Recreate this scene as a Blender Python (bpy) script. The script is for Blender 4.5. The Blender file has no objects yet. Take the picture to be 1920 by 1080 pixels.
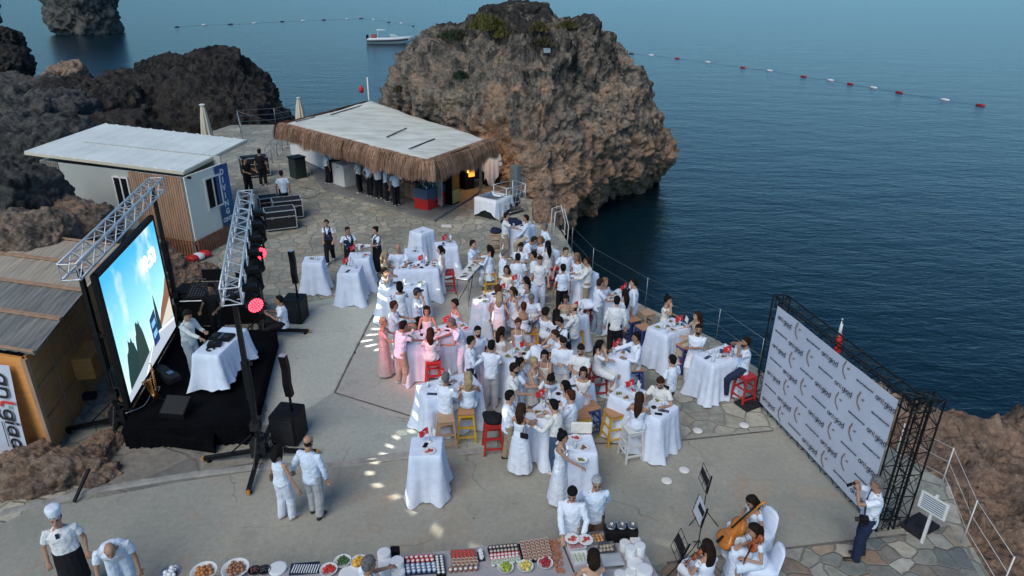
import bpy, bmesh, math, random
from mathutils import Vector, Matrix, noise
R=math.radians; PI=math.pi
S=bpy.context.scene; COL=S.collection
random.seed(7)
# ---------------- camera, sky, sun, exposure ----------------
F,PITCH,ROLL,CH=1291.0,.4261,.0128,9.376
_f=Vector((0,math.cos(PITCH),-math.sin(PITCH)));_r=Vector((1,0,0));_u=_r.cross(_f)
CR=_r*math.cos(ROLL)+_u*math.sin(ROLL);CU=-_r*math.sin(ROLL)+_u*math.cos(ROLL);CF=_f
cam=bpy.data.cameras.new('camera');co=bpy.data.objects.new('camera',cam);COL.objects.link(co)
co.matrix_world=Matrix(((CR.x,CU.x,-CF.x,0),(CR.y,CU.y,-CF.y,0),(CR.z,CU.z,-CF.z,CH),(0,0,0,1)))
cam.sensor_width=36;cam.lens=F/1920*36;cam.clip_end=6000;cam.clip_start=.1
S.camera=co
W=bpy.data.worlds.new("World");S.world=W;W.use_nodes=True
nt=W.node_tree;sk=nt.nodes.new('ShaderNodeTexSky');sk.sky_type='NISHITA';sk.sun_disc=False
SUN_EL,SUN_AZ=22.0,205.0
sk.sun_elevation=R(SUN_EL);sk.sun_rotation=R(SUN_AZ);sk.air_density=1.0;sk.dust_density=.15;sk.ozone_density=5
bg=nt.nodes['Background'];tn=nt.nodes.new('ShaderNodeMix');tn.data_type='RGBA';tn.blend_type='MULTIPLY';tn.inputs[0].default_value=1;tn.inputs[7].default_value=(.71,.95,1.0,1);nt.links.new(sk.outputs[0],tn.inputs[6]);nt.links.new(tn.outputs[2],bg.inputs[0]);bg.inputs[1].default_value=.07
sl=bpy.data.lights.new('sun','SUN');sl.energy=1.35;sl.angle=R(42);sl.color=(1,.93,.82)
so=bpy.data.objects.new('sun',sl);COL.objects.link(so)
az=R(SUN_AZ);so.rotation_euler=Vector((-math.sin(az)*math.cos(R(48)),-math.cos(az)*math.cos(R(48)),-math.sin(R(48)))).to_track_quat('-Z','Y').to_euler()
S.view_settings.view_transform='Standard';S.view_settings.look='None';S.view_settings.gamma=1
S.view_settings.exposure=0.85
SEA=-2.5
def G(x,y,z=0.0):
    "point of the plane at height z seen in direction (x,y) of the photograph"
    d=CF+CR*((x-960)/F)-CU*((y-540)/F);t=(z-CH)/d.z
    return Vector((d.x*t,d.y*t,z))
def GY(x,y,Y):
    d=CF+CR*((x-960)/F)-CU*((y-540)/F);t=Y/d.y
    return Vector((d.x*t,Y,CH+d.z*t))
# ---------------- helpers ----------------
def tag(o,label=None,cat=None,group=None,kind=None):
    if label:o['label']=label
    if cat:o['category']=cat
    if group:o['group']=group
    if kind:o['kind']=kind
    return o
def empty(name,loc=(0,0,0),rz=0,label=None,cat=None,group=None):
    o=bpy.data.objects.new(name,None);COL.objects.link(o);o.location=loc;o.rotation_euler=(0,0,rz)
    o.empty_display_size=.1
    return tag(o,label,cat,group)
def copy_tree(o,parent=None):
    c=o.copy();COL.objects.link(c);c.parent=parent
    for ch in list(o.children):copy_tree(ch,c)
    return c
def frame(d,up=Vector((0,0,1))):
    d=d.normalized();x=d.cross(up)
    if x.length<1e-3:x=d.cross(Vector((0,1,0)))
    x.normalize();y=x.cross(d).normalized()
    return x,y
class MB:
    def __init__(s):s.v=[];s.f=[];s.m=[]
    def add(s,vs,fs,m=0):
        n=len(s.v);s.v+=[tuple(p) for p in vs];s.f+=[tuple(i+n for i in f) for f in fs];s.m+=[m]*len(fs);return s
    def box(s,c,d,rz=0,m=0,rot=None):
        c=Vector(c);M=rot or Matrix.Rotation(rz,3,'Z')
        vs=[c+M@Vector((x*d[0]/2,y*d[1]/2,z*d[2]/2)) for z in(-1,1) for y in(-1,1) for x in(-1,1)]
        return s.add(vs,[(0,2,3,1),(4,5,7,6),(0,1,5,4),(2,6,7,3),(0,4,6,2),(1,3,7,5)],m)
    def bar(s,a,b,w,h=None,m=0,up=Vector((0,0,1))):
        a=Vector(a);b=Vector(b);h=h or w;x,y=frame(b-a,up)
        vs=[p+x*(sx*w/2)+y*(sy*h/2) for p in(a,b) for sx,sy in((-1,-1),(1,-1),(1,1),(-1,1))]
        return s.add(vs,[(3,2,1,0),(4,5,6,7),(0,1,5,4),(1,2,6,5),(2,3,7,6),(3,0,4,7)],m)
    def tube(s,pts,rad,n=8,m=0,cap=True,up=Vector((0,0,1))):
        pts=[Vector(p) for p in pts];vs=[];k=len(pts)
        if not isinstance(rad,(list,tuple)):rad=[rad]*k
        for i,p in enumerate(pts):
            d=pts[min(i+1,k-1)]-pts[max(i-1,0)];r=rad[i]
            if i==0:x,y=frame(d,up)
            elif d.length>1e-6:
                d=d.normalized();q=x-d*x.dot(d)                  # carry the frame along so the tube does not twist
                if q.length>1e-3:x=q.normalized();y=x.cross(d).normalized()
            rx,ry=r if isinstance(r,(tuple,list)) else (r,r)
            vs+=[p+x*math.cos(2*PI*j/n)*rx+y*math.sin(2*PI*j/n)*ry for j in range(n)]
        fs=[(i*n+j,i*n+(j+1)%n,(i+1)*n+(j+1)%n,(i+1)*n+j) for i in range(k-1) for j in range(n)]
        if cap:fs+=[tuple(range(n))[::-1],tuple((k-1)*n+j for j in range(n))]
        return s.add(vs,fs,m)
    def rings(s,rings,m=0,cap=True):
        n=len(rings[0]);k=len(rings);vs=[p for r in rings for p in r]
        fs=[(i*n+j,i*n+(j+1)%n,(i+1)*n+(j+1)%n,(i+1)*n+j) for i in range(k-1) for j in range(n)]
        if cap:fs+=[tuple(range(n))[::-1],tuple((k-1)*n+j for j in range(n))]
        return s.add(vs,fs,m)
    def lathe(s,c,prof,n=16,m=0,cap=True,axis=None):
        c=Vector(c);M=axis or Matrix.Identity(3)
        return s.rings([[c+M@Vector((r*math.cos(2*PI*j/n),r*math.sin(2*PI*j/n),z)) for j in range(n)] for r,z in prof],m,cap)
    def ball(s,c,r,n=10,k=7,m=0,M=None):
        c=Vector(c);r=(r,r,r) if not isinstance(r,(tuple,list)) else r;M=M or Matrix.Identity(3)
        rs=[]
        for i in range(k+1):
            t=-PI/2+PI*(i+.0)/k;t=max(-PI/2+.08,min(PI/2-.08,t))
            rs.append([c+M@Vector((r[0]*math.cos(t)*math.cos(2*PI*j/n),r[1]*math.cos(t)*math.sin(2*PI*j/n),r[2]*math.sin(t))) for j in range(n)])
        return s.rings(rs,m)
    def prism(s,poly,z0,z1,m=0):
        n=len(poly);vs=[(p[0],p[1],z0) for p in poly]+[(p[0],p[1],z1) for p in poly]
        return s.add(vs,[tuple(range(n))[::-1],tuple(range(n,2*n))]+[(i,(i+1)%n,n+(i+1)%n,n+i) for i in range(n)],m)
    def xf(s,M):s.v=[tuple(M@Vector(p)) for p in s.v];return s
    def build(s,name,mat,parent=None,smooth=False,bevel=0):
        me=bpy.data.meshes.new(name);me.from_pydata(s.v,[],s.f)
        for q in (mat if isinstance(mat,(list,tuple)) else [mat]):me.materials.append(q)
        me.polygons.foreach_set('material_index',s.m)
        if smooth:me.polygons.foreach_set('use_smooth',[True]*len(s.f))
        me.update();o=bpy.data.objects.new(name,me);COL.objects.link(o)
        if parent:o.parent=parent
        if bevel:
            b=o.modifiers.new('bevel','BEVEL');b.width=bevel;b.segments=2;b.limit_method='ANGLE'
        return o
def ccw(poly):
    a=sum(poly[i][0]*poly[(i+1)%len(poly)][1]-poly[(i+1)%len(poly)][0]*poly[i][1] for i in range(len(poly)))
    return poly if a>0 else poly[::-1]
# ---------------- materials ----------------
def mat(name,col,rough=.6,var=.0,scale=8,bump=0,bscale=40,metal=0,spec=.5,emit=None,es=1,trans=0,sub=0,col2=None,coord='Object',stretch=None):
    m=bpy.data.materials.new(name);m.use_nodes=True;N=m.node_tree.nodes;L=m.node_tree.links;b=N['Principled BSDF']
    b.inputs['Base Color'].default_value=(*col,1);b.inputs['Roughness'].default_value=rough;b.inputs['Metallic'].default_value=metal
    b.inputs['Specular IOR Level'].default_value=spec
    if trans:b.inputs['Transmission Weight'].default_value=trans
    if sub:b.inputs['Subsurface Weight'].default_value=sub;b.inputs['Subsurface Radius'].default_value=(.02,.01,.006)
    if emit:b.inputs['Emission Color'].default_value=(*emit,1);b.inputs['Emission Strength'].default_value=es
    tc=None
    if var or bump or col2:
        tc=N.new('ShaderNodeTexCoord');src=tc.outputs[coord]
        if stretch:
            mp=N.new('ShaderNodeMapping');mp.inputs['Scale'].default_value=stretch;L.new(src,mp.inputs[0]);src=mp.outputs[0]
    if var or col2:
        n=N.new('ShaderNodeTexNoise');n.inputs['Scale'].default_value=scale;n.inputs['Detail'].default_value=6;n.inputs['Roughness'].default_value=.65
        L.new(src,n.inputs['Vector']);r=N.new('ShaderNodeValToRGB');r.color_ramp.elements[0].position=.32;r.color_ramp.elements[1].position=.68
        if col2:a,c=col2,col
        else:a=tuple(max(0,x*(1-var)) for x in col);c=tuple(min(1,x*(1+var)) for x in col)
        r.color_ramp.elements[0].color=(*a,1);r.color_ramp.elements[1].color=(*c,1)
        L.new(n.outputs[0],r.inputs[0]);L.new(r.outputs[0],b.inputs['Base Color'])
    if bump:
        n=N.new('ShaderNodeTexNoise');n.inputs['Scale'].default_value=bscale;n.inputs['Detail'].default_value=5
        L.new(src,n.inputs['Vector']);u=N.new('ShaderNodeBump');u.inputs['Strength'].default_value=bump;u.inputs['Distance'].default_value=.02
        L.new(n.outputs[0],u.inputs['Height']);L.new(u.outputs[0],b.inputs['Normal'])
    return m
def nodes(name):
    m=bpy.data.materials.new(name);m.use_nodes=True;return m,m.node_tree.nodes,m.node_tree.links,m.node_tree.nodes['Principled BSDF']
def nz(N,L,src,scale,detail=6,rough=.6,dist=0):
    n=N.new('ShaderNodeTexNoise');n.inputs['Scale'].default_value=scale;n.inputs['Detail'].default_value=detail;n.inputs['Roughness'].default_value=rough;n.inputs['Distortion'].default_value=dist
    L.new(src,n.inputs['Vector']);return n.outputs[0]
def ramp(N,L,src,stops):
    r=N.new('ShaderNodeValToRGB');e=r.color_ramp.elements
    while len(e)<len(stops):e.new(.5)
    for i,(p,c) in enumerate(stops):e[i].position=p;e[i].color=(*c,1) if len(c)==3 else c
    L.new(src,r.inputs[0]);return r.outputs[0]
def mix(N,L,f,a,b,mode='MIX'):
    m=N.new('ShaderNodeMix');m.data_type='RGBA';m.blend_type=mode
    for s,v in((0,f),(6,a),(7,b)):
        if hasattr(v,'is_linked'):L.new(v,m.inputs[s])
        else:m.inputs[s].default_value=v if s==0 else (*v,1)
    return m.outputs[2]
def mth(N,L,op,a,b=0.0):
    m=N.new('ShaderNodeMath');m.operation=op
    for s,v in((0,a),(1,b)):
        if hasattr(v,'is_linked'):L.new(v,m.inputs[s])
        else:m.inputs[s].default_value=v
    return m.outputs[0]
def bumpn(N,L,h,st,di,nrm=None):
    u=N.new('ShaderNodeBump');u.inputs['Strength'].default_value=st;u.inputs['Distance'].default_value=di;L.new(h,u.inputs['Height'])
    if nrm:L.new(nrm,u.inputs['Normal'])
    return u.outputs[0]
g3=lambda v:(v,v,v)
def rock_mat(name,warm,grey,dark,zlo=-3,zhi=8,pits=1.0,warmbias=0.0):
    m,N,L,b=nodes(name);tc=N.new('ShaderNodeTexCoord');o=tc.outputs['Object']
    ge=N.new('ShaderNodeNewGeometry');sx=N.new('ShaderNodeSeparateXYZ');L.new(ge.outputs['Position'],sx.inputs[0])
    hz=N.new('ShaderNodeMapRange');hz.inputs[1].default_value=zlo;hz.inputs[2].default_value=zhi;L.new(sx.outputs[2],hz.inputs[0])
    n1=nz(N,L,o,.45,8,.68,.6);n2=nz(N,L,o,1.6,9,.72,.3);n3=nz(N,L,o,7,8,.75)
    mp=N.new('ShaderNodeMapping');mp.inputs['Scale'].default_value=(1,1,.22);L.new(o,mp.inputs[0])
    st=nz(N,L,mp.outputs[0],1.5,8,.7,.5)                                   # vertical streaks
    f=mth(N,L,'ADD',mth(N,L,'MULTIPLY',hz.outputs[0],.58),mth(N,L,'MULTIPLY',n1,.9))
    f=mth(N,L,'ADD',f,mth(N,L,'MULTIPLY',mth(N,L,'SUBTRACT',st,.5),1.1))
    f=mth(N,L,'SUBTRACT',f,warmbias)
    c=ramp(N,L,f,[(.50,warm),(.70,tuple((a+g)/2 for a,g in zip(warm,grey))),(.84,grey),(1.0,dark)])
    c=mix(N,L,mth(N,L,'MULTIPLY',ramp(N,L,n2,[(.36,g3(1)),(.54,g3(0))]),.62),c,dark)
    c=mix(N,L,1.0,c,ramp(N,L,n3,[(.30,g3(.26)),(.46,g3(.85)),(.58,g3(1.1)),(.72,g3(1.7))]),'MULTIPLY')
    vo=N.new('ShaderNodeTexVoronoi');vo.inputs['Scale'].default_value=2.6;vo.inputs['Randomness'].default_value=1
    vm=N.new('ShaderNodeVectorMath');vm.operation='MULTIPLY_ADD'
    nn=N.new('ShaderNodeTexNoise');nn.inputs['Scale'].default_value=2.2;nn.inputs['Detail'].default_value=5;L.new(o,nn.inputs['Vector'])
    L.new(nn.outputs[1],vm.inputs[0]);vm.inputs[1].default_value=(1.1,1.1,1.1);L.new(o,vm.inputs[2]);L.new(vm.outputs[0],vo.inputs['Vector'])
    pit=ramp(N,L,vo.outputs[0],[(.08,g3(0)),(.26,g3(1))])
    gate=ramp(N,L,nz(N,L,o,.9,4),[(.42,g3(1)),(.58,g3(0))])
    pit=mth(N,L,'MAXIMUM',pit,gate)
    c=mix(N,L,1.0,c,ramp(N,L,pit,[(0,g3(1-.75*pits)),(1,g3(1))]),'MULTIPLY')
    L.new(c,b.inputs['Base Color']);b.inputs['Roughness'].default_value=.95;b.inputs['Specular IOR Level'].default_value=.15
    nb=bumpn(N,L,pit,.8*pits,.25);nb=bumpn(N,L,n2,.9,.5,nb);nb=bumpn(N,L,n3,.9,.13,nb);nb=bumpn(N,L,nz(N,L,o,26,6,.7),.7,.03,nb)
    L.new(nb,b.inputs['Normal']);return m
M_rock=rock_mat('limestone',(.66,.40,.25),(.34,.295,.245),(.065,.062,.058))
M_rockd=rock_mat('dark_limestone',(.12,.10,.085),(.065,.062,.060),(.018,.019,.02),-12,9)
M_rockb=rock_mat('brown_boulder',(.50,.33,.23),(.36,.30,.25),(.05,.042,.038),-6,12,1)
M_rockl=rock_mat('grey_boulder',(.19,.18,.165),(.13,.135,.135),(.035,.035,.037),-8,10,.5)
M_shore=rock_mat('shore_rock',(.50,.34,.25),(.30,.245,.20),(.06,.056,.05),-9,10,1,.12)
# ---------------- sea ----------------
m,N,L,b=nodes('sea_water');tc=N.new('ShaderNodeTexCoord');o=tc.outputs['Object']
b.inputs['Base Color'].default_value=(.004,.030,.050,1);b.inputs['Roughness'].default_value=.22;b.inputs['IOR'].default_value=1.33;b.inputs['Specular IOR Level'].default_value=.32
L.new(ramp(N,L,nz(N,L,o,.02,3),[(.3,(.0012,.012,.020)),(.7,(.0018,.018,.029))]),b.inputs['Base Color'])
mp=N.new('ShaderNodeMapping');mp.inputs['Rotation'].default_value=(0,0,R(-18));mp.inputs['Scale'].default_value=(.45,1,1);L.new(o,mp.inputs[0])
nb=bumpn(N,L,nz(N,L,mp.outputs[0],.35,3,.5),.16,.6);nb=bumpn(N,L,nz(N,L,mp.outputs[0],1.5,4,.6,.4),.30,.2,nb);nb=bumpn(N,L,nz(N,L,mp.outputs[0],6,3,.6,.3),.35,.06,nb)
L.new(nb,b.inputs['Normal']);M_sea=m
sea=MB().add([(-2500,-60,SEA),(2500,-60,SEA),(2500,4000,SEA),(-2500,4000,SEA)],[(0,1,2,3)]).build('sea',M_sea);tag(sea,kind='structure')
# ---------------- ground ----------------
def stone_mat(name,sc,cols,grout,gw=.05):
    m,N,L,b=nodes(name);tc=N.new('ShaderNodeTexCoord');o=tc.outputs['Object']
    nn=N.new('ShaderNodeTexNoise');nn.inputs['Scale'].default_value=1.4;nn.inputs['Detail'].default_value=3;L.new(o,nn.inputs['Vector'])
    vm=N.new('ShaderNodeVectorMath');vm.operation='MULTIPLY_ADD';L.new(nn.outputs[1],vm.inputs[0]);vm.inputs[1].default_value=(.35,.35,0);L.new(o,vm.inputs[2])
    v=N.new('ShaderNodeTexVoronoi');v.voronoi_dimensions='2D';v.feature='DISTANCE_TO_EDGE';v.inputs['Scale'].default_value=sc;L.new(vm.outputs[0],v.inputs['Vector'])
    w=N.new('ShaderNodeTexVoronoi');w.voronoi_dimensions='2D';w.inputs['Scale'].default_value=sc;L.new(vm.outputs[0],w.inputs['Vector'])
    hs=N.new('ShaderNodeSeparateColor');L.new(w.outputs['Color'],hs.inputs[0])
    c=ramp(N,L,hs.outputs[0],[(i/(len(cols)-1),q) for i,q in enumerate(cols)])
    n=nz(N,L,o,5,7,.7);c=mix(N,L,1.0,c,ramp(N,L,n,[(.25,g3(.62)),(.75,g3(1.28))]),'MULTIPLY')
    n4=nz(N,L,o,.5,5,.6);c=mix(N,L,1.0,c,ramp(N,L,n4,[(.3,g3(.72)),(.6,g3(1.08))]),'MULTIPLY')
    e=ramp(N,L,v.outputs[0],[(gw*.5,g3(0)),(gw*1.6,g3(1))])
    gn=nz(N,L,o,1.1,5,.7);g=ramp(N,L,gn,[(.3,tuple(q*.75 for q in grout)),(.7,tuple(q*1.25 for q in grout))])
    L.new(mix(N,L,e,g,c),b.inputs['Base Color']);b.inputs['Roughness'].default_value=.8;b.inputs['Specular IOR Level'].default_value=.3
    nb=bumpn(N,L,e,.8,.02);nb=bumpn(N,L,n,.4,.01,nb);L.new(nb,b.inputs['Normal']);return m
M_flag=stone_mat('flagstone_paving',2.1,[(.37,.365,.30),(.29,.30,.26),(.46,.44,.36),(.25,.265,.235),(.42,.37,.29)],(.235,.215,.175),.04)
M_flag2=stone_mat('large_flagstone_paving',2.8,[(.24,.235,.20),(.12,.145,.145),(.40,.38,.31),(.27,.18,.125),(.19,.20,.185),(.44,.42,.36)],(.20,.185,.155),.04)
M_flag3=stone_mat('broad_flagstone_paving',.85,[(.30,.28,.24),(.18,.175,.16),(.34,.31,.26),(.24,.22,.19)],(.19,.175,.155),.03)
def conc(name,a,bb,stain,cs=.6):
    m,N,L,b=nodes(name);tc=N.new('ShaderNodeTexCoord');o=tc.outputs['Object']
    c=ramp(N,L,nz(N,L,o,.35,7,.62,.5),[(.3,a),(.7,bb)])
    c=mix(N,L,ramp(N,L,nz(N,L,o,.55,6,.7,1.2),[(.52,g3(0)),(.72,g3(.75))]),c,stain)
    c=mix(N,L,ramp(N,L,nz(N,L,o,.9,5,.6),[(.58,g3(0)),(.75,g3(.4))]),c,tuple(q*.55 for q in a))
    n=nz(N,L,o,9,7,.75);c=mix(N,L,1.0,c,ramp(N,L,n,[(.25,g3(.80)),(.75,g3(1.14))]),'MULTIPLY')
    nn=N.new('ShaderNodeTexNoise');nn.inputs['Scale'].default_value=1.8;nn.inputs['Detail'].default_value=6;L.new(o,nn.inputs['Vector'])
    vm=N.new('ShaderNodeVectorMath');vm.operation='MULTIPLY_ADD';L.new(nn.outputs[1],vm.inputs[0]);vm.inputs[1].default_value=(.6,.6,0);L.new(o,vm.inputs[2])
    v=N.new('ShaderNodeTexVoronoi');v.voronoi_dimensions='2D';v.feature='DISTANCE_TO_EDGE';v.inputs['Scale'].default_value=.42;L.new(vm.outputs[0],v.inputs['Vector'])
    ck=mth(N,L,'MAXIMUM',ramp(N,L,v.outputs[0],[(.001,g3(0)),(.006,g3(1))]),ramp(N,L,nz(N,L,o,.7,2),[(.42,g3(0)),(.5,g3(1))]))
    c=mix(N,L,1.0,c,ramp(N,L,ck,[(0,g3(.62)),(1,g3(1))]),'MULTIPLY')
    sp_=ramp(N,L,nz(N,L,o,5.5,3,.5),[(.22,g3(.62)),(.30,g3(1))]);c=mix(N,L,1.0,c,sp_,'MULTIPLY')
    c=mix(N,L,1.0,c,ramp(N,L,nz(N,L,o,60,4,.7),[(.3,g3(.85)),(.7,g3(1.12))]),'MULTIPLY')
    L.new(c,b.inputs['Base Color']);b.inputs['Roughness'].default_value=.85;b.inputs['Specular IOR Level'].default_value=.25
    L.new(bumpn(N,L,n,.25,.01),b.inputs['Normal']);return m
M_c1=conc('pale_concrete',(.45,.465,.41),(.56,.56,.49),(.48,.45,.38))
M_c2=conc('grey_concrete',(.33,.355,.325),(.44,.455,.41),(.40,.38,.33))
M_c3=conc('pinkish_concrete',(.38,.375,.345),(.49,.475,.43),(.42,.36,.31))
M_c4=conc('worn_concrete',(.275,.28,.245),(.39,.375,.315),(.40,.285,.20))
M_seam=mat('seam_mortar',(.12,.11,.10),.9,.5,3,.4,20)
M_kerb=mat('kerb_concrete',(.30,.29,.27),.85,.3,2.5,.5,14)
deck_poly=[(-30,2),(8.0,2),(8.2,8),(8.5,9.85),(9.0,11.2),(8.3,12.6),(7.2,13.8),(6.6,15.5),(5.9,17.2),(4.25,19.3),(3.3,20.5),(2.85,21.7),(2.3,23.8),(1.95,26.2),(1.4,28.5),(.8,31.5),(-1,35),(-8,42.5),(-16.2,46.9),(-19.0,46.6),(-20.5,40),(-18,33),(-30,26)]
dk=MB().prism(deck_poly,-3.2,0).build('terrace_ground',[M_flag]);tag(dk,kind='structure')
def sheet(name,pts,m,z,px=True,rough=.0):
    P=[G(*p) for p in pts] if px else [Vector((*p,0)) for p in pts]
    if rough:                                   # break long edges so they do not read as ruled lines
        Q=[]
        for i,p in enumerate(P):
            q=P[(i+1)%len(P)];n=max(1,int((q-p).length/.25));pr=(q-p).cross(Vector((0,0,1))).normalized() if (q-p).length>0 else Vector()
            for k in range(n):
                t=p.lerp(q,k/n);Q.append(t+pr*noise.noise(t*2.3)*rough)
        P=Q
    P=ccw([(p.x,p.y) for p in P])
    o=MB().add([(p[0],p[1],z) for p in P],[tuple(range(len(P)))]).build(name,m);return tag(o,kind='structure')
sheet('pavement',[(0,985),(60,955),(180,935),(330,905),(475,884),(620,880),(760,862),(860,856),(930,850),(1000,835),(1090,822),(1250,818),(1450,806),(1700,1000),(1440,1033),(1250,1056),(960,1090),(900,1400),(0,1400)],M_c4,.004,rough=.0)
sheet('pavement',[(1690,992),(1450,806),(1470,790),(1640,840),(1730,925),(1780,985)],M_c4,.0045)
sheet('pavement',[(505,860),(520,800),(512,640),(560,570),(700,545),(728,540),(650,690),(628,737),(700,775),(800,792),(930,806),(930,848),(760,860),(620,878),(475,882)],M_c2,.004,rough=.05)
sheet('pavement',[(495,800),(512,640),(600,575),(720,545),(650,690),(622,737),(590,760),(520,790)],M_c1,.008,rough=.12)
sheet('pavement',[(628,737),(650,690),(728,540),(900,520),(1000,600),(1010,700),(990,800),(930,806),(800,792),(700,775)],M_c3,.008,rough=.04)
sheet('pavement',[(1250,1056),(1440,1033),(1700,1003),(1780,985),(1860,1120),(1800,1500),(1000,1500),(1100,1090)],M_flag2,.009)
sheet('pavement',[(180,935),(200,820),(260,800),(515,800),(505,860),(475,884),(330,905)],M_flag3,.003)
# low kerb step along the seam of the two concrete slabs
kb=MB();pts=[(0,968),(180,925),(330,900),(475,882),(620,877),(760,858),(940,847)]
P=[G(*p) for p in pts]
for i in range(len(P)-1):
    n=max(1,int((P[i+1]-P[i]).length/.2))
    for k in range(n):
        a=P[i].lerp(P[i+1],k/n);c=P[i].lerp(P[i+1],(k+1)/n);w=.13+.05*noise.noise(a*1.7)
        h=.05+.012*noise.noise(a*2.5)
        d=Vector((0,1,0))
        kb.add([a+Vector((0,-.0,.0)),c+Vector((0,0,0)),c+d*w,a+d*w,a+Vector((0,.02,h)),c+Vector((0,.02,h)),c+d*w+Vector((0,0,h)),a+d*w+Vector((0,0,h))],[(0,1,5,4),(4,5,6,7),(2,3,7,6)])
tag(kb.build('kerb',M_kerb),kind='structure')
sm=MB()
for pts in ([(728,540),(690,610),(650,690),(628,737)],[(1010,850),(1090,833),(1250,829),(1450,808)],[(1250,1056),(1440,1033),(1700,1003)],[(628,737),(800,790),(930,808)]):
    P=[G(*p) for p in pts]
    for i in range(len(P)-1):
        n=max(1,int((P[i+1]-P[i]).length/.3))
        for k in range(n):
            a=P[i].lerp(P[i+1],k/n);c=P[i].lerp(P[i+1],(k+1)/n);w=.025+.012*noise.noise(a*3)
            x,_=frame(c-a);sm.add([a-x*w+Vector((0,0,.011)),c-x*w+Vector((0,0,.011)),c+x*w+Vector((0,0,.011)),a+x*w+Vector((0,0,.011))],[(0,1,2,3)])
tag(sm.build('pavement_joint',M_seam),kind='structure')
# ---------------- rocks ----------------
def cr(p0,p1,p2,p3,t):return .5*((2*p1)+(-p0+p2)*t+(2*p0-5*p1+4*p2-p3)*t*t+(-p0+3*p1-3*p2+p3)*t**3)
flute=.0
def disp(p,nrm,amp,sc=1.0,seed=0):
    q=(p+Vector((seed*13.7,seed*5.1,seed*3.3)))*sc
    d=noise.fractal(q*.28,.9,2.1,3)*.9*amp
    d+=(noise.ridged_multi_fractal(q*.55,.9,2.2,5,1,2)-1.1)*.32*amp
    d+=noise.fractal(q*1.9,.6,2.2,4)*.24*amp
    d-=abs(noise.noise(q*1.15+Vector((7,1,4))))**.6*-.30*amp+.12*amp
    d+=(noise.ridged_multi_fractal(q*2.1,.8,2.1,3,1,2)-1.1)*.10*amp
    d+=(noise.ridged_multi_fractal(Vector((q.x*.75,q.y*.75,q.z*.16)),.9,2.1,3,1,2)-1.1)*flute*amp
    v=noise.voronoi(q*.75+Vector((noise.noise(q*1.7),noise.noise(q*1.7+Vector((9,9,9))),0))*.35)[0];e=v[1]-v[0];d-=max(0,.12-e)*1.5*amp*max(0,min(1,.5+2.2*noise.noise(q*.6)))
    return p+nrm*d
def smooth_mesh(name,V_,nu,nv,m,label,cat,amp,sc,seed,cap=True,kind=None):
    V_=[Vector(v) for v in V_];out=[]
    for i in range(nv):
        for j in range(nu):
            a=V_[i*nu+(j+1)%nu]-V_[i*nu+(j-1)%nu];c=V_[min(i+1,nv-1)*nu+j]-V_[max(i-1,0)*nu+j]
            n=a.cross(c);n=n.normalized() if n.length>1e-6 else Vector((0,0,1))
            out.append(disp(V_[i*nu+j],n,amp,sc,seed))
    mb=MB();mb.v=out;mb.f=[(i*nu+j,i*nu+(j+1)%nu,(i+1)*nu+(j+1)%nu,(i+1)*nu+j) for i in range(nv-1) for j in range(nu)]
    if cap:mb.f.append(tuple((nv-1)*nu+j for j in range(nu)))
    mb.m=[0]*len(mb.f);o=mb.build(name,m,smooth=True);return tag(o,label,cat,kind=kind)
def loft_rock(name,levels,nu,nv,m,label,amp,sc=1,seed=0):
    "levels: (z,[plan points]) from the waterline to the top, same number of points each"
    k=len(levels);n=len(levels[0][1]);V_=[]
    for i in range(nv):
        s=i/(nv-1)*(k-1);a=min(int(s),k-2);t=s-a
        row=[]
        for q in range(n):
            g=[Vector((*levels[max(0,min(k-1,a+e))][1][q],levels[max(0,min(k-1,a+e))][0])) for e in(-1,0,1,2)]
            row.append(cr(*g,t))
        for j in range(nu):
            s2=j/nu*n;b_=int(s2);t2=s2-b_
            V_.append(cr(row[(b_-1)%n],row[b_%n],row[(b_+1)%n],row[(b_+2)%n],t2))
    return smooth_mesh(name,V_,nu,nv,m,label,'rock',amp,sc,seed)
def boulder(c,r,m,label,amp=.5,sc=1.5,seed=0,rz=0,sub=5,cat='rock',name='boulder',group=None):
    bm=bmesh.new();bmesh.ops.create_icosphere(bm,subdivisions=sub,radius=1);Mz=Matrix.Rotation(rz,3,'Z')
    c=Vector(c)
    for v in bm.verts:
        n=v.co.normalized();p=Mz@Vector((n.x*r[0],n.y*r[1],n.z*r[2]))
        # squarer than a ball
        k=1/max(.78,max(abs(n.x),abs(n.y),abs(n.z)))**.55
        p*=k;v.co=disp(p+c,(Mz@n),amp,sc,seed)
    me=bpy.data.meshes.new(name);bm.to_mesh(me);bm.free();me.materials.append(m)
    for p in me.polygons:p.use_smooth=True
    o=bpy.data.objects.new(name,me);COL.objects.link(o);return tag(o,label,cat,group)
flute=.42
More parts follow.
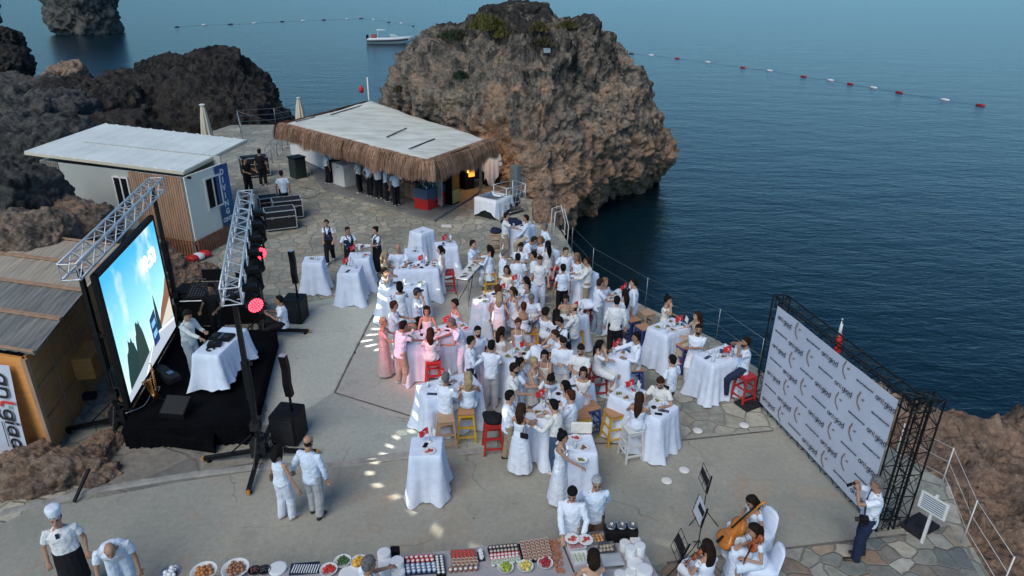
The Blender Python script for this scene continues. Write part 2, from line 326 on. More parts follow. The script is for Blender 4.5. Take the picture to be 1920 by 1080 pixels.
loft_rock('rock_outcrop',[
 (-3.6,[(-8.35,41.50),(-5.65,38.80),(-1.50,34.50),(1.30,31.30),(2.60,35.50),(5.20,39.30),(7.50,42.30),(8.00,46.00),(1.00,49.00),(-5.40,47.00)]),
 (-1.9,[(-8.35,41.50),(-5.65,38.70),(-1.50,34.20),(1.50,30.60),(3.25,34.60),(5.95,38.20),(8.55,41.20),(8.60,45.60),(1.00,48.60),(-5.40,46.80)]),
 (-0.6,[(-8.35,41.50),(-5.65,38.50),(-1.50,33.80),(1.60,30.20),(3.60,33.40),(6.40,36.80),(9.50,40.00),(9.00,45.00),(1.00,48.00),(-5.40,46.50)]),
 (0.8,[(-7.35,41.00),(-5.45,38.20),(-1.60,33.40),(1.35,30.60),(3.50,33.20),(6.00,36.20),(8.80,39.40),(8.20,44.50),(1.00,47.50),(-5.40,46.00)]),
 (2.4,[(-7.25,40.20),(-5.15,37.20),(-1.80,33.00),(1.15,31.20),(3.10,33.40),(5.40,35.80),(7.90,39.00),(7.20,43.50),(0.90,46.60),(-5.20,45.00)]),
 (4.1,[(-6.65,39.40),(-4.75,35.70),(-1.80,33.00),(0.95,32.20),(2.90,33.80),(4.90,35.80),(7.10,38.80),(6.40,42.80),(0.80,45.40),(-4.40,43.80)]),
 (5.4,[(-5.85,39.20),(-4.15,36.10),(-1.60,34.20),(0.85,33.60),(2.40,34.60),(4.00,36.20),(5.90,38.80),(5.30,42.00),(0.70,44.00),(-3.80,42.60)]),
 (6.4,[(-4.50,39.20),(-3.20,37.60),(-1.30,36.20),(0.70,35.40),(2.20,35.80),(3.60,36.80),(5.00,38.80),(4.40,41.20),(0.60,42.60),(-3.00,41.80)]),
 (7.2,[(-2.60,39.40),(-1.80,38.30),(-0.80,37.80),(0.60,37.50),(1.70,37.60),(2.80,37.90),(3.70,38.90),(3.00,40.30),(0.40,41.20),(-1.80,40.80)]),
 (7.6,[(-1.20,39.40),(-0.80,39.00),(-0.30,38.80),(0.20,38.70),(0.70,38.80),(1.10,39.00),(1.40,39.30),(1.10,39.80),(0.20,40.20),(-0.80,40.00)]),
],520,240,M_rock,'huge brown limestone rock rising from the sea behind the thatched bar',.85,1.0,1)
flute=0
boulder(G(1098,66,6.5)+Vector((0,1.2,0)),(1.0,.9,.65),M_rock,'grey rock knob standing on the right shoulder of the huge rock',.45,2,5)
boulder(G(955,30,7.4)+Vector((.3,1.3,.1)),(2.0,1.0,.55),M_rock,'flat grey slab forming the summit of the huge rock',.4,2,6)
boulder((1.35,28.6,-.5),(.45,1.5,1.15),M_rockb,'brown rock lump at the foot of the huge rock beside the terrace edge',.3,3,8)
boulder((2.0,25.6,-2.2),(.5,2.0,.9),M_rockb,'wet rock ledge below the terrace edge under the ladder',.3,3,9)
# dark rock left
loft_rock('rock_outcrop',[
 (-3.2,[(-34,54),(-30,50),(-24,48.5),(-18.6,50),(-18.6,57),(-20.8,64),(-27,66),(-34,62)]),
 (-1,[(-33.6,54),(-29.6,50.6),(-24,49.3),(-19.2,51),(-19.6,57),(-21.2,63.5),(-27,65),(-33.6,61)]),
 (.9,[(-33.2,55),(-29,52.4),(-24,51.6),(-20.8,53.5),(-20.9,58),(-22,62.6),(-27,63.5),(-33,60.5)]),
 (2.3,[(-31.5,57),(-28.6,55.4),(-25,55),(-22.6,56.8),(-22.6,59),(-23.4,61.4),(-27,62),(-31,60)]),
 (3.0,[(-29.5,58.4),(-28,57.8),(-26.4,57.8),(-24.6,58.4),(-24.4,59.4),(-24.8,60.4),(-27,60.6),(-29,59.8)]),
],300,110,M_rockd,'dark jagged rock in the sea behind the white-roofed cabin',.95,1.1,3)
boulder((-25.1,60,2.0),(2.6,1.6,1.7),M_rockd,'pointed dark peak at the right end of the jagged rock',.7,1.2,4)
# sea stack top left
boulder((-88.5,151,3),(6.0,5.5,7.4),M_rockl,'tall grey brown sea stack standing alone in the water at the top left',1.9,.45,11,sub=6)
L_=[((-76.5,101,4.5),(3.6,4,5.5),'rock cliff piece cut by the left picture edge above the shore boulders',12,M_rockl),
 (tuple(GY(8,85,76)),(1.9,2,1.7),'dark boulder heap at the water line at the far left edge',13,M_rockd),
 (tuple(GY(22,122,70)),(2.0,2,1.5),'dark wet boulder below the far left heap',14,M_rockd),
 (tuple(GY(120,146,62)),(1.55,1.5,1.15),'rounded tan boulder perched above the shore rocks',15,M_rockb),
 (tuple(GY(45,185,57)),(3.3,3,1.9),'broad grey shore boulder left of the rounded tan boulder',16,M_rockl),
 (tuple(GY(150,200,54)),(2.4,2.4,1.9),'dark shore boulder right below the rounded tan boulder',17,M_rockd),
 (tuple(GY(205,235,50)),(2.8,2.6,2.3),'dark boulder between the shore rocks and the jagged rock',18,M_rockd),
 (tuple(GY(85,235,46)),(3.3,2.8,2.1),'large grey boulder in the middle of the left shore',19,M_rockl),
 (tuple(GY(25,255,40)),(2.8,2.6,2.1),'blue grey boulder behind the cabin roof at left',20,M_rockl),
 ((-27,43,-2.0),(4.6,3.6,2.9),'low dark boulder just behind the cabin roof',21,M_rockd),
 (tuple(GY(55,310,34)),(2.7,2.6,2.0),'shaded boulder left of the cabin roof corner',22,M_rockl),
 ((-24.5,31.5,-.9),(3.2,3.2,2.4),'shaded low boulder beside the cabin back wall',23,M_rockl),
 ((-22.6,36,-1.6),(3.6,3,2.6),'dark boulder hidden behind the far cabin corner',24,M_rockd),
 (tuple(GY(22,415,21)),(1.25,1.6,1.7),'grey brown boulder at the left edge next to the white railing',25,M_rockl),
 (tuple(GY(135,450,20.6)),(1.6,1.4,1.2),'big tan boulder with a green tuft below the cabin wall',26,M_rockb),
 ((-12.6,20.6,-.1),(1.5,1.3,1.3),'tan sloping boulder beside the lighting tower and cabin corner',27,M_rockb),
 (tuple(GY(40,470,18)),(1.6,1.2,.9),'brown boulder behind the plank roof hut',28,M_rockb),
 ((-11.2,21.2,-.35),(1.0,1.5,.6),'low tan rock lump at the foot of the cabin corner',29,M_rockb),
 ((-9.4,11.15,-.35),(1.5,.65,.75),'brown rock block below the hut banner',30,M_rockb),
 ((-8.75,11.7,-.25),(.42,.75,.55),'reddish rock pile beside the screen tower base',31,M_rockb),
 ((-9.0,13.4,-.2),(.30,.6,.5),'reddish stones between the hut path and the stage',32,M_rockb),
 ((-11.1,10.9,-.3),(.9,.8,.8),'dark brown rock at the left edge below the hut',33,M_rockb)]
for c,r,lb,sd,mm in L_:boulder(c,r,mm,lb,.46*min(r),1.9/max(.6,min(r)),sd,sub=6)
# shore field right
nu,nv=170,190;V_=[]
def edge_y(x):                                   # water line of the right-hand shore
    return 15.9-(x-8.5)*.33
for i in range(nv):
    for j in range(nu):
        x=7.1+13.5*(j/(nu-1));y=2+14.6*(i/(nv-1))
        p=Vector((x,y,0));ey=edge_y(x)+noise.noise(p*.4)*1.0
        z=-.35-.03*(x-8)+(noise.ridged_multi_fractal(p*.55+Vector((3,9,0)),.9,2.1,6,1,2)-1.2)*.36+noise.fractal(p*1.6,.7,2.2,4)*.16
        if y>ey-1.8:z+=.5*max(0,1-abs(y-ey+1.0)/1.0)*.7
        d=max(0,y-ey);z-=d*1.7
        dk_=x-(8.35 if y<11.5 else 8.35-(y-11.5)*.8)
        if dk_<.5:z=min(z,-.12-.1*max(0,.5-dk_))
        v=noise.voronoi(p*1.5)[0];z-=max(0,.12-(v[1]-v[0]))*1.0;v=noise.voronoi(p*4)[0];z-=max(0,.22-v[0])*.35
        V_.append((x+noise.noise(p*1.1)*.15,y,z))
mb=MB();mb.v=V_;mb.f=[(i*nu+j,i*nu+j+1,(i+1)*nu+j+1,(i+1)*nu+j) for i in range(nv-1) for j in range(nu-1)];mb.m=[0]*len(mb.f)
tag(mb.build('shore_terrain',M_shore,smooth=True),kind='structure')
# ---------------- shared materials ----------------
def fabric(name,col,rough=.85):
    return mat(name,col,rough,.10,5,.8,13,spec=.2)
M_white=mat('white_paint',(.70,.70,.68),.55,.08,2,.1,30)
M_roofw=mat('white_roof_sheet',(.70,.75,.73),.5,.10,.8,.15,6)
M_alu=mat('aluminium',(.62,.66,.70),.38,.1,9,metal=.55)
M_steelb=mat('black_steel',(.008,.009,.010),.5,.3,12,spec=.25)
M_black=mat('black_plastic',(.006,.006,.007),.55,.2,20,spec=.2)
M_blackcloth=mat('black_cloth',(.0045,.005,.0065),1,.4,2,.6,8,spec=.03)
M_cloth=mat('white_tablecloth',(.68,.76,.90),.8,.09,3,.9,7,spec=.25)
M_clothb=mat('white_draped_sheet',(.76,.79,.84),.85,.05,3,.5,9,spec=.2)
M_ply=mat('orange_plywood',(.70,.31,.09),.6,.12,2.2,.1,30,stretch=(1,1,6))
M_ply2=mat('brown_plywood',(.55,.27,.11),.6,.15,2,.1,30,stretch=(1,1,6))
M_reed=mat('weathered_reed',(.50,.43,.33),.9,.35,1.4,.6,40,stretch=(3.5,.35,1),col2=(.32,.285,.235))
M_reed2=mat('grey_reed',(.27,.27,.245),.9,.3,1.5,.6,40,stretch=(3.5,.35,1),col2=(.13,.14,.14))
M_slat=mat('wood_slat',(.38,.235,.155),.75,.25,3,.3,30,stretch=(2,2,.4))
M_slat2=mat('red_wood_slat',(.30,.135,.075),.7,.25,3,.3,30)
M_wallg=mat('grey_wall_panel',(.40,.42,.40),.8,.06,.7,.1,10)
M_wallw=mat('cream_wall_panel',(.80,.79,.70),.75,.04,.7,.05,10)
M_glass=mat('dark_window_glass',(.006,.007,.009),.35,spec=.12)
M_orange=mat('orange_varnished_wood',(.52,.22,.035),.35,.2,5)
M_red=mat('red_plastic',(.55,.02,.02),.5,.1,9)
M_metal=mat('steel',(.45,.46,.47),.3,metal=.9)
M_dark=mat('dark_grey',(.020,.021,.024),.7,.25,8,spec=.2)
M_navy=mat('navy_ink',(.008,.014,.04),.7)
M_ink=mat('black_ink',(.012,.012,.014),.6)
M_redink=mat('red_ink',(.60,.03,.02),.6)
M_grn=mat('green_ink',(.05,.28,.12),.6)
M_tink=mat('gold_grey_ink',(.22,.16,.14),.6)
M_vinyl=mat('white_vinyl_banner',(.52,.56,.66),.45,.05,1.2,.25,5)
M_bluecloth=mat('slate_blue_cloth',(.065,.10,.17),.85,.15,4,.3,14)
# ---------------- helpers for built things ----------------
def truss(mb,a,b,w,r=.02,bay=None,up=Vector((0,0,1)),m=0,rl=None):
    a=Vector(a);b=Vector(b);d=b-a;x,y=frame(d,up);bay=bay or w;n=max(1,round(d.length/bay));rl=rl or r*.55
    cs=[x*sx*w/2+y*sy*w/2 for sx,sy in((-1,-1),(1,-1),(1,1),(-1,1))]
    for c in cs:mb.tube([a+c,b+c],r,6,m)
    for k in range(4):
        c,e=cs[k],cs[(k+1)%4]
        for i in range(n):
            p=a+d*(i/n);q=a+d*((i+1)/n)
            mb.tube([p+c,q+e] if (i+k)%2 else [p+e,q+c],rl,4,m,cap=False)
        for i in(0,n):mb.tube([a+d*(i/n)+c,a+d*(i/n)+e],rl,4,m,cap=False)
    return mb
def ribbon(mb,pts,w,O,U,V,z=0,m=0,closed=False):
    P=[Vector((p[0],p[1])) for p in pts];n=len(P);Nn=U.cross(V);vs=[]
    for i,p in enumerate(P):
        d=(P[(i+1)%n]-P[(i-1)%n]) if closed else (P[min(i+1,n-1)]-P[max(i-1,0)])
        d.normalize();q=Vector((-d.y,d.x))*w/2
        for s in(q,-q):e=p+s;vs.append(O+U*e.x+V*e.y+Nn*z)
    fs=[(2*i,2*i+1,(2*i+3)%(2*n),(2*i+2)%(2*n)) for i in range(n if closed else n-1)]
    mb.add(vs,fs,m)
def ring_pts(cx,cy,rx,ry,a0=0,a1=360,n=20):return [(cx+rx*math.cos(R(a0+(a1-a0)*i/n)),cy+ry*math.sin(R(a0+(a1-a0)*i/n))) for i in range(n+1)]
def logo(mb,O,U,V,s,z,minks=(0,1,2),small=True):
    "the word antgiad: navy letters, L-shaped accent as t, total width about 5.6*s"
    w=.2;k=lambda pts:[(x*s,y*s) for x,y in pts]
    def a(x):
        ribbon(mb,k(ring_pts(x+.42,.45,.34,.36)[:-1]),w*s,O,U,V,z,minks[0],True);ribbon(mb,k([(x+.78,.9),(x+.78,0)]),w*s,O,U,V,z+.0006,minks[0])
    a(0);x=1.12
    ribbon(mb,k([(x,0),(x,.9)]),w*s,O,U,V,z,minks[0]);ribbon(mb,k(ring_pts(x+.33,.5,.33,.33,180,0,12)+[(x+.66,0)]),w*s,O,U,V,z+.0006,minks[0])
    x=2.16;ribbon(mb,k([(x,1.25),(x+.0,.3),(x+.08,.08),(x+.4,0)]),w*s,O,U,V,z,minks[1]);ribbon(mb,k([(x+.22,.72),(x+.45,.8)]),w*.9*s,O,U,V,z,minks[2])
    x=2.72;ribbon(mb,k(ring_pts(x+.42,.45,.34,.36)[:-1]),w*s,O,U,V,z,minks[0],True);ribbon(mb,k([(x+.78,.9),(x+.78,-.1),(x+.62,-.36),(x+.3,-.42),(x+.08,-.3)]),w*s,O,U,V,z+.0006,minks[0])
    x=3.78;ribbon(mb,k([(x,0),(x,.8)]),w*s,O,U,V,z,minks[0]);ribbon(mb,k([(x,1.0),(x,1.2)]),w*s,O,U,V,z,minks[0])
    a(4.02)
    x=5.06;ribbon(mb,k(ring_pts(x+.42,.45,.34,.36)[:-1]),w*s,O,U,V,z,minks[0],True);ribbon(mb,k([(x+.78,1.35),(x+.78,0)]),w*s,O,U,V,z+.0006,minks[0])
    if small:ribbon(mb,k([(3.8,-.3),(5.9,-.3)]),.09*s,O,U,V,z,minks[0])
def text(body,size,O,U,V,m,parent=None,z=.004,name='lettering',align='LEFT',sx=1.0,bold=0):
    c=bpy.data.curves.new(name,'FONT');c.body=body;c.size=size;c.align_x=align;c.resolution_u=2;c.offset=bold
    t=bpy.data.objects.new('tmp',c);COL.objects.link(t);me=bpy.data.meshes.new_from_object(t);bpy.data.objects.remove(t);bpy.data.curves.remove(c)
    Nn=U.cross(V).normalized()
    for v in me.vertices:v.co=O+U*(v.co.x*sx)+V*v.co.y+Nn*z
    me.materials.clear();me.materials.append(m);me.name=name
    o=bpy.data.objects.new(name,me);COL.objects.link(o)
    if parent:o.parent=parent
    return o
ZV=Vector((0,0,1))
def quad(mb,O,U,V,u0,v0,u1,v1,z=0,m=0):
    Nn=U.cross(V).normalized();mb.add([O+U*u+V*v+Nn*z for u,v in((u0,v0),(u1,v0),(u1,v1),(u0,v1))],[(0,1,2,3)],m)
def poly(mb,O,U,V,pts,z=0,m=0):
    Nn=U.cross(V).normalized();mb.add([O+U*u+V*v+Nn*z for u,v in pts],[tuple(range(len(pts)))],m)
# ---------------- press wall ----------------
L0=G(1420,762);R0=G(1622,980);L0.z=0;R0.z=0
U=(R0-L0).normalized();BW=(R0-L0).length;BH=2.55;Nn=U.cross(ZV)
bd=empty('press_wall',(L0+R0)/2,0,'white press wall printed with repeated logos in a black box truss frame at the terrace edge','banner wall')
def loc(o,par):o.parent=par;o.matrix_parent_inverse=Matrix.Translation(-par.location) if par.rotation_euler.z==0 else par.matrix_basis.inverted();return o
O=L0+ZV*.17+U*.05
mb=MB();nu_,nv_=40,24
for j in range(nv_+1):
    for i in range(nu_+1):
        u,v=i/nu_,j/nv_;p=O+U*(BW-.1)*u+ZV*BH*v+Nn*(.008*math.sin(9*u+3*v)+.004*math.sin(23*u))
        mb.v.append(tuple(p))
mb.f=[(j*(nu_+1)+i,j*(nu_+1)+i+1,(j+1)*(nu_+1)+i+1,(j+1)*(nu_+1)+i) for j in range(nv_) for i in range(nu_)];mb.m=[0]*len(mb.f)
loc(mb.build('printed_sheet',M_vinyl,smooth=True),bd)
pr=MB();hs=[]
for r_ in range(7):
    for c in range(7):
        k=(c-(r_%2))%3;u=.10+c*(BW-.55)/6.25;v=BH-.27-r_*.355
        P=O+U*u+ZV*v
        if k==0:logo(pr,P,U,ZV,.088,.016)
        elif k==1:
            s=.1;ribbon(pr,[(.18,.26),(.13,.12),(.15,0),(.26,-.1)],.035,P,U,ZV,.016,1);ribbon(pr,[(.24,.13),(.31,.15)],.035,P,U,ZV,.016,1)
        else:hs.append((P+U*.0+ZV*.05))
loc(pr.build('printed_logo',[M_navy,M_tink,M_tink]),bd)
hm=None
for i,P in enumerate(hs):
    o=text('#samagiyatimamgiad',.066,P,U,ZV,M_navy,None,.016,'printed_hashtag',sx=.86,bold=.002);loc(o,bd)
fr=MB();w=.26;B=-Nn*.17
truss(fr,L0+B-U*.1,L0+B-U*.1+ZV*2.85,w,.018,up=U);truss(fr,L0+B-U*.1+ZV*2.75,R0+B+U*.15+ZV*2.75,w,.018)
truss(fr,L0+B+ZV*.06,R0+B+ZV*.06,w*.8,.018);truss(fr,R0+B+U*.12,R0+B+U*.12+ZV*2.85,w,.018,up=U)
loc(fr.build('truss_frame',M_steelb),bd)
for P,d in((R0+B+U*.12,.36),(L0+B-U*.1,.28)):
    s2=MB();b2=P-Nn*d;truss(s2,b2,b2+ZV*(2.0 if d>.3 else 1.1),.26,.018,up=U);truss(s2,P+ZV*.1,b2+ZV*.1,.22,.016)
    if d>.3:truss(s2,b2+ZV*2.75,P+ZV*2.75,.24,.016);truss(s2,b2+ZV*2,b2+ZV*2.85,.26,.018,up=U)
    loc(s2.build('truss_buttress',M_steelb),bd)
for P in (L0-U*.1+Nn*.15,R0+U*.3-Nn*.75+B):
    tag(MB().box((P.x,P.y,.045),(.62,.42,.07),.5).box((P.x,P.y,.09),(.12,.12,.03),.5).build('base_plate',M_dark,bevel=.01),'black steel base plate at the '+('far' if P.y>12 else 'near')+' foot of the press wall','base plate')
# flag behind the press wall
P=GY(1545,745,12.9);P.z=0;fs_=GY(1567,598,12.9).z/3.95;f=empty('flag_pole',P,0,'red flag furled on a pole behind the press wall','flag')
f.scale=(.62,.62,fs_);MB().tube([(0,0,0),(0,0,3.9)],.022,8).build('pole',M_metal,f,True);MB().ball((0,0,3.93),.05).build('finial',M_metal,f,True)
MB().rings([[Vector((math.cos(a)*r*(1+.4*math.sin(3*a+z*3))+.05,math.sin(a)*r,z)) for a in [2*PI*k/14 for k in range(14)]] for z,r in((2.3,.06),(2.5,.11),(2.9,.12),(3.2,.1),(3.5,.06))]).build('flag_cloth',M_red,f,True)
MB().rings([[Vector((math.cos(a)*r+.02,math.sin(a)*r,z)) for a in [2*PI*k/10 for k in range(10)]] for z,r in((3.45,.065),(3.6,.055),(3.8,.045))]).build('flag_wrap',M_white,f,True)
# ---------------- screen, overhead truss, towers ----------------
SA=G(237,754,.75)+Vector((0.1,-.02,0));SB=G(322,612,.75)+Vector((.1,0,0))
U=(SB-SA);U.z=0;SWd=U.length;U.normalize();Nn=U.cross(ZV);
if Nn.x<0:Nn=-Nn
SH=2.98
m,N,L,b=nodes('screen_picture');tc=N.new('ShaderNodeUVMap')
sx=N.new('ShaderNodeSeparateXYZ');L.new(tc.outputs[0],sx.inputs[0])
c=ramp(N,L,sx.outputs[1],[(.1,(.70,.95,1.0)),(.45,(.38,.82,1.0)),(.95,(.06,.46,.86))])
mp=N.new('ShaderNodeMapping');mp.inputs['Scale'].default_value=(2.2,1.2,1);mp.inputs['Rotation'].default_value=(0,0,.5);L.new(tc.outputs[0],mp.inputs[0])
c=mix(N,L,ramp(N,L,nz(N,L,mp.outputs[0],1.6,5,.55),[(.5,g3(0)),(.68,g3(.85))]),c,(.85,.97,1))
L.new(c,b.inputs['Emission Color']);b.inputs['Emission Strength'].default_value=.68;b.inputs['Base Color'].default_value=(.02,.02,.02,1);b.inputs['Roughness'].default_value=.6
M_scr=m
sc_=empty('led_screen',(SA+SB)/2-ZV*.75,0,'large led screen left of the stage showing blue sky, trees and a road','screen')
O=SA.copy()
mb=MB();quad(mb,O,U,ZV,0,0,SWd,SH);o=mb.build('screen_panel',M_scr);uv=o.data.uv_layers.new(name='UVMap')
for i,q in enumerate(((0,0),(1,0),(1,1),(0,1))):uv.data[i].uv=q
loc(o,sc_)
sgn=1 if U.cross(ZV).dot(Nn)>0 else -1
def scr(name,pts,col,es,z):
    mb=MB();poly(mb,O,U,ZV,[(p[0]*SWd,p[1]*SH) for p in pts],sgn*z);o=mb.build(name,mat(name,(.01,.01,.01),.6,emit=col,es=es));loc(o,sc_)
rnd=random.Random(3)
def treeline(x0,x1,h0,h1,n):
    pts=[(x0,.0)]
    for i in range(n+1):
        t=i/n;e=h0+(h1-h0)*math.sin(t*PI)**.8;pts.append((x0+(x1-x0)*t,e+rnd.uniform(-.03,.03)))
    pts.append((x1,.0));return pts
# viewed from +x the far end (u=1) is on the right
scr('picture_hill',[(.62,.10),(.72,.20),(.80,.30),(.9,.38),(1,.50),(1,.12)],(.35,.16,.10),.5,.004)
scr('picture_bank',[(.60,.10),(.8,.20),(1,.30),(1,.02),(.6,.02)],(.75,.70,.62),.6,.006)
scr('picture_trees',treeline(.05,.30,.08,.40,16),(.02,.05,.05),.6,.008)
scr('picture_trees',treeline(.24,.44,.12,.46,14),(.03,.06,.055),.6,.0095)
scr('picture_trees',treeline(.66,.74,.15,.46,8),(.02,.05,.06),.6,.0075)
scr('picture_road',[(0,0),(0,.06),(.30,.10),(.62,.16),(1,.13),(1,0)],(.50,.58,.68),.6,.011)
scr('picture_road_line',[(.30,.0),(.34,.0),(.55,.15),(.535,.15)],(1,1,1),.7,.013)
scr('picture_rail',[(.62,.16),(1,.075),(1,.10),(.62,.18)],(.9,.95,1),.7,.013)
scr('picture_sign',[(.545,.10),(.66,.10),(.66,.38),(.545,.34)],(.02,.05,.18),.6,.015)
for v in(.16,.25):scr('picture_sign_mark',[(.565,v),(.64,v+.01),(.64,v+.06),(.565,v+.05)],(.25,.6,.9),.6,.017)
UU=U if sgn>0 else -U
M_scrt=mat('screen_lettering',(.01,.01,.01),.6,emit=(1,1,1),es=1.8)
o=text('09:53',.50,O+U*(SWd*.60 if sgn>0 else SWd*.9)+ZV*SH*.70,UU,ZV,M_scrt,None,.016,'picture_lettering',bold=.02);loc(o,sc_)
bz=MB()
for a,b_ in((O-ZV*.06-U*.06,O+U*(SWd+.06)-ZV*.06),(O+ZV*(SH+.05)-U*.06,O+U*(SWd+.06)+ZV*(SH+.05))):bz.bar(a-Nn*.05,b_-Nn*.05,.12,.1)
for a in(O-U*.05,O+U*(SWd+.05)):bz.bar(a-Nn*.05-ZV*.1,a-Nn*.05+ZV*(SH+.1),.1,.12)
bz.box(tuple(O+U*SWd/2+ZV*SH/2-Nn*.09),(SWd,.1,SH),math.atan2(U.y,U.x))
loc(bz.build('screen_cabinet',M_black),sc_)
def tower(P,h,label,ang,legs=True,top=None):
    t=empty('truss_tower',P,0,label,'tower')
    MB().box((0,0,h/2+.1),(.09,.09,h)).box((0,0,h*.52),(.13,.13,.9)).build('mast',M_steelb,t,bevel=.008)
    c=MB().box((0,0,.3),(.3,.3,.34),ang).box((.05,0,h*.33),(.05,.05,h*.62),ang).box((0,0,.85),(.2,.2,.16),ang)
    for k in range(4):c.ball((.17*math.cos(ang+k*PI/2),.17*math.sin(ang+k*PI/2),.42),.035)
    for z_ in(.62,1.05,h*.62):c.box((.08,0,z_),(.12,.05,.06),ang)
    c.build('tower_base',M_dark,t)
    for k in range(4):
        a=ang+k*PI/2;d=Vector((math.cos(a),math.sin(a),0))
        lg=MB().bar(d*.12+ZV*.22,d*1.15+ZV*.10,.075,.08).tube([d*1.05+ZV*.1,d*1.05],.02,6).lathe(d*1.05,[(.05,0),(.05,.015)],8)
        lg.bar(d*.62+ZV*.17,d*.12+ZV*.62,.025).build('outrigger',M_steelb,t);MB().lathe(d*1.16+ZV*.10,[(.045,-.03),(.045,.03)],8,axis=Matrix.Rotation(PI/2,3,'X')).build('end_cap',M_orange,t)
    return t
TA=G(228,800);TB=G(338,602)
tower(TA,3.75,'black tower with splayed legs at the near end of the led screen',.25)
tower(TB,3.95,'black tower at the far end of the led screen beside the stage',.3)
def truss_thing(a,b,w,label,ext=.5):
    a=Vector(a);b=Vector(b);d=(b-a).normalized();t=empty('overhead_truss',(a+b)/2,0,label,'truss')
    loc(truss(MB(),a-d*ext,b+d*ext,w,.026,.34).build('lattice',M_alu,smooth=True),t);return t
truss_thing(TA+ZV*3.98,TB+ZV*4.02,.34,'silver lattice truss lying across the two led screen towers',.45)
NA=G(490,860);NB=G(500,632)
tower(NA,3.75,'black tower with splayed legs at the front corner of the stage',.12)
tower(NB,4.0,'black tower beside the far loudspeaker holding the lighting truss',.2)
LT=truss_thing(NA+ZV*3.95,NB+ZV*4.0,.34,'silver lattice truss carrying the red stage lights',.35)
# moving heads on the lighting truss
M_redled=mat('red_led',(.1,.0,.0),.4,emit=(1,.03,.05),es=4.5)
d=(NB-NA);hd_=[('moving_head',t_) for t_ in(.06,.22,.40,.56,.74,.90)]
lens_dark=mat('lens_glass',(.03,.035,.04),.08,spec=.8)
for i,(nm,t_) in enumerate(hd_):
    P=NA+d*t_+ZV*3.85+Vector((.30,-.02,0));red=i in(0,3)
    t=empty('stage_light',P,.3,['big stage light glowing red at the near end of the lighting truss','unlit moving head second from the near end of the lighting truss','unlit moving head third from the near end of the lighting truss','smaller stage light glowing red halfway along the lighting truss','unlit moving head second from the far end of the lighting truss','unlit moving head at the far end of the lighting truss'][i],'stage light')
    MB().box((0,0,0),(.26,.2,.1)).box((-.12,0,.14),(.1,.05,.2)).build('clamp_base',M_black,t,bevel=.01)
    MB().box((-.17,0,-.2),(.045,.14,.36)).box((.17,0,-.2),(.045,.14,.36)).box((0,0,-.05),(.36,.14,.06)).build('yoke',M_black,t,bevel=.01)
    aim=(Vector((.42,-.85,-.12)) if red else Vector((.35,.1,-1))).normalized();M=aim.to_track_quat('Z','Y').to_matrix()
    MB().lathe(Vector((0,0,-.3)),[(.07,-.2),(.14,-.15),(.16,.0),(.17,.14),(.165,.17)],18,axis=M).build('head',M_black,t,True)
    o=MB().lathe(Vector((0,0,-.3)),[(.15,.171),(.15,.176)],18,axis=M).build('lens',lens_dark,t)
    if red:
        lm=MB()
        for rr,nn in((0,1),(.05,6),(.095,12),(.132,18)):
            for k in range(nn):
                q=Vector((0,0,-.3))+M@Vector((rr*math.cos(2*PI*k/nn),rr*math.sin(2*PI*k/nn),.182));lm.ball(q,.019,6,4)
        lm.build('led_cluster',M_redled,t)
        s_=bpy.data.lights.new('stage_lamp','SPOT');s_.energy=(620 if i==0 else 160);s_.color=(1,.06,.09);s_.spot_size=R(34);s_.spot_blend=.8;s_.shadow_soft_size=.15
        so_=bpy.data.objects.new('stage_lamp',s_);COL.objects.link(so_);w_=P+Matrix.Rotation(.3,3,'Z')@(Vector((0,0,-.3))+aim*.25)
        so_.location=w_;so_.rotation_euler=(G(775,640,1.2)-w_).to_track_quat('-Z','Y').to_euler()
# ---------------- stage ----------------
sp=[G(*q,.45) for q in((228,806),(470,798),(519,622),(338,608))];sp=ccw([(p.x,p.y) for p in sp])
stg=MB().prism(sp,0,.45).build('stage',M_blackcloth);tag(stg,'low black cloth covered stage in front of the led screen','stage')
st2=[G(*q,.30) for q in((296,815),(400,830),(404,800),(300,800))];tag(MB().prism(ccw([(p.x,p.y) for p in st2]),.006,.30).build('stage_step',M_blackcloth,bevel=.02),'black cloth covered step in front of the stage','step')
# skirt folds of the stage front
sk_=MB();a=G(236,806,.45);b_=G(470,798,.45);rr=[]
n_=60
for i in range(n_+1):
    p=a.lerp(b_,i/n_);y=-.02-.012*math.sin(i*1.9)-.01*math.sin(i*.7);rr.append([(p.x,p.y-.004,.452),(p.x,p.y+y,.25),(p.x,p.y+y*2-.02,.012)])
sk_.v=[q for r_ in rr for q in r_];sk_.f=[(i*3+j,i*3+j+1,(i+1)*3+j+1,(i+1)*3+j) for i in range(n_) for j in range(2)];sk_.m=[0]*len(sk_.f)
sko=sk_.build('skirt',M_blackcloth,stg,True)
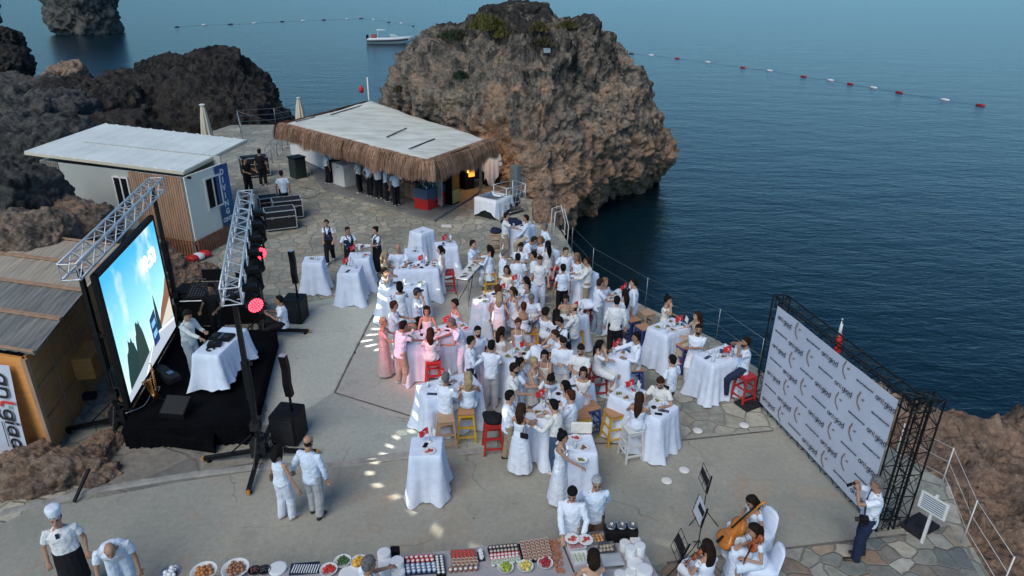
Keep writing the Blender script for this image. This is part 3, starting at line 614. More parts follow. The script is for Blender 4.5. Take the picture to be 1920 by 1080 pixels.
# ---------------- loudspeakers ----------------
def pa(P,rz,label,hp,hb=.72):
    t=empty('loudspeaker',P,rz,label,'loudspeaker')
    b=MB().box((0,0,hb/2+.03),(.58,.62,hb))
    b.build('subwoofer',M_black,t,bevel=.035)
    MB().box((0,-.315,hb/2+.03),(.5,.012,hb*.86)).build('grille',M_dark,t)
    lg=MB()
    for k in(-.06,.06):lg.box((k-.1,.05,hb+.034),(.07,.02,.006)).box((k-.1,-.02,hb+.034),(.07,.02,.006))
    lg.build('handle_slots',M_dark,t)
    MB().tube([(.12,.0,hb),(.12,0,hp+.05)],.03,8).build('pole',M_black,t,True)
    c=MB()
    H=1.02;ys=(0,.03,-.02)
    c.rings([[Vector((.12+x,y+o_,z)) for x,y in((-.075,-.07),(.075,-.07),(.075,.07),(-.075,.07))] for z,o_ in((hp,.02),(hp+.3,-.03),(hp+.34,-.03),(hp+.66,.0),(hp+.70,.0),(hp+H,-.05))])
    c.build('line_array_column',M_black,t,bevel=.01);MB().box((.12,-.05,hp+H+.012),(.13,.12,.02)).build('column_cap',M_alu,t)
    return t
pa(G(545,822),-.15,'black loudspeaker with tall column beside the couple at the stage corner',1.12)
pa(G(556,600),-.1,'black loudspeaker with tall column beside the far lighting tower',1.2)
# ---------------- plank hut ----------------
C0=G(102,850);D=(G(198,700)-C0);D.z=0;D=D.normalized();Lf=Vector((-.97,.24,0))
hut=empty('plank_hut',C0,0,'orange plywood beach hut with a reed mat roof at the left edge','hut')
HH=2.32;c1=C0+D*6.2;c2=C0+Lf*4;c3=c2+D*6.2
def wall(a,b,z0,z1,m,name,par,th=.06,out=None):
    x,_=frame(b-a);o=MB().add([a+ZV*z0,b+ZV*z0,b+ZV*z1,a+ZV*z1,a+x*th+ZV*z0,b+x*th+ZV*z0,b+x*th+ZV*z1,a+x*th+ZV*z1],[(0,1,2,3),(7,6,5,4),(0,4,5,1),(3,2,6,7),(0,3,7,4),(1,5,6,2)]).build(name,m);return loc(o,par)
wall(C0,c1,0,HH,M_ply2,'side_wall',hut,-.06);wall(c2,C0,0,HH,M_ply,'front_wall',hut,-.06);wall(c3,c2,0,HH,M_ply2,'wall',hut,-.06)
tr=MB()
for k in range(1,6):tr.bar(C0+D*k*1.05+ZV*0-Vector((-.012,0,0)),C0+D*k*1.05+ZV*HH-Vector((-.012,0,0)),.03,.02)
for z_ in(.8,1.55):tr.bar(C0+D*.1+ZV*z_+Vector((.012,0,0)),C0+D*6+ZV*z_+Vector((.012,0,0)),.02,.03)
tr.bar(C0+Vector((.02,-.02,0)),C0+ZV*HH+Vector((.02,-.02,0)),.09,.09)
loc(tr.build('wall_battens',M_slat),hut)
cb=C0+D*2.3+Vector((.22,-.04,0));loc(MB().box((cb.x,cb.y,1.0),(.42,.9,.55),math.atan2(D.y,D.x)-PI/2).build('wall_cupboard',M_ply,bevel=.01),hut)
P=C0+D*1.9+Vector((.12,0,.22));loc(MB().box(tuple(P),(.18,.3,.14),1.8).build('meter_box',M_dark,bevel=.01),hut)
for k in range(4):
    a=G(62,664,2.46)+(D*(k*1.42-.02))+ZV*(.03*k);w1=1.36
    pts=[a+Lf*-.05,a+D*w1+Lf*-.05+ZV*.02,a+D*w1+Lf*4.6+ZV*.02,a+Lf*4.6]
    mb=MB();n_=50
    for s_ in(0,1):
        for i in range(n_+1):
            t=i/n_
            for q in(0,1):
                p=(pts[0].lerp(pts[3],t) if q==0 else pts[1].lerp(pts[2],t));mb.v.append(tuple(p+ZV*(.05*s_+.012*math.sin(i*2.1+q*1.3+k)+.015*noise.noise(p*2))))
    for i in range(n_):
        for s_ in(0,1):b0=s_*2*(n_+1);mb.f.append((b0+2*i,b0+2*i+1,b0+2*i+3,b0+2*i+2))
        mb.f.append((2*i,2*i+2,2*(n_+1)+2*i+2,2*(n_+1)+2*i));mb.f.append((2*i+1,2*i+3,2*(n_+1)+2*i+3,2*(n_+1)+2*i+1))
    mb.f.append((0,1,2*(n_+1)+1,2*(n_+1)));mb.m=[0]*len(mb.f)
    loc(mb.build('roof_mat',M_reed2 if k<2 else M_reed),hut)
    loc(MB().bar(pts[1]+ZV*.09,pts[2]+ZV*.09,.06,.04).bar(pts[0]+ZV*.08,pts[3]+ZV*.08,.05,.04).build('roof_batten',M_slat),hut)
# banner on the hut
bn=empty('hanging_banner',C0+Lf*.9,0,'white hanging banner with the black and red logo turned sideways on the hut front','banner')
BO=C0+Lf*.30+ZV*2.18+Vector((-.02,-.12,0));Bu=Lf*-1;Bu=Vector((Bu.x,Bu.y,0)).normalized()
mb=MB();n_=26;wd=.92
for i in range(n_+1):
    t=i/n_;v=-2.35*t
    for j in range(9):
        s=j/8;bow=-.10*math.sin(PI*t)-.22*t*t+.015*math.sin(s*7+t*5)
        edge=0 if t<.82 else -(t-.82)*1.6*(abs(s-.6))*0
        q=BO-Bu*wd*(1-s)+ZV*v+Vector((0,bow,0))
        mb.v.append(tuple(q))
mb.f=[(i*9+j,i*9+j+1,(i+1)*9+j+1,(i+1)*9+j) for i in range(n_) for j in range(8) if not(i>21 and 3<=j<=5 and (i-21)>abs(j-4)*2-1)];mb.m=[0]*len(mb.f)
loc(mb.build('banner_sheet',M_vinyl,smooth=True),bn)
lg=MB();logo(lg,Vector((0,0,0)),Vector((1,0,0)),Vector((0,1,0)),.29,0,(0,1,2))
lg.v=[tuple(BO-Bu*(wd*.5-.10)+ZV*(-.18-x)+Bu*(y-.02)+Vector((0,-.10*math.sin(PI*(.18+x)/2.35)-.22*((.18+x)/2.35)**2-.035,0))) for x,y,z in lg.v]
loc(lg.build('banner_lettering',[M_ink,M_redink,M_grn]),bn)
tag(MB().bar(G(140,945)+ZV*.05,G(175,905)+ZV*.35,.05).build('steel_bar',M_steelb),'short black bar leaning on the brown rocks below the hut','bar')
# ---------------- diving cabin ----------------
C=G(371,482);E_=G(437,447);ax=(E_-C).normalized();NL=G(46,284,3.15)-G(345,324,3.05);NL.z=0;W1=NL.normalized()
cab=empty('diving_cabin',C,0,'white-roofed diving cabin with cream end wall, dark windows and slatted wooden base','cabin')
wl=6.5;dp=(E_-C).length
def pn(a,b,z0,z1,m,name,par,off=0,th=.05):
    x,_=frame(b-a);return wall(a-x*off,b-x*off,z0,z1,m,name,par,th)
c1=C+ax*dp;c2=C+W1*wl;c3=c1+W1*wl
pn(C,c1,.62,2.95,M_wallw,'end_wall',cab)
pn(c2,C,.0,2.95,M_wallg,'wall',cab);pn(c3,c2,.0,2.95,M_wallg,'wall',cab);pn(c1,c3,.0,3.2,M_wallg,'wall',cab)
def cladding(a,b,z0,z1,pitch,w,th,m,name,par,off,rail=False):
    mb=MB();d=b-a;n=max(1,int(d.length/pitch));x,_=frame(d)
    for i in range(n):
        p=a+d*((i+.5)/n)+x*(off+.04);q=(i*7%5)*.004
        mb.bar(p+ZV*z0,p+ZV*(z1+q),w,th,up=x)
    if rail:
        for z_ in rail:mb.bar(a+x*(off+.015)+ZV*z_,b+x*(off+.015)+ZV*z_,.03,.07)
    return loc(mb.build(name,m),par)
q1=C+W1*2.35
cladding(q1,C,.62,2.95,.105,.085,.025,M_slat,'slat_cladding',cab,.03)
wa=C+W1*3.05;wb=C+W1*2.40
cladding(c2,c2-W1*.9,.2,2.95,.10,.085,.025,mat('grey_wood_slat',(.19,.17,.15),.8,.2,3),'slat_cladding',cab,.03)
cladding(C-ax*.02,c1,.0,.62,.125,.08,.03,M_slat2,'slat_skirt',cab,.05,(.1,.52))
cladding(q1+W1*.3,C,.0,.62,.125,.08,.03,M_slat2,'slat_skirt',cab,.05,(.1,.52))
def window(a,b,z0,z1,par,off=.03,np_=2):
    d=(b-a);x,_=frame(d);fr=MB();A=a+x*(off+.05);B=b+x*(off+.05)
    for p,q in((A+ZV*z0,B+ZV*z0),(A+ZV*z1,B+ZV*z1),):fr.bar(p,q,.05,.06)
    for k in range(np_+1):p=A+(B-A)*(k/np_);fr.bar(p+ZV*(z0-.03),p+ZV*(z1+.03),.06,.055,up=x)
    f=loc(fr.build('window_frame',M_white),par)
    g=MB().add([A+x*.01+ZV*z0,B+x*.01+ZV*z0,B+x*.01+ZV*z1,A+x*.01+ZV*z1],[(0,1,2,3)]).build('pane',M_glass);g.parent=f;return f
window(C+ax*.92,C+ax*1.72,1.50,2.62,cab);window(wa,wb,1.55,2.70,cab,.05)
rn=G(345,322,3.05);rf=G(463,262,3.28);rl=G(46,285,3.05);rb=G(199,232,3.35)
nr=60;rm=MB();vs=[]
for top in(1,0):
    for i in range(nr+1):
        t=i/nr
        for p,q in((rn,rl),(rf,rb)):
            u=p.lerp(q,t);rib=.035 if (i%5==0) else 0
            vs.append(u+ZV*((rib if top else -.06)))
mb=MB();mb.v=[tuple(v) for v in vs];K=2*(nr+1)
for i in range(nr):
    mb.f+=[(2*i,2*i+1,2*i+3,2*i+2),(K+2*i,K+2*i+2,K+2*i+3,K+2*i+1),(2*i,2*i+2,K+2*i+2,K+2*i),(2*i+1,K+2*i+1,K+2*i+3,2*i+3)]
mb.f+=[(0,K,K+1,1),(2*nr,2*nr+1,K+2*nr+1,K+2*nr)];mb.m=[0]*len(mb.f)
rfo=loc(mb.build('roof',M_roofw),cab)
loc(MB().bar(rn-ZV*.05-(rf-rn).normalized()*.03,rl-ZV*.05,.05,.10).bar(rn-ZV*.05,rf-ZV*.05,.04,.11).build('roof_trim',mat('cream_trim',(.62,.56,.44),.6)),cab)
lp=C+ax*.16+frame(ax)[0]*.06+ZV*2.9;loc(MB().tube([lp,lp+frame(ax)[0]*.12],.05,10).build('wall_lamp',M_black),cab)
# diving banner
bb=empty('diving_banner',c1,0,'tall blue banner reading DIVING CENTER beside the cabin end wall','banner')
A=C+ax*(dp-.52)+frame(ax)[0]*.09;Bp=C+ax*(dp+.22)+frame(ax)[0]*.09;A=A+ZV*.55;bw=(Bp-C-ax*(dp-.52)).length
m,N,L,b=nodes('blue_banner_print');tc=N.new('ShaderNodeTexCoord');s3=N.new('ShaderNodeSeparateXYZ');L.new(tc.outputs['Generated'],s3.inputs[0])
c=ramp(N,L,s3.outputs[2],[(0,(.012,.06,.13)),(.35,(.02,.11,.26)),(.7,(.025,.10,.36)),(1,(.02,.07,.24))])
v=N.new('ShaderNodeTexVoronoi');v.inputs['Scale'].default_value=26;L.new(tc.outputs['Object'],v.inputs['Vector'])
c=mix(N,L,ramp(N,L,v.outputs[0],[(.05,g3(.35)),(.16,g3(0))]),c,(.3,.5,.7));L.new(c,b.inputs['Base Color']);b.inputs['Roughness'].default_value=.5
loc(MB().add([A,A+ax*bw,A+ax*bw+ZV*2.38,A+ZV*2.38],[(0,1,2,3)]).build('banner_sheet',m),bb)
M_wink=mat('white_ink',(.75,.78,.80),.6)
yy=2.02
for ch in 'DIVING':
    loc(text(ch,.30,A+ax*bw*.5+ZV*yy,ax,ZV,M_wink,None,.006,'letter_'+ch.lower(),'CENTER',bold=.012),bb);yy-=.30
loc(text('CENTER',.21,A+ax*bw*.5+ZV*.26,ax,ZV,M_wink,None,.006,'lettering','CENTER',sx=.86,bold=.01),bb)
# ---------------- thatched bar ----------------
T=2.75
rp=[G(800,302,T),G(914,262,T),G(693,190,T+.05),G(534,232,T)]     # white roof corners: near, right, back, left
barn=empty('thatched_bar',(rp[0]+rp[2])/2-ZV*T,0,'beach bar with white sheet roof and shaggy straw fringe below the huge rock','bar')
n_=44;mb=MB()
def rnear(u,v):return rp[3].lerp(rp[0],u).lerp(rp[2].lerp(rp[1],u),v)
for j in range(n_+1):
    for i in range(n_+1):
        u,v=i/n_,j/n_;p=rnear(u,v);e=min(u,1-u,v,1-v)
        z=.05*noise.fractal(p*.8,1,2,4)+.02*noise.noise(p*4)+min(e,.06)*1.2
        p=p+ZV*z
        if e==0:p=p+Vector((noise.noise(p*2),noise.noise(p*2+Vector((5,5,5))),0))*.06
        # rounded near corner
        if u>.94 and v<.05:p=p.lerp(rnear(.94,.05)+ZV*.06,(u-.94)*5*(1-v*20)*.5)
        mb.v.append(tuple(p))
mb.f=[(j*(n_+1)+i,j*(n_+1)+i+1,(j+1)*(n_+1)+i+1,(j+1)*(n_+1)+i) for j in range(n_) for i in range(n_)];mb.m=[0]*len(mb.f)
M_tarp=mat('stained_white_tarp',(.76,.79,.74),.75,.1,1.1,.5,5,col2=(.52,.52,.44),stretch=(.5,1.6,1))
loc(mb.build('roof_sheet',M_tarp,smooth=True),barn)
sl_=MB()
for a,b_ in(((725,257),(762,240)),((767,279),(815,260)),((620,215),(680,197)),((555,228),(590,219)),((880,276),(845,288))):
    sl_.bar(G(*a,T+.12),G(*b_,T+.12),.05,.03)
loc(sl_.build('roof_strip',M_dark),barn)
rd=random.Random(5);m,N,L,b=nodes('straw');ge=N.new('ShaderNodeNewGeometry')
tc=N.new('ShaderNodeTexCoord');c=ramp(N,L,ge.outputs['Random Per Island'],[(0,(.10,.055,.035)),(.3,(.29,.16,.10)),(.7,(.46,.28,.19)),(1,(.60,.42,.30))])
c=mix(N,L,1.0,c,ramp(N,L,nz(N,L,tc.outputs['Object'],1.3,4),[(.3,g3(.6)),(.7,g3(1.2))]),'MULTIPLY')
L.new(c,b.inputs['Base Color']);b.inputs['Roughness'].default_value=.9;b.inputs['Specular IOR Level'].default_value=.1;M_straw=m
def fringe(a,b_,n,ln,out,parent,z0=.0,corner=0):
    mb=MB();d=b_-a
    for i in range(n):
        t=rd.random();p=a+d*t;cl=noise.noise(p*1.7+Vector((0,0,3)))
        o=out.lerp(corner,max(0,(t-.86)/.14)*.5) if corner else out
        o=(o+d.normalized()*(rd.uniform(-.22,.22)+.35*noise.noise(p*2.4))).normalized()
        l=ln*(.8+.28*rd.random()+.25*cl);r0=rd.uniform(-.12,.10);w=rd.uniform(.006,.016);s=d.normalized()*w
        k=rd.uniform(.12,.42)+.10*cl;vs=[]
        for q,(dx,dz) in enumerate(((0,0),(.45,-.12),(.85,-.52),(1.0,-1.0))):
            pt=p+o*(r0*(1-dx)+dx*k)+ZV*(z0+rd.uniform(-.01,.05)+dz*l);ww=s*(1-.25*q);vs+=[pt-ww,pt+ww]
        mb.add(vs,[(0,1,3,2),(2,3,5,4),(4,5,7,6)])
    return loc(mb.build('straw_fringe',M_straw),parent)
d1=(rp[0]-rp[3]);d1.z=0;d2=(rp[1]-rp[0]);d2.z=0;d3=rp[2]-rp[3];d3.z=0
o1=Vector((d1.y,-d1.x,0)).normalized();o2=Vector((d2.y,-d2.x,0)).normalized();o3=Vector((-d3.y,d3.x,0)).normalized()
fringe(rp[3]+o3*.25,rp[0],9000,.78,o1,barn,0,(o1+o2));fringe(rp[0],rp[1]+d2.normalized()*.5,5000,.82,o2,barn)
fringe(rp[0]+o1*.05,rp[0]+o2*.2+d2.normalized()*.15,900,.82,(o1+o2).normalized(),barn)
fringe(rp[3],rp[2],3000,.35,o3,barn,.02);fringe(rp[3]+o3*.3-d3.normalized()*.1,rp[3]+d3*.1+o3*.3,900,.8,o3,barn)
# inner backing so the fringe is not see-through, ceiling, posts, walls
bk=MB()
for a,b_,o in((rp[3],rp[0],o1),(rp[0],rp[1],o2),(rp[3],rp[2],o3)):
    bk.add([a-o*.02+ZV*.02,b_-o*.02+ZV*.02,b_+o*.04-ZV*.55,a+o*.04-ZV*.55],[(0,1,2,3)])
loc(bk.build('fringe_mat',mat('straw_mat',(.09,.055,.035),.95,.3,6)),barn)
ce=MB().add([p-ZV*.06 for p in rp],[(0,1,2,3)]);loc(ce.build('ceiling',M_slat),barn)
bd_=[G(590,330,.1),G(607,352,.1),G(815,412,.1),G(895,362,.1),G(925,300,.1),G(700,200,.1),G(545,262,.1)]
plf=MB().prism(ccw([(p.x,p.y) for p in bd_]),.0,.10).build('bar_floor_slab',mat('bar_floor',(.19,.19,.185),.7,.25,1.5,.2,8));tag(plf,kind='structure')
wa_=G(548,292,.1);wb_=G(612,322,.1);wall(wa_,wb_,.1,1.5,M_white,'bar_wall',barn)
inn=lambda u,v,z=0:rnear(u,v)-ZV*(T-z)
bw_=inn(.36,.30,.1);loc(wall(inn(.05,.42,.1),inn(.92,.42,.1),.1,T-.1,M_white,'back_wall',barn),barn) if 0 else wall(inn(.05,.42,.1),inn(.92,.42,.1),.1,T-.1,mat('bar_back_wall',(.30,.27,.25),.8,.2,2),'back_wall',barn)
for u,v in((.06,.40),(.40,.40),(.70,.40),(.03,.9),(.97,.95)):
    p=inn(u,v,.1);loc(MB().bar(p,p+ZV*(T-.15),.11,.11,up=Vector((0,1,0))).build('post',M_slat),barn)
def blk(name,P,d,rz,m,label,cat,parts=(),bev=.012,z=.1,group=None):
    t=empty(name,(P.x,P.y,z),rz,label,cat,group);MB().box((0,0,d[2]/2),d).build('body',m,t,bevel=bev)
    for nm,c,dd,mm in parts:MB().box(c,dd).build(nm,mm,t,bevel=.004)
    return t
ra=math.atan2(d1.y,d1.x);rb_=math.atan2(d2.y,d2.x)
blk('chest_fridge',G(648,345,.1),(.95,.75,1.0),ra,M_white,'white chest fridge under the straw fringe left of the bar staff','fridge',[('lid',(0,0,1.02),(.97,.77,.05),M_white),('handle',(0,-.39,.9),(.2,.02,.03),M_metal)])
blk('dark_cabinet',G(627,340,.1),(.35,.7,1.05),ra,M_dark,'dark cabinet between the white fridge and the bar wall','cabinet',[('door',(0,-.36,.5),(.28,.012,.8),M_black)])
blk('trash_bin',G(560,332,0),(.62,.62,1.0),ra,mat('dark_green_plastic',(.02,.035,.032),.5),'dark green waste bin at the left end of the bar','bin',[('lid',(0,0,1.03),(.68,.68,.06),M_black),('wheel',(-.3,.25,.08),(.05,.16,.16),M_black)],.03,0)
blk('wooden_counter',G(778,372,.1),(.85,.55,.85),ra,mat('counter_wood',(.20,.10,.075),.6,.15,4),'brown wooden counter beside the draped drinks table','counter',[('door',(-.2,-.28,.42),(.36,.012,.66),M_slat),('door',(.2,-.28,.42),(.36,.012,.66),M_slat),('counter_top',(0,0,.87),(.9,.6,.04),M_dark)])
_A,_B=G(801,396,.1),G(838,381,.1);_d=(_B-_A);_rz=math.atan2(_d.y,_d.x);_n=Vector((-_d.y,_d.x,0)).normalized()
dt=blk('drinks_table',(_A+_B)/2+_n*.38,(1.25,.75,.9),_rz,M_red,'red drinks table half covered by a slate blue cloth at the bar corner','table',[('white_print',(.28,-.378,.32),(.3,.006,.14),M_white),('black_print',(.02,-.378,.25),(.16,.006,.12),M_black)])
cl=MB();nn=14
for i in range(nn+1):
    u=-.64+1.28*i/nn;s_=.012*math.sin(i*2.2)
    drop=.32+.22*max(0,1-abs(u+.25)/.35)
    for (y,z) in((.39,.70),(.385,.912),(-.385,.912),(-.39+s_,.80),(-.395-s_,.9-drop)):cl.v.append((u,y,z))
cl.f=[(i*5+j,i*5+j+1,(i+1)*5+j+1,(i+1)*5+j) for i in range(nn) for j in range(4)];cl.m=[0]*len(cl.f)
cl.add([(-.645,.39,.913),(-.645,-.39,.913),(-.65,-.39,.45),(-.65,.39,.5)],[(0,1,2,3)]);cl.add([(.645,.39,.913),(.645,-.39,.913),(.65,-.39,.55),(.65,.39,.5)],[(0,1,2,3)])
cl.build('blue_cloth',M_bluecloth,dt,True)
gb=MB()
M_bgl=mat('bottle_glass',(.02,.06,.04),.15);M_glassw=mat('tumbler_glass',(.55,.60,.65),.08,spec=.8)
bp=None
for i in range(24):
    x,y=-.5+(i%8)*.14+rd.uniform(-.02,.02),-.22+(i//8)*.2+rd.uniform(-.03,.03)
    w_=dt.matrix_basis@Vector((x,y,.915))
    o=MB().lathe((0,0,0),[(.028,0),(.034,.01),(.034,.11),(.014,.16),(.013,.21)] if i%3 else [(.03,0),(.036,.11)],8).build('bottle' if i%3 else 'tumbler',M_bgl if i%3 else M_glassw,smooth=True);o.location=w_
    tag(o,'dark bottle standing on the blue cloth of the drinks table' if i%3 else 'clear tumbler standing among the bottles on the blue cloth','bottle' if i%3 else 'glass','bottles on the drinks table' if i%3 else 'tumblers on the drinks table')
M_olit=mat('orange_poster',(.6,.18,.02),.4,.8,3.2,col2=(.12,.03,.01))
_A=(G(846,386,.1)+G(864,378,.1))/2
blk('drinks_cooler',_A+_n*.3,(.55,.6,1.85),_rz,M_black,'tall black drinks cooler with orange and yellow front right of the drinks table','cooler',[('poster',(.0,-.305,1.12),(.5,.008,.85),M_olit),('lower_panel',(0,-.305,.36),(.5,.008,.6),mat('yellow_panel',(.50,.40,.12),.5))])
hc=blk('lit_cabinet',G(876,352,.1),(.5,.55,1.8),rb_-.5,M_black,'black display cabinet glowing orange under the straw fringe','cabinet',[('glowing_shelves',(.08,-.305,1.15),(.32,.006,1.1),mat('warm_glow',(.3,.08,.01),.4,.9,7,col2=(.05,.01,.0),emit=(1,.30,.04),es=1.2)),('lamp_tube',(-.12,-.32,1.3),(.05,.03,.95),mat('lamp_glow',(1,.6,.2),.4,emit=(1,.55,.12),es=6))])
pl_=bpy.data.lights.new('cabinet_lamp','POINT');pl_.energy=18;pl_.color=(1,.5,.15);pl_.shadow_soft_size=.1;po=bpy.data.objects.new('cabinet_lamp',pl_);COL.objects.link(po);po.location=hc.matrix_basis@Vector((-.1,-.5,1.35))
# covered trolleys, cage cart
def drape(name,P,d,rz,label,m=None,z0=0,ragged=.25,cat='covered cart',seed=1):
    t=empty(name,P,rz,label,cat);MB().box((0,0,d[2]/2),(d[0]*.96,d[1]*.96,d[2])).build('body',M_dark,t,bevel=.02)
    mb=MB();rn_=random.Random(seed);n=56
    def pt(k,off):
        s=k/n*4;a=int(s)%4;f=s-int(s);cs=((-1,-1),(1,-1),(1,1),(-1,1));p,q=cs[a],cs[(a+1)%4]
        return Vector(((p[0]+(q[0]-p[0])*f)*(d[0]/2+off),(p[1]+(q[1]-p[1])*f)*(d[1]/2+off),0))
    rr=[[pt(k,-.12)+ZV*(d[2]+.05) for k in range(n)],[pt(k,.01)+ZV*(d[2]+.02) for k in range(n)]]
    for j in range(1,6):
        t_=j/5;rr.append([pt(k,.02+.05*t_*math.sin(k*1.7+seed)+.04*t_)+ZV*(d[2]-(d[2]*(1-z0))*t_*(1-ragged*(.5+.5*math.sin(k*.35+seed)))) for k in range(n)])
    mb.rings(rr,cap=False);mb.f.append(tuple(range(n)));mb.m.append(0);mb.build('white_sheet',m or M_clothb,t,True);return t
drape('covered_trolley',G(921,345),(.75,.7,1.55),.35,'tall trolley under a white sheet in front of the huge rock',ragged=.5,seed=3)
drape('covered_trolley',G(925,402),(1.1,1.2,.8),-.6,'low cart under a rumpled white sheet beside the cage trolley',ragged=.45,seed=5)
cg=empty('cage_trolley',G(955,398),.75,'wire cage trolley with dark sacks next to the low covered cart','trolley')
cm=MB()
for x in(-.55,.55):
    for y in(-.4,.4):cm.tube([(x,y,0),(x,y,1.25)],.018,6)
for z in(.15,.55,.9,1.25):
    for y in(-.4,.4):cm.tube([(-.55,y,z),(.55,y,z)],.012,5)
    for x in(-.55,.55):cm.tube([(x,-.4,z),(x,.4,z)],.012,5)
for k in range(5):cm.tube([(-.55+k*.22,-.4,.15),(-.33+k*.22 if k<4 else .55,-.4,1.25)],.008,4)
cm.build('cage',M_alu,cg,True);MB().box((0,0,.14),(1.05,.75,.04)).build('deck',M_metal,cg)
for i in range(4):tag(MB().ball(cg.matrix_basis@Vector((-.32+.22*i,.05*(-1)**i,.38+.02*i)),(.2,.26,.2),12,8).build('sack',M_dark if i%2 else M_bluecloth,smooth=True),'dark bulging sack in the wire cage trolley','sack','sacks in the cage trolley')
boxp=G(885,300,.1);blk('blue_crate_stack',Vector((-1.75,34.0,0)),(.8,.7,1.6),.4,mat('blue_plastic',(.02,.04,.10),.5,.2,4),'dark blue crates stacked between the lit cabinet and the trolley','crates',[('crate_rim',(0,0,.85),(.84,.74,.04),M_black),('crate_rim',(0,0,1.3),(.84,.74,.04),M_black)],.01,0)
blk('steel_cooler',Vector((.25,31.0,0)),(.7,.5,1.5),.75,mat('blue_grey_metal',(.12,.17,.20),.35,.2,3),'blue grey metal cabinet standing against the huge rock','cabinet',[('door',(0,-.26,.75),(.6,.01,1.3),mat('cabinet_glass',(.14,.20,.24),.2))],.01,0)
# ---------------- railings, umbrellas, ladder, flight cases ----------------
def railing(pts,h,nr_,m,label,r=.02,gap=1.6,diag=False,cat='railing',wire=None):
    P=[p.copy() for p in pts];t=empty('railing',P[0],0,label,cat);posts=[]
    for i in range(len(P)-1):
        n=max(1,round((P[i+1]-P[i]).length/gap));posts+=[P[i].lerp(P[i+1],k/n) for k in range(n)]
    posts.append(P[-1])
    for p in posts:loc(MB().tube([p,p+ZV*h],r,7).build('post',m,smooth=True),t)
    for k in range(nr_):
        z=h*(1-k/nr_)-.02
        loc(MB().tube([p+ZV*(z-(.0 if wire is None else 0)) for p in posts],(wire or r*.7),6).build('rail',m,smooth=True),t)
    if diag:
        mb=MB()
        for a,b_ in zip(posts,posts[1:]):mb.tube([a+ZV*h*.95,b_+ZV*.1],r*.5,5)
        loc(mb.build('brace',m,smooth=True),t)
    return t
M_rail=mat('galvanised_rail',(.25,.28,.30),.4,metal=.6)
railing([Vector((1.75,26.6,0)),Vector((2.2,23.9,0)),Vector((2.75,21.8,0)),Vector((4.15,19.3,0)),Vector((5.8,17.2,0)),Vector((6.45,15.5,0))],1.02,2,M_rail,'thin wire railing along the sea edge of the terrace',.013,2.6,wire=.004)
railing([Vector((8.2,11.9,0)),Vector((8.75,11.1,0)),Vector((8.3,9.6,0)),Vector((8.1,8.3,0))],1.0,3,M_white,'white rope railing in front of the shore rocks at the lower right',.012,2.2,wire=.005)
railing([G(455,262),G(455,235)+Vector((0,-.6,0)),G(520,232)+Vector((0,-.3,0)),G(560,225)],1.1,3,M_rail,'grey railing at the back corner of the terrace left of the bar',.022,1.7,diag=True)
railing([G(500,318),G(530,283),G(548,262)],1.1,3,M_rail,'grey steel stair railing leading away behind the cabin',.022,1.5,diag=True)
railing([G(45,405,.5),G(95,372,.5)],1.15,3,M_white,'white steel railing beside the left corner of the cabin',.03,1.2,diag=True)
ld=empty('ladder',(1.75,26.0,-1),0,'white rope ladder rail leading down from the terrace edge to the sea','ladder')
for dx in(0,.5):loc(MB().tube([(2.0+dx*.2,26.3-dx,-2.4),(2.1+dx*.2,26.2-dx,.4),(1.9+dx*.2,26.2-dx,1.1),(1.55+dx*.2,26.1-dx,1.0),(1.5+dx*.2,26.0-dx,0)],.022,6).build('side_rail',M_white,smooth=True),ld)
for k in range(8):loc(MB().tube([(2.0,26.3,-2.2+k*.32),(2.1,25.8,-2.2+k*.32)],.018,5).build('rung',M_white),ld)
def umbrella(P,h,label):
    t=empty('beach_umbrella',P,0,label,'umbrella');MB().tube([(0,0,0),(0,0,h)],.03,8).build('pole',M_alu,t,True)
    rr=[]
    for z,r in((h*.38,.17),(h*.44,.26),(h*.55,.24),(h*.7,.20),(h*.88,.13),(h*.97,.08),(h+.0,.05)):
        rr.append([Vector((r*math.cos(2*PI*k/32)*(1+.28*math.sin(8*2*PI*k/32)),r*math.sin(2*PI*k/32)*(1+.28*math.sin(8*2*PI*k/32)),z)) for k in range(32)])
    MB().rings(rr).build('folded_canopy',mat('cream_canvas',(.58,.53,.42),.85,.1,3),t,True);MB().lathe((0,0,h),[(.12,0),(.12,.03),(.03,.06)],12).build('cap',M_white,t);return t
P=GY(388,250,30);P.z=0;umbrella(P,(GY(372,197,30).z),'closed cream parasol standing behind the cabin roof')
P=GY(563,216,43);P.z=0;umbrella(P,(GY(562,184,43).z),'closed cream parasol standing far behind the bar roof')
P=GY(691,180,41.5);P.z=0;mt=empty('mast',P,0,'thin white mast behind the bar roof next to the huge rock','mast');MB().tube([(0,0,0),(0,0,GY(690,145,41.5).z)],.04,8).build('pole',M_white,mt,True);MB().lathe((-.4,0,3.0),[(.12,0),(.14,.25),(.06,.4)],10).build('red_lamp',M_red,mt,True)
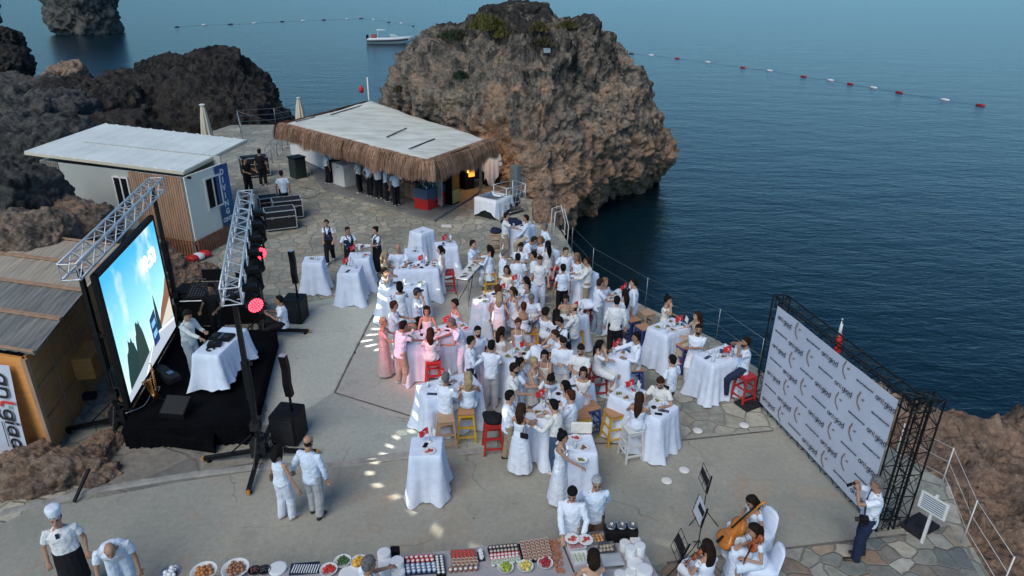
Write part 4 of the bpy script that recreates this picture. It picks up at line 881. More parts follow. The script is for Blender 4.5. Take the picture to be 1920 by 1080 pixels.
def case(P,d,rz,label,z=0):
    t=empty('flight_case',(P.x,P.y,z),rz,label,'flight case');x,y,h=d
    MB().box((0,0,h/2+.1),(x,y,h)).build('shell',M_dark,t);f=MB();e=.03
    for a in(-1,1):
        for b_ in(-1,1):
            f.bar((a*x/2,b_*y/2,.1),(a*x/2,b_*y/2,h+.1),e,up=Vector((0,1,0)));f.bar((-x/2,a*y/2,.1+(b_+1)/2*h),(x/2,a*y/2,.1+(b_+1)/2*h),e);f.bar((a*x/2,-y/2,.1+(b_+1)/2*h),(a*x/2,y/2,.1+(b_+1)/2*h),e)
    for a in(-1,1):f.bar((-x/2,a*y/2,h*.66+.1),(x/2,a*y/2,h*.66+.1),e)
    f.build('edge_trim',M_alu,t)
    for a in(-1,1):MB().box((a*x*.28,-y/2-.02,h*.66+.1),(.1,.03,.09)).build('latch',M_metal,t)
    for a in(-1,1):
        for b_ in(-1,1):MB().tube([(a*x*.42-.02,b_*y*.4,.05),(a*x*.42+.02,b_*y*.4,.05)],.05,10).build('wheel',M_black,t)
    return t
case(G(528,428),(1.15,.7,.72),.42,'black flight case with silver edges nearest the far loudspeaker')
case(G(541,408),(1.15,.7,.72),.42,'black flight case with silver edges behind the nearer flight case')
case(G(508,395),(.9,.6,.55),.5,'low black flight case behind the lighting truss')
case(G(480,330),(1.3,.8,.9),.5,'large dark case between the cabin banner and the man in black')
# ---------------- sea marks: buoys, boat ----------------
M_bw=mat('white_buoy',(.75,.76,.76),.4);M_br=mat('red_buoy',(.35,.02,.02),.4);M_bd=mat('dark_red_buoy',(.06,.02,.03),.4)
BL=[[(332,51,1),(383,47,0),(432,46,1),(477,44,0),(529,41,1),(569,39,0),(607,38,1),(651,36,0),(677,35,1),(700,37,0),(729,42,1),(752,44,0),(775,49,1)],
    [(1184,101,1),(1221,104,0),(1270,110,2),(1327,117,0),(1393,127,2),(1443,133,0),(1507,144,2),(1557,151,0),(1594,158,2),(1638,165,0),(1686,174,2),(1772,188,0),(1838,198,2)]]
def buoy(P,q,k,rz):
    t=empty('line_buoy',P,rz,None,'buoy','buoys on the sea line')
    s=.30 if k==1 else .22
    MB().lathe((0,0,.04),[(.05*s/.3,-.5*s/.3*1.3),(.17*s/.3,-.42*s/.3*1.3),(.2*s/.3,-.1*s/.3),(.2*s/.3,.1*s/.3),(.17*s/.3,.42*s/.3*1.3),(.05*s/.3,.5*s/.3*1.3)],12,axis=Matrix.Rotation(PI/2,3,'Y')).build('float',(M_bw,M_bd,M_br)[q],t,True);return t
for k,row in enumerate(BL):
    P=[G(x,y,SEA) for x,y,_ in row]
    for i,(p,(x,y,q)) in enumerate(zip(P,row)):
        d=P[min(i+1,len(P)-1)]-P[max(i-1,0)]
        b=buoy(p,q if k else q,1-k,math.atan2(d.y,d.x))
        b['label']=(('white','dark red','red')[q]+' float on the buoy line ')+('left of the huge rock in the far water' if k==0 else 'crossing the water right of the huge rock');b['group']=('white','dark red','red')[q]+' floats on the '+('far left' if k==0 else 'right')+' buoy line'
    tag(MB().tube([p+ZV*.01 for p in P],.006 if k else .012,4).build('buoy_rope',M_dark),'dark rope joining the floats '+('in the far water left of the huge rock' if k==0 else 'right of the huge rock'),'rope')
BP=G(732,82,SEA);BP.z=SEA;sc_b=(G(772,82,SEA)-G(692,86,SEA)).length/7.0;bt=empty('motor_boat',BP,0,'white speedboat with dark blue stripe moored behind the huge rock','boat')
hull=[]
for x,w,z0,z1 in((-3.3,1.0,-.1,.75),(-2,1.12,-.15,.8),(0,1.15,-.15,.85),(1.6,.95,-.1,.95),(2.7,.5,.1,1.05),(3.4,.06,.5,1.15)):
    hull.append([Vector((x,y*w,z)) for y,z in((-.35,z0),(-.8,z0+.28),(-1,z1-.12),(-1,z1),(0,z1),(1,z1),(1,z1-.12),(.8,z0+.28),(.35,z0))])
M_hull=mat('white_gelcoat',(.72,.74,.76),.3)
MB().rings(hull).build('hull',M_hull,bt,True)
st_=MB()
for s in(-1,1):
    pts=[(-3.3,1.03,.42),(-2,1.13,.45),(0,1.16,.5),(1.6,.97,.58),(2.7,.52,.68)]
    for (a,b_) in zip(pts,pts[1:]):st_.add([(a[0],s*a[1]*1.005,a[2]-.09),(b_[0],s*b_[1]*1.005,b_[2]-.09),(b_[0],s*b_[1]*1.01,b_[2]+.12),(a[0],s*a[1]*1.01,a[2]+.12)],[(0,1,2,3)])
st_.build('blue_stripe',M_navy,bt)
MB().rings([[Vector((x,y,z)) for x,y,z in((a,-w,.86),(a,w,.86),(a-.35,w*.8,h_),(a-.35,-w*.8,h_))] for a,w,h_ in((.3,.7,1.35),(1.0,.6,1.3),(1.6,.4,1.0))]).build('windscreen',mat('tinted_screen',(.35,.42,.42),.15),bt)
MB().box((-3.35,0,.9),(.35,.4,.7)).box((-3.4,0,.3),(.15,.15,.8)).build('outboard_motor',M_black,bt,bevel=.05)
MB().box((-2.4,.2,1.05),(.7,.9,.5)).build('red_cushion',mat('red_canvas',(.32,.07,.06),.8),bt,bevel=.06)
MB().tube([(-1.7,-.9,.85),(-1.6,-.85,1.9),(-1.6,.85,1.9),(-1.7,.9,.85)],.03,6).box((-1.2,0,1.95),(1.4,1.7,.05)).build('roll_bar',M_hull,bt,True)
bt.scale=(sc_b,)*3;bt.rotation_euler=(0,0,.06)
# ---------------- plants on rocks ----------------
def bush(P,r,col,label,n=900,h=1.0,parent=None,seed=0):
    rn_=random.Random(seed);mb=MB()
    for i in range(n):
        a=rn_.uniform(0,2*PI);q=rn_.random()**.5;cl=.75+.35*math.sin(a*3+seed)
        p=Vector((math.cos(a)*q*r[0]*cl,math.sin(a)*q*r[1]*cl,0));top=(1-q*q)*r[2]*h*rn_.uniform(.5,1.1)
        p.z=top;d=Vector((rn_.uniform(-.6,.6),rn_.uniform(-.6,.6),rn_.uniform(.3,1.2))).normalized()
        s=Vector((d.y,-d.x,rn_.uniform(-.3,.3))).normalized()*rn_.uniform(.018,.04);l=rn_.uniform(.10,.26)
        mb.add([p-s,p+s,p+d*l],[(0,1,2)])
    m=mat('shrub_leaves',col,.8,.35,3)
    N=m.node_tree.nodes;ge=N.new('ShaderNodeNewGeometry')
    c=ramp(N,m.node_tree.links,ge.outputs['Random Per Island'],[(0,tuple(x*.35 for x in col)),(.6,col),(1,tuple(min(1,x*1.7) for x in col))]);m.node_tree.links.new(c,N['Principled BSDF'].inputs['Base Color'])
    o=mb.build('shrub',m);o.location=P;return tag(o,label,'shrub')
def on_rock(px,py,o):                                    # drop a ray on the rock mesh
    from mathutils.bvhtree import BVHTree
    if not hasattr(on_rock,'t'):
        b=bpy.data.objects['rock_outcrop'];on_rock.t=BVHTree.FromPolygons([v.co for v in b.data.vertices],[tuple(p.vertices) for p in b.data.polygons])
    og=Vector((0,0,CH));d=(CF+CR*((px-960)/F)-CU*((py-540)/F)).normalized()
    h=on_rock.t.ray_cast(og,d);return h[0] if h[0] else GY(px,py,37)
for i,(x,y,r,c,l,n) in enumerate([(915,52,(1.1,.8,.55),(.10,.10,.02),'largest olive shrub in the middle of the huge rock top',2600),(945,66,(.9,.7,.45),(.11,.10,.025),'olive shrub at the right end of the largest shrub',1800),(900,42,(.5,.4,.4),(.10,.09,.025),'small olive shrub above the largest shrub',900),
    (1010,55,(.5,.5,.35),(.11,.09,.03),'olive shrub between the summit and the right shoulder',900),(1066,50,(.6,.5,.3),(.10,.09,.03),'olive shrub beside the rock knob on the right shoulder',900),(1022,82,(.5,.4,.3),(.07,.06,.025),'dry shrub near the brow of the huge rock',700),
    (850,70,(.9,.7,.35),(.03,.05,.02),'dark green low shrub on the left slope of the huge rock',1300),(862,145,(.4,.35,.3),(.015,.045,.02),'dark green tuft clinging to the left face of the huge rock',500),(750,170,(.5,.3,.25),(.06,.05,.02),'brownish tuft low on the left end of the huge rock',500)]):
    bush(on_rock(x,y,None)-ZV*.08,r,c,l,n,seed=i)
bush(Vector((-14.9,19.2,2.15)),(.5,.3,.25),(.05,.06,.03),'green tuft on the big tan boulder below the cabin',500,seed=21)
fl=on_rock(1025,100,None);fo=empty('floodlight',fl,0,'small floodlight fixed on the brow of the huge rock','floodlight');MB().box((0,-.15,.15),(.42,.12,.3)).build('housing',M_dark,fo,bevel=.02);MB().box((0,-.213,.15),(.34,.006,.22)).build('glass',mat('floodlight_glass',(.25,.33,.35),.2),fo)
# sign on a post at lower right
sg=G(1728,1018);so_=empty('notice_sign',sg,-1.0,'white notice board on a white post in front of the shore rocks','sign');MB().box((0,0,.65),(.06,.06,1.3)).build('post',M_white,so_)
MB().box((.0,-.045,1.05),(.62,.02,.42)).build('board',M_white,so_)
so_.scale=(.78,.78,.85);tl=MB()
for k in range(7):tl.box((0,-.058,1.20-k*.05),(.5,.003,.022))
tl.build('printed_text',mat('blue_grey_ink',(.10,.16,.25),.6),so_)
# in-floor lamps and loose plates on the paving
for i,(x,y,l) in enumerate([(1395,798,'round white floor lamp nearest the press wall'),(1308,808,'round white floor lamp beside the last cloth table on the flagstones'),(1283,882,'round white floor lamp on the concrete near the front'),(1250,902,'round white floor lamp on the concrete below its neighbour')]):
    o=MB().lathe((0,0,0),[(.11,0),(.11,.02),(.085,.028),(.02,.03)],20).build('floor_lamp',M_white,smooth=True);o.location=G(x,y,.012);tag(o,l,'floor lamp')
o=MB().box((0,0,.01),(.42,.3,.02),.1).build('floor_plate',M_white,bevel=.004);o.location=G(837,424,.01);tag(o,'white square plate lying on the flagstones right of the bar corner','plate')
# ---------------- people ----------------
SK=[mat('skin_%s'%n,c,.55,.08,10,sub=.0) for n,c in (('fair',(.50,.29,.20)),('light',(.42,.235,.155)),('olive',(.33,.18,.115)),('tan',(.25,.13,.08)))]
HR={k:mat('hair_'+k,c,.75,.45,34,.6,50,spec=.12) for k,c in dict(black=(.008,.007,.007),brown=(.035,.018,.010),dark=(.016,.010,.007),light=(.20,.12,.065),blonde=(.36,.27,.16),grey=(.13,.13,.135),silver=(.33,.34,.36),reddish=(.06,.022,.013)).items()}
FB={k:fabric('cloth_'+k,c) for k,c in dict(offwhite=(.72,.74,.76),coolwhite=(.64,.74,.88),lightstone=(.58,.57,.55),white=(.71,.78,.89),cream=(.78,.75,.66),ivory=(.72,.72,.69),beige=(.40,.34,.26),sand=(.33,.27,.20),black=(.012,.012,.016),navy=(.018,.026,.06),jeans=(.055,.085,.15),lightjeans=(.26,.34,.43),grey=(.20,.21,.22),pink=(.55,.40,.40),brown=(.13,.085,.06),lightgrey=(.42,.44,.46)).items()}
M_shoe=mat('white_shoe',(.55,.55,.55),.6);M_shoeb=mat('dark_shoe',(.025,.018,.015),.5);M_eye=mat('eye_dark',(.02,.012,.01),.4);M_lip=mat('lips',(.28,.09,.075),.5)
FBT=bpy.data.textures.new('cloth_wrinkles','CLOUDS');FBT.noise_scale=.085;FBT.noise_depth=2
def ik(a,t,l1,l2,pole):
    d=t-a;L=min(d.length,(l1+l2)*.995);d=d.normalized();t=a+d*L
    x=(l1*l1-l2*l2+L*L)/(2*L);h=math.sqrt(max(0,l1*l1-x*x));p=(pole-d*pole.dot(d))
    p=p.normalized() if p.length>1e-4 else Vector((0,0,-1))
    return a+d*x+p*h,t
WR={}
ARMS=dict(down=(( .27,.06,.86),(-.27,.06,.86)),table=((.20,.42,1.13),(-.20,.42,1.13)),phone=((.07,.30,1.20),(-.06,.30,1.18)),chin=((.08,.17,1.46),(-.12,.30,1.13)),
 cross=((-.12,.24,1.16),(.13,.24,1.12)),back=((.07,-.17,.98),(-.07,-.17,.98)),pocket=((.22,.08,.92),(-.22,.08,.92)),reach=((.16,.60,1.14),(-.20,.32,1.12)),reachl=((.20,.32,1.12),(-.16,.60,1.14)),
 hip=((.25,.02,.98),(-.27,.06,.86)),tray=((.30,.06,.88),(-.16,.36,1.14)),one=((.20,.42,1.13),(-.26,.05,.86)),camera=((.07,.30,1.50),(-.05,.30,1.50)),swing=((.27,.16,.90),(-.27,-.10,.88)),wide=((.42,.10,.92),(-.42,.10,.92)),
 bend=((.30,.34,.55),(-.30,.34,.55)),lap=((.12,.34,.88),(-.12,.34,.88)),face=((.07,.19,1.50),(-.07,.19,1.48)),violin=((.10,.34,1.30),(-.20,.55,1.36)),cello=((.25,.42,.92),(-.10,.20,1.32)),up=((.35,.22,1.42),(-.27,.06,.86)),hold=((.27,.05,.86),(-.40,.05,.90)),holdr=((.40,.05,.90),(-.27,.05,.86)),serve=((.10,.45,1.05),(-.22,.28,.98)))
def hand_mesh(mb,w,e,curl=.5,side=1,big=1.0):
    "palm, four fingers and a thumb, growing from the wrist w away from the elbow e"
    d=(w-e).normalized();x,y=frame(d);x*=side
    pr=[];
    for t,rx,ry in((-.01,.026,.022),(.03,.036,.018),(.075,.042,.016),(.092,.038,.013)):
        c=w+d*t;pr.append([c+x*rx*math.cos(a)+y*ry*math.sin(a) for a in [2*PI*k/10 for k in range(10)]])
    mb.rings(pr)
    for k,(o,l) in enumerate(((-.030,.058),(-.010,.074),(.011,.078),(.031,.068))):
        b=w+d*.085+x*o*1.05;c1=(d-y*curl*.45+x*o*3.2).normalized();c2=(d-y*curl*1.3+x*o*2).normalized();r=.0092*big
        mb.tube([b,b+c1*l*.5,b+c1*l*.5+c2*l*.5],[r,r*.95,r*.78],6)
    b=w+d*.025+x*.034;mb.tube([b,b+(d*.6+x*.8-y*.25).normalized()*.04,b+(d*.6+x*.8-y*.25).normalized()*.04+(d+x*.2-y*.4).normalized()*.03],[.0125*big,.011*big,.009*big],6)
def person(px,py,face,pose='stand',arms='down',sex='m',h=None,top='white',bottom='white',outfit='shirt',hair='dark',hs='short',skin=1,lean=0,label='',look=None,near=False,z0=0,at=None,sleeve='short',shoes=None,beard=False,props=(),twist=0,cat='man',group=None,seat=.78,build=1.0,arms_t=None,headpitch=0,gap=.0):
    h=h or (1.76 if sex=='m' else 1.65);s=h/1.75;f=sex=='f';rn_=random.Random(hash((px,py,face))&0xffff)
    sit=pose=='sit';bend=pose=='bend'
    pz=(seat+.10)/s if sit else .95
    la=R(lean);rot=Matrix.Rotation(-la,3,'X')            # lean forward (+y)
    piv=Vector((0,0,pz))
    def up(x,y,z):return piv+rot@Vector((x,y,z))          # point of the trunk, z above the pelvis
    shw=(.155 if f else .180)*build;hw=(.165 if f else .155)*build
    shz=.465;neckz=.505;headz=.685
    hc=up(0,.015,headz)+Vector((0,.02+.04*math.sin(la),-.03*math.sin(la)))
    # place the figure: its head centre is seen at (px,py)
    H3=G(px,py,z0+hc.z*s);fr=R(face)-PI/2
    off=Matrix.Rotation(fr,3,'Z')@Vector((hc.x*s,hc.y*s,0));base=Vector((H3.x-off.x,H3.y-off.y,z0))
    if at is not None:base=Vector((at[0],at[1],z0))
    t=empty('person',base,fr,label,cat,group);t.scale=(s,s,s)
    vox=.0085 if near else .0125
    lx=Matrix.Rotation(la*.0,3,'X')
    A=ARMS[arms] if arms_t is None else arms_t
    UA,FA=(.285,.255)
    body=MB();n=14
    def el(c,rx,ry,tilt=None):
        M=tilt or Matrix.Identity(3);return [c+M@Vector((rx*math.cos(2*PI*k/n),ry*math.sin(2*PI*k/n),0)) for k in range(n)]
    if f:prof=((-.11,.10,.09),(-.03,hw,.118),(.06,hw*.93,.11),(.17,.122,.088),(.30,.142,.105),(.36,.146,.112),(.43,.130,.082),(.485,.085,.062),(.52,.052,.052),(.60,.050,.052))
    else:prof=((-.11,.10,.09),(-.03,hw,.112),(.06,hw*.98,.11),(.17,.145,.105),(.30,.168,.118),(.37,.172,.115),(.43,.150,.09),(.485,.09,.068),(.52,.060,.058),(.60,.056,.060))
    prof=[(z,rx*(build if z<.5 else 1),ry*(build*1.03 if z<.45 else 1)) for z,rx,ry in prof]
    cov=outfit in('shirt','tee','waiter','staff','chef','blouse','shortskirt');kb_=.86 if cov else (.94 if outfit!='topless_back' else 1)
    body.rings([el(up(0,0,z),rx*(kb_ if z<.47 else 1),ry*(kb_ if z<.47 else 1),rot) for z,rx,ry in prof])
    # head
    yaw=R(look) if look is not None else 0
    HM=Matrix.Rotation(yaw,3,'Z')@Matrix.Rotation(-(la*.55)-R(headpitch),3,'X');
    def hp(x,y,z):return hc+HM@Vector((x,y,z))
    rr=[]
    for z,rx,ry,cy in((-.122,.028,.025,.052),(-.112,.045,.045,.035),(-.085,.058,.070,.018),(-.045,.067,.086,.006),(0,.073,.094,.0),(.045,.075,.096,-.004),(.08,.066,.084,-.008),(.105,.046,.058,-.010),(.118,.02,.026,-.01)):
        rr.append([hp(rx*math.cos(2*PI*k/n),cy+ry*math.sin(2*PI*k/n),z) for k in range(n)])
    body.rings(rr)
    body.tube([hp(0,.090,.020),hp(0,.108,-.018),hp(0,.100,-.030)],[.009,.015,.011],6)
    for sd in(-1,1):body.ball(hp(sd*.074,-.004,-.004),(.012,.018,.030),8,6,M=HM);body.ball(hp(sd*.03,.084,-.055),(.02,.012,.012),6,5)
    body.tube([hp(0,-.01,-.16),hp(0,-.005,-.06)],[.054,.056],10)
    # arms
    wr=[];elb=[];sh=[]
    for i,sd in enumerate((1,-1)):
        S0=up(sd*shw,0,shz-.04);T=Vector(A[i]);
        if sit and arms in('down','pocket'):T=Vector((sd*.16,.30,pz+.12))
        if lean>12 and arms in('table','reach','reachl','phone','one','serve'):T=T+Vector((0,.08,-.02))
        W_=T;E,W_=ik(S0,W_,UA,FA,Vector((sd*.55,-.45,-.7)));wr.append(W_);elb.append(E);sh.append(S0)
        ka=.80 if (cov and sleeve!='none') else 1
        body.tube([up(sd*shw*.55,0,shz-.02),S0-Vector((0,0,.012*cov)),S0.lerp(E,.5),E,E.lerp(W_,.35),W_],[.045*ka,(.052 if not f else .044)*ka,(.043 if not f else .036)*(1+ka)/2,.036 if not f else .031,.035 if not f else .030,.024 if not f else .021],10)
        hand_mesh(body,W_,E,.55 if arms in('down','pocket','swing','wide') else .8,sd,1.0 if near else 1.12)
    # legs
    ank=[];kn=[];hj=[]
    for i,sd in enumerate((1,-1)):
        J=Vector((sd*.085,0,pz-.04))
        if sit:Fp=Vector((sd*.13,.36,max(.10,pz-.62)+.03*sd));pole=Vector((sd*.25,1,.9))
        elif pose=='walk':Fp=Vector((sd*.08,.26*sd,.09 if sd>0 else .13));pole=Vector((0,1,0))
        elif pose=='seatlow':Fp=Vector((sd*.13,.45,.09));pole=Vector((0,1,1))
        else:Fp=Vector((sd*.10+.0,(.05*sd if rn_.random()<.6 else -.06*sd),.09));pole=Vector((sd*.1,1,0))
        K,Fp=ik(J,Fp,*((.44,.425) if sit else (.418,.408)),pole);ank.append(Fp);kn.append(K);hj.append(J)
        body.tube([J+Vector((0,0,.05)),J.lerp(K,.3),J.lerp(K,.75),K,K.lerp(Fp,.35),K.lerp(Fp,.75),Fp],[q*(.86 if (cov and outfit!='shortskirt') else 1) for q in(.082,.085,.060,.052,.055,.036,.034)],10)
        body.tube([Fp+Vector((0,-.05,-.05)),Fp+Vector((sd*.01,.05,-.055)),Fp+Vector((sd*.015,.15,-.07))],[(.032,.035),(.038,.03),(.03,.018)],8)
    o=body.build('body',SK[skin],t,True)
    def rem(o,v,sm=4,dp=0):
        r=o.modifiers.new('fuse','REMESH');r.mode='VOXEL';r.voxel_size=v;r.use_smooth_shade=True
        if sm:q=o.modifiers.new('soften','SMOOTH');q.iterations=sm;q.factor=.5
        if dp:
            q=o.modifiers.new('wrinkles','DISPLACE');q.texture=FBT;q.strength=dp;q.mid_level=.5;q.texture_coords='LOCAL'
    rem(o,vox,1)
    # face marks
    fm=MB()
    for sd in(-1,1):
        fm.ball(hp(sd*.030,.083,.006),(.014,.010,.0065),8,5,0,HM);fm.tube([hp(sd*.014,.094,.026),hp(sd*.032,.090,.031),hp(sd*.048,.078,.025)],.0045,5,1)
    fm.ball(hp(0,.0925,-.062),(.022,.008,.007),8,4,2,HM)
    fo=fm.build('face',[M_eye,HR['dark'] if hair in('blonde','light') else HR[hair] if hair!='silver' else HR['grey'],M_lip],t,True)
    if beard:
        b_=MB();rr=[]
        for z,rx,ry,cy in((-.128,.022,.020,.052),(-.116,.048,.050,.036),(-.088,.062,.075,.018),(-.055,.0695,.086,.008)):
            rr.append([hp(rx*math.cos(a),cy+ry*math.sin(a)*1.02,z) for a in [PI*(k/10*1.1-.05) for k in range(11)]])
        V_=[p for r in rr for p in r];b_.add(V_,[(i*11+j,i*11+j+1,(i+1)*11+j+1,(i+1)*11+j) for i in range(3) for j in range(10)]);b_.add(rr[0],[tuple(range(11))])
        b_.tube([hp(-.028,.098,-.048),hp(0,.106,-.044),hp(.028,.098,-.048)],.006,6);b_.build('beard',HR['dark'] if hair!='grey' else HR['grey'],t,True)
    # hair
    hb=MB()
    if hs!='bald':
        m_=HM;k=1.0;vol=.010 if hs=='short' else .018
        rr=[]
        for z,rx,ry,cy in((-.075,.050,.045,-.045),(-.045,.068,.068,-.028),(-.005,.076,.074,-.022),(.035,.079,.088,-.014),(.065,.078,.094,-.010),(.092,.068,.084,-.010),(.114,.048,.062,-.012),(.128,.02,.028,-.012)):
            back=1.0
            rr.append([hp((rx+vol)*math.cos(2*PI*q/n),cy+(ry+(vol if math.sin(2*PI*q/n)<.3 else vol*.3))*math.sin(2*PI*q/n)-(.0 if z>.04 else .012),z+(.008 if math.sin(2*PI*q/n)>.5 else 0)) for q in range(n)])
        hb.rings(rr)
        if hs in('long','xlong','mid'):
            ln={'mid':.22,'long':.36,'xlong':.50}[hs];pts=[];rd_=[]
            bk=HM@Vector((0,-1,0));
            for q in range(7):
                u=q/6;p=hp(0,-.055,.05)+bk*(.018*math.sin(u*PI)+.05*min(u,.35)/.35)+Vector((.012*math.sin(u*6+px),0,-ln*u))
                # keep the hair behind the leaning back
                pts.append(p-rot@Vector((0,.02,0))+ (rot@Vector((0,0,-ln*u))-Vector((0,0,-ln*u)))*.6);rd_.append((.075+.028*math.sin(u*PI)-.035*u*u,.045-.016*u))
            hb.tube(pts,rd_,12,up=HM@Vector((0,1,0)) if 0 else Vector((0,1,0)))
            for sd in(-1,1):
                hb.tube([hp(sd*.062,.03,.055),hp(sd*.083,.012,.0),hp(sd*.085,-.005,-.07),hp(sd*.082,-.02,-.15)],[.016,.022,.024,.012],8)
        if hs=='bun':hb.ball(hp(0,-.105,.075),.045,10,8)
        if hs=='topbun':hb.ball(hp(0,-.06,.150),.05,10,8)
        if hs=='tail':
            hb.tube([hp(0,-.09,.05),hp(0,-.135,.03),hp(0,-.145,-.08),hp(0,-.13,-.22),hp(0,-.12,-.32)],[.022,.034,.036,.028,.008],9)
        if hs=='curly':
            for q in range(46):
                a=rn_.uniform(0,2*PI);e=rn_.uniform(-.6,1.4);
                if math.sin(a)>.35 and e<.5:continue
                hb.ball(hp(.098*math.cos(a)*math.cos(e),-.02+.10*math.sin(a)*math.cos(e),.015+.105*math.sin(e)),.032,6,5)
        o=hb.build('hair',HR[hair],t,True);rem(o,.009 if near else .012,2,.012 if hs!='short' else .006)
    else:
        rr=[[hp((rx+.003)*math.cos(a),cy+(ry+.003)*math.sin(a),z) for a in [PI+PI*(q/12*1.16-.08) for q in range(13)]] for z,rx,ry,cy in((-.06,.062,.078,.0),(-.02,.071,.09,.0),(.02,.0745,.095,-.002),(.035,.074,.095,-.004))]
        V_=[p for r in rr for p in r];hb.add(V_,[(i*13+j,i*13+j+1,(i+1)*13+j+1,(i+1)*13+j) for i in range(3) for j in range(12)]);hb.build('hair',HR['grey' if hair=='silver' else hair],t,True)
    # clothes
    inf=.012
    def trunk(z0_,z1_,ex,flare=None,mb=None):
        mb=mb or MB();pr=[p for p in prof if z0_<=p[0]<=z1_];
        return mb,pr
    def sleeves(mb,fr_,ex):
        for S0,E,W_ in zip(sh,elb,wr):
            pts=[up(0,0,shz-.055).lerp(S0,.55),S0];rs=[.050+ex,.058+ex]
            if fr_<=1:pts+=[S0.lerp(E,fr_*.5),S0.lerp(E,fr_)];rs+=[.058+ex,.058+ex]
            else:pts+=[S0.lerp(E,.5),E,E.lerp(W_,(fr_-1)*.5),E.lerp(W_,fr_-1)];rs+=[.055+ex,.048+ex,.046+ex,.040+ex]
            if f:rs=[r-.008 for r in rs]
            mb.tube(pts,rs,10)
    def leg_cloth(m,name='trousers',ln=1.0,ex=.018,wide=0):
        mb=MB();mb.rings([el(up(0,0,z),rx+.016,ry+.016,rot) for z,rx,ry in prof if z<=.12][::1])
        for J,K,Fp in zip(hj,kn,ank):
            if ln>=1:mb.tube([J+Vector((0,0,.06)),J.lerp(K,.3),J.lerp(K,.8),K,K.lerp(Fp,.5),Fp+Vector((0,0,-.02))],[.094+ex*.6,.094+ex*.6,.076+ex,.072+ex+wide*.5,.058+ex+wide,.050+ex+wide*1.6],10)
            else:mb.tube([J+Vector((0,0,.06)),J.lerp(K,.3),J.lerp(K,ln)],[.09+ex,.09+ex,.08+ex],10)
        o=mb.build(name,m,t,True);rem(o,.014 if not near else .011,3,.016);return o
    mt=FB[top];mbm=FB[bottom]
    if top=='white':mt=FB[rn_.choice(('white','white','offwhite','coolwhite'))]
    if bottom=='white':mbm=FB[rn_.choice(('offwhite','white','lightstone','coolwhite'))]
    low=-.13 if outfit in('shirt','tee','blouse') else -.02
    def shirt(fr_,m=mt,name='shirt',low=low,ex=.016,neck=.475):
        mb=MB();R_=[el(up(0,0,low),hw+.030,.125*build+.022,rot),el(up(0,-.0,low*.3+.0),hw+.026,.128*build+.014,rot)]
        R_+=[el(up(0,0,z),rx+ex+(.012 if .1<z<.3 else 0),ry+ex+(.010 if .1<z<.3 else 0),rot) for z,rx,ry in prof if .02<z<neck]
        R_.append(el(up(0,-.004,.490),.092 if not f else .080,.072,rot));R_.append(el(up(0,-.01,.512),.068 if not f else .058,.064,rot))
        mb.rings(R_);
        if fr_:sleeves(mb,fr_,.004)
        o=mb.build(name,m,t,True);rem(o,.0125 if not near else .010,2,.034);return o
    sl={'short':.62,'long':1.86,'none':0,'rolled':1.35,'cap':.30}[sleeve]
    if outfit in('shirt','tee'):
        leg_cloth(mbm,wide=.004);shirt(sl)
        if near or outfit=='shirt':                       # collar and placket
            cm=MB();cm.tube([up(.062*math.sin(a),.064*math.cos(a)-.004,.508-.03*max(0,math.cos(a))) for a in [PI*2*q/14+.25 for q in range(14)]],.011,6);cm.build('collar',mt,t,True)
    elif outfit=='blouse':leg_cloth(mbm,wide=.007);shirt(sl,low=-.04)
    elif outfit=='shortskirt':
        shirt(sl,low=-.02);mb=MB();mb.rings([el(up(0,0,.10),.150,.115,rot),el(up(0,0,0),.185,.14,rot),el(up(0,0,-.14),.19,.15),el(Vector((0,0,pz-.36)),.185,.15)]);o=mb.build('skirt',mbm,t,True);rem(o,.012,2,.008)
    elif outfit in('dress','longdress','topless_back'):
        mb=MB();cut=.43 if sleeve!='none' else .385
        if outfit=='topless_back':cut=.30
        R_=[el(up(0,0,z),rx+.012,ry+.014,rot) for z,rx,ry in prof if -.12<z<cut+.02]
        if sit:
            mb.rings(R_)
            for J,K,Fp in zip(hj,kn,ank):mb.tube([J+Vector((0,-.02,.03)),J.lerp(K,.5)+Vector((0,0,.015)),K+Vector((0,.03,.02))],[.118,.108,.098],10)
            mb.rings([[ (kn[0]+kn[1])/2+Vector((0,.02,0))+Vector((rx*math.cos(a),ry*math.sin(a),z)) for a in [2*PI*q/n for q in range(n)]] for z,rx,ry in((.06,.17,.09),(-.15,.19,.12),(-.30,.21,.14))])
            if outfit=='longdress':mb.rings([[ (kn[0]+kn[1])/2+Vector((0,-.02,0))+Vector((rx*math.cos(a),ry*math.sin(a),z)) for a in [2*PI*q/n for q in range(n)]] for z,rx,ry in((-.25,.20,.13),(-.45,.24,.17),(-kn[0].z+.04,.27,.2))])
        else:
            bt=.42 if outfit=='dress' else .86;fl=.05 if outfit=='dress' else .11
            SKR=[[Vector((0,0,pz-bt*u))+Vector(((hw+.02+fl*u+.012*u*math.sin(q*2.3*2))*math.cos(2*PI*q/28),(.125+fl*u+.012*u*math.sin(q*2.3*2))*math.sin(2*PI*q/28),0)) for q in range(28)] for u in(1,.75,.5,.25,.05)]
            mb.rings(SKR);mb.rings(R_)
        if sleeve not in('none',):sleeves(mb,sl,.0)
        elif outfit!='topless_back':
            for sd in(-1,1):mb.tube([up(sd*.08,.10,cut-.03),up(sd*.085,.05,.485),up(sd*.08,-.07,cut-.02)],.014,6)
        else:mb.tube([up(.06,.10,.28),up(.05,.06,.46),up(0,-.065,.50),up(-.05,.06,.46),up(-.06,.10,.28)],.014,6)
        o=mb.build('dress',mt,t,True);rem(o,.0125,3,.018)
    elif outfit=='waiter':
        leg_cloth(FB['black'],wide=.012);shirt(sl,FB['white'])
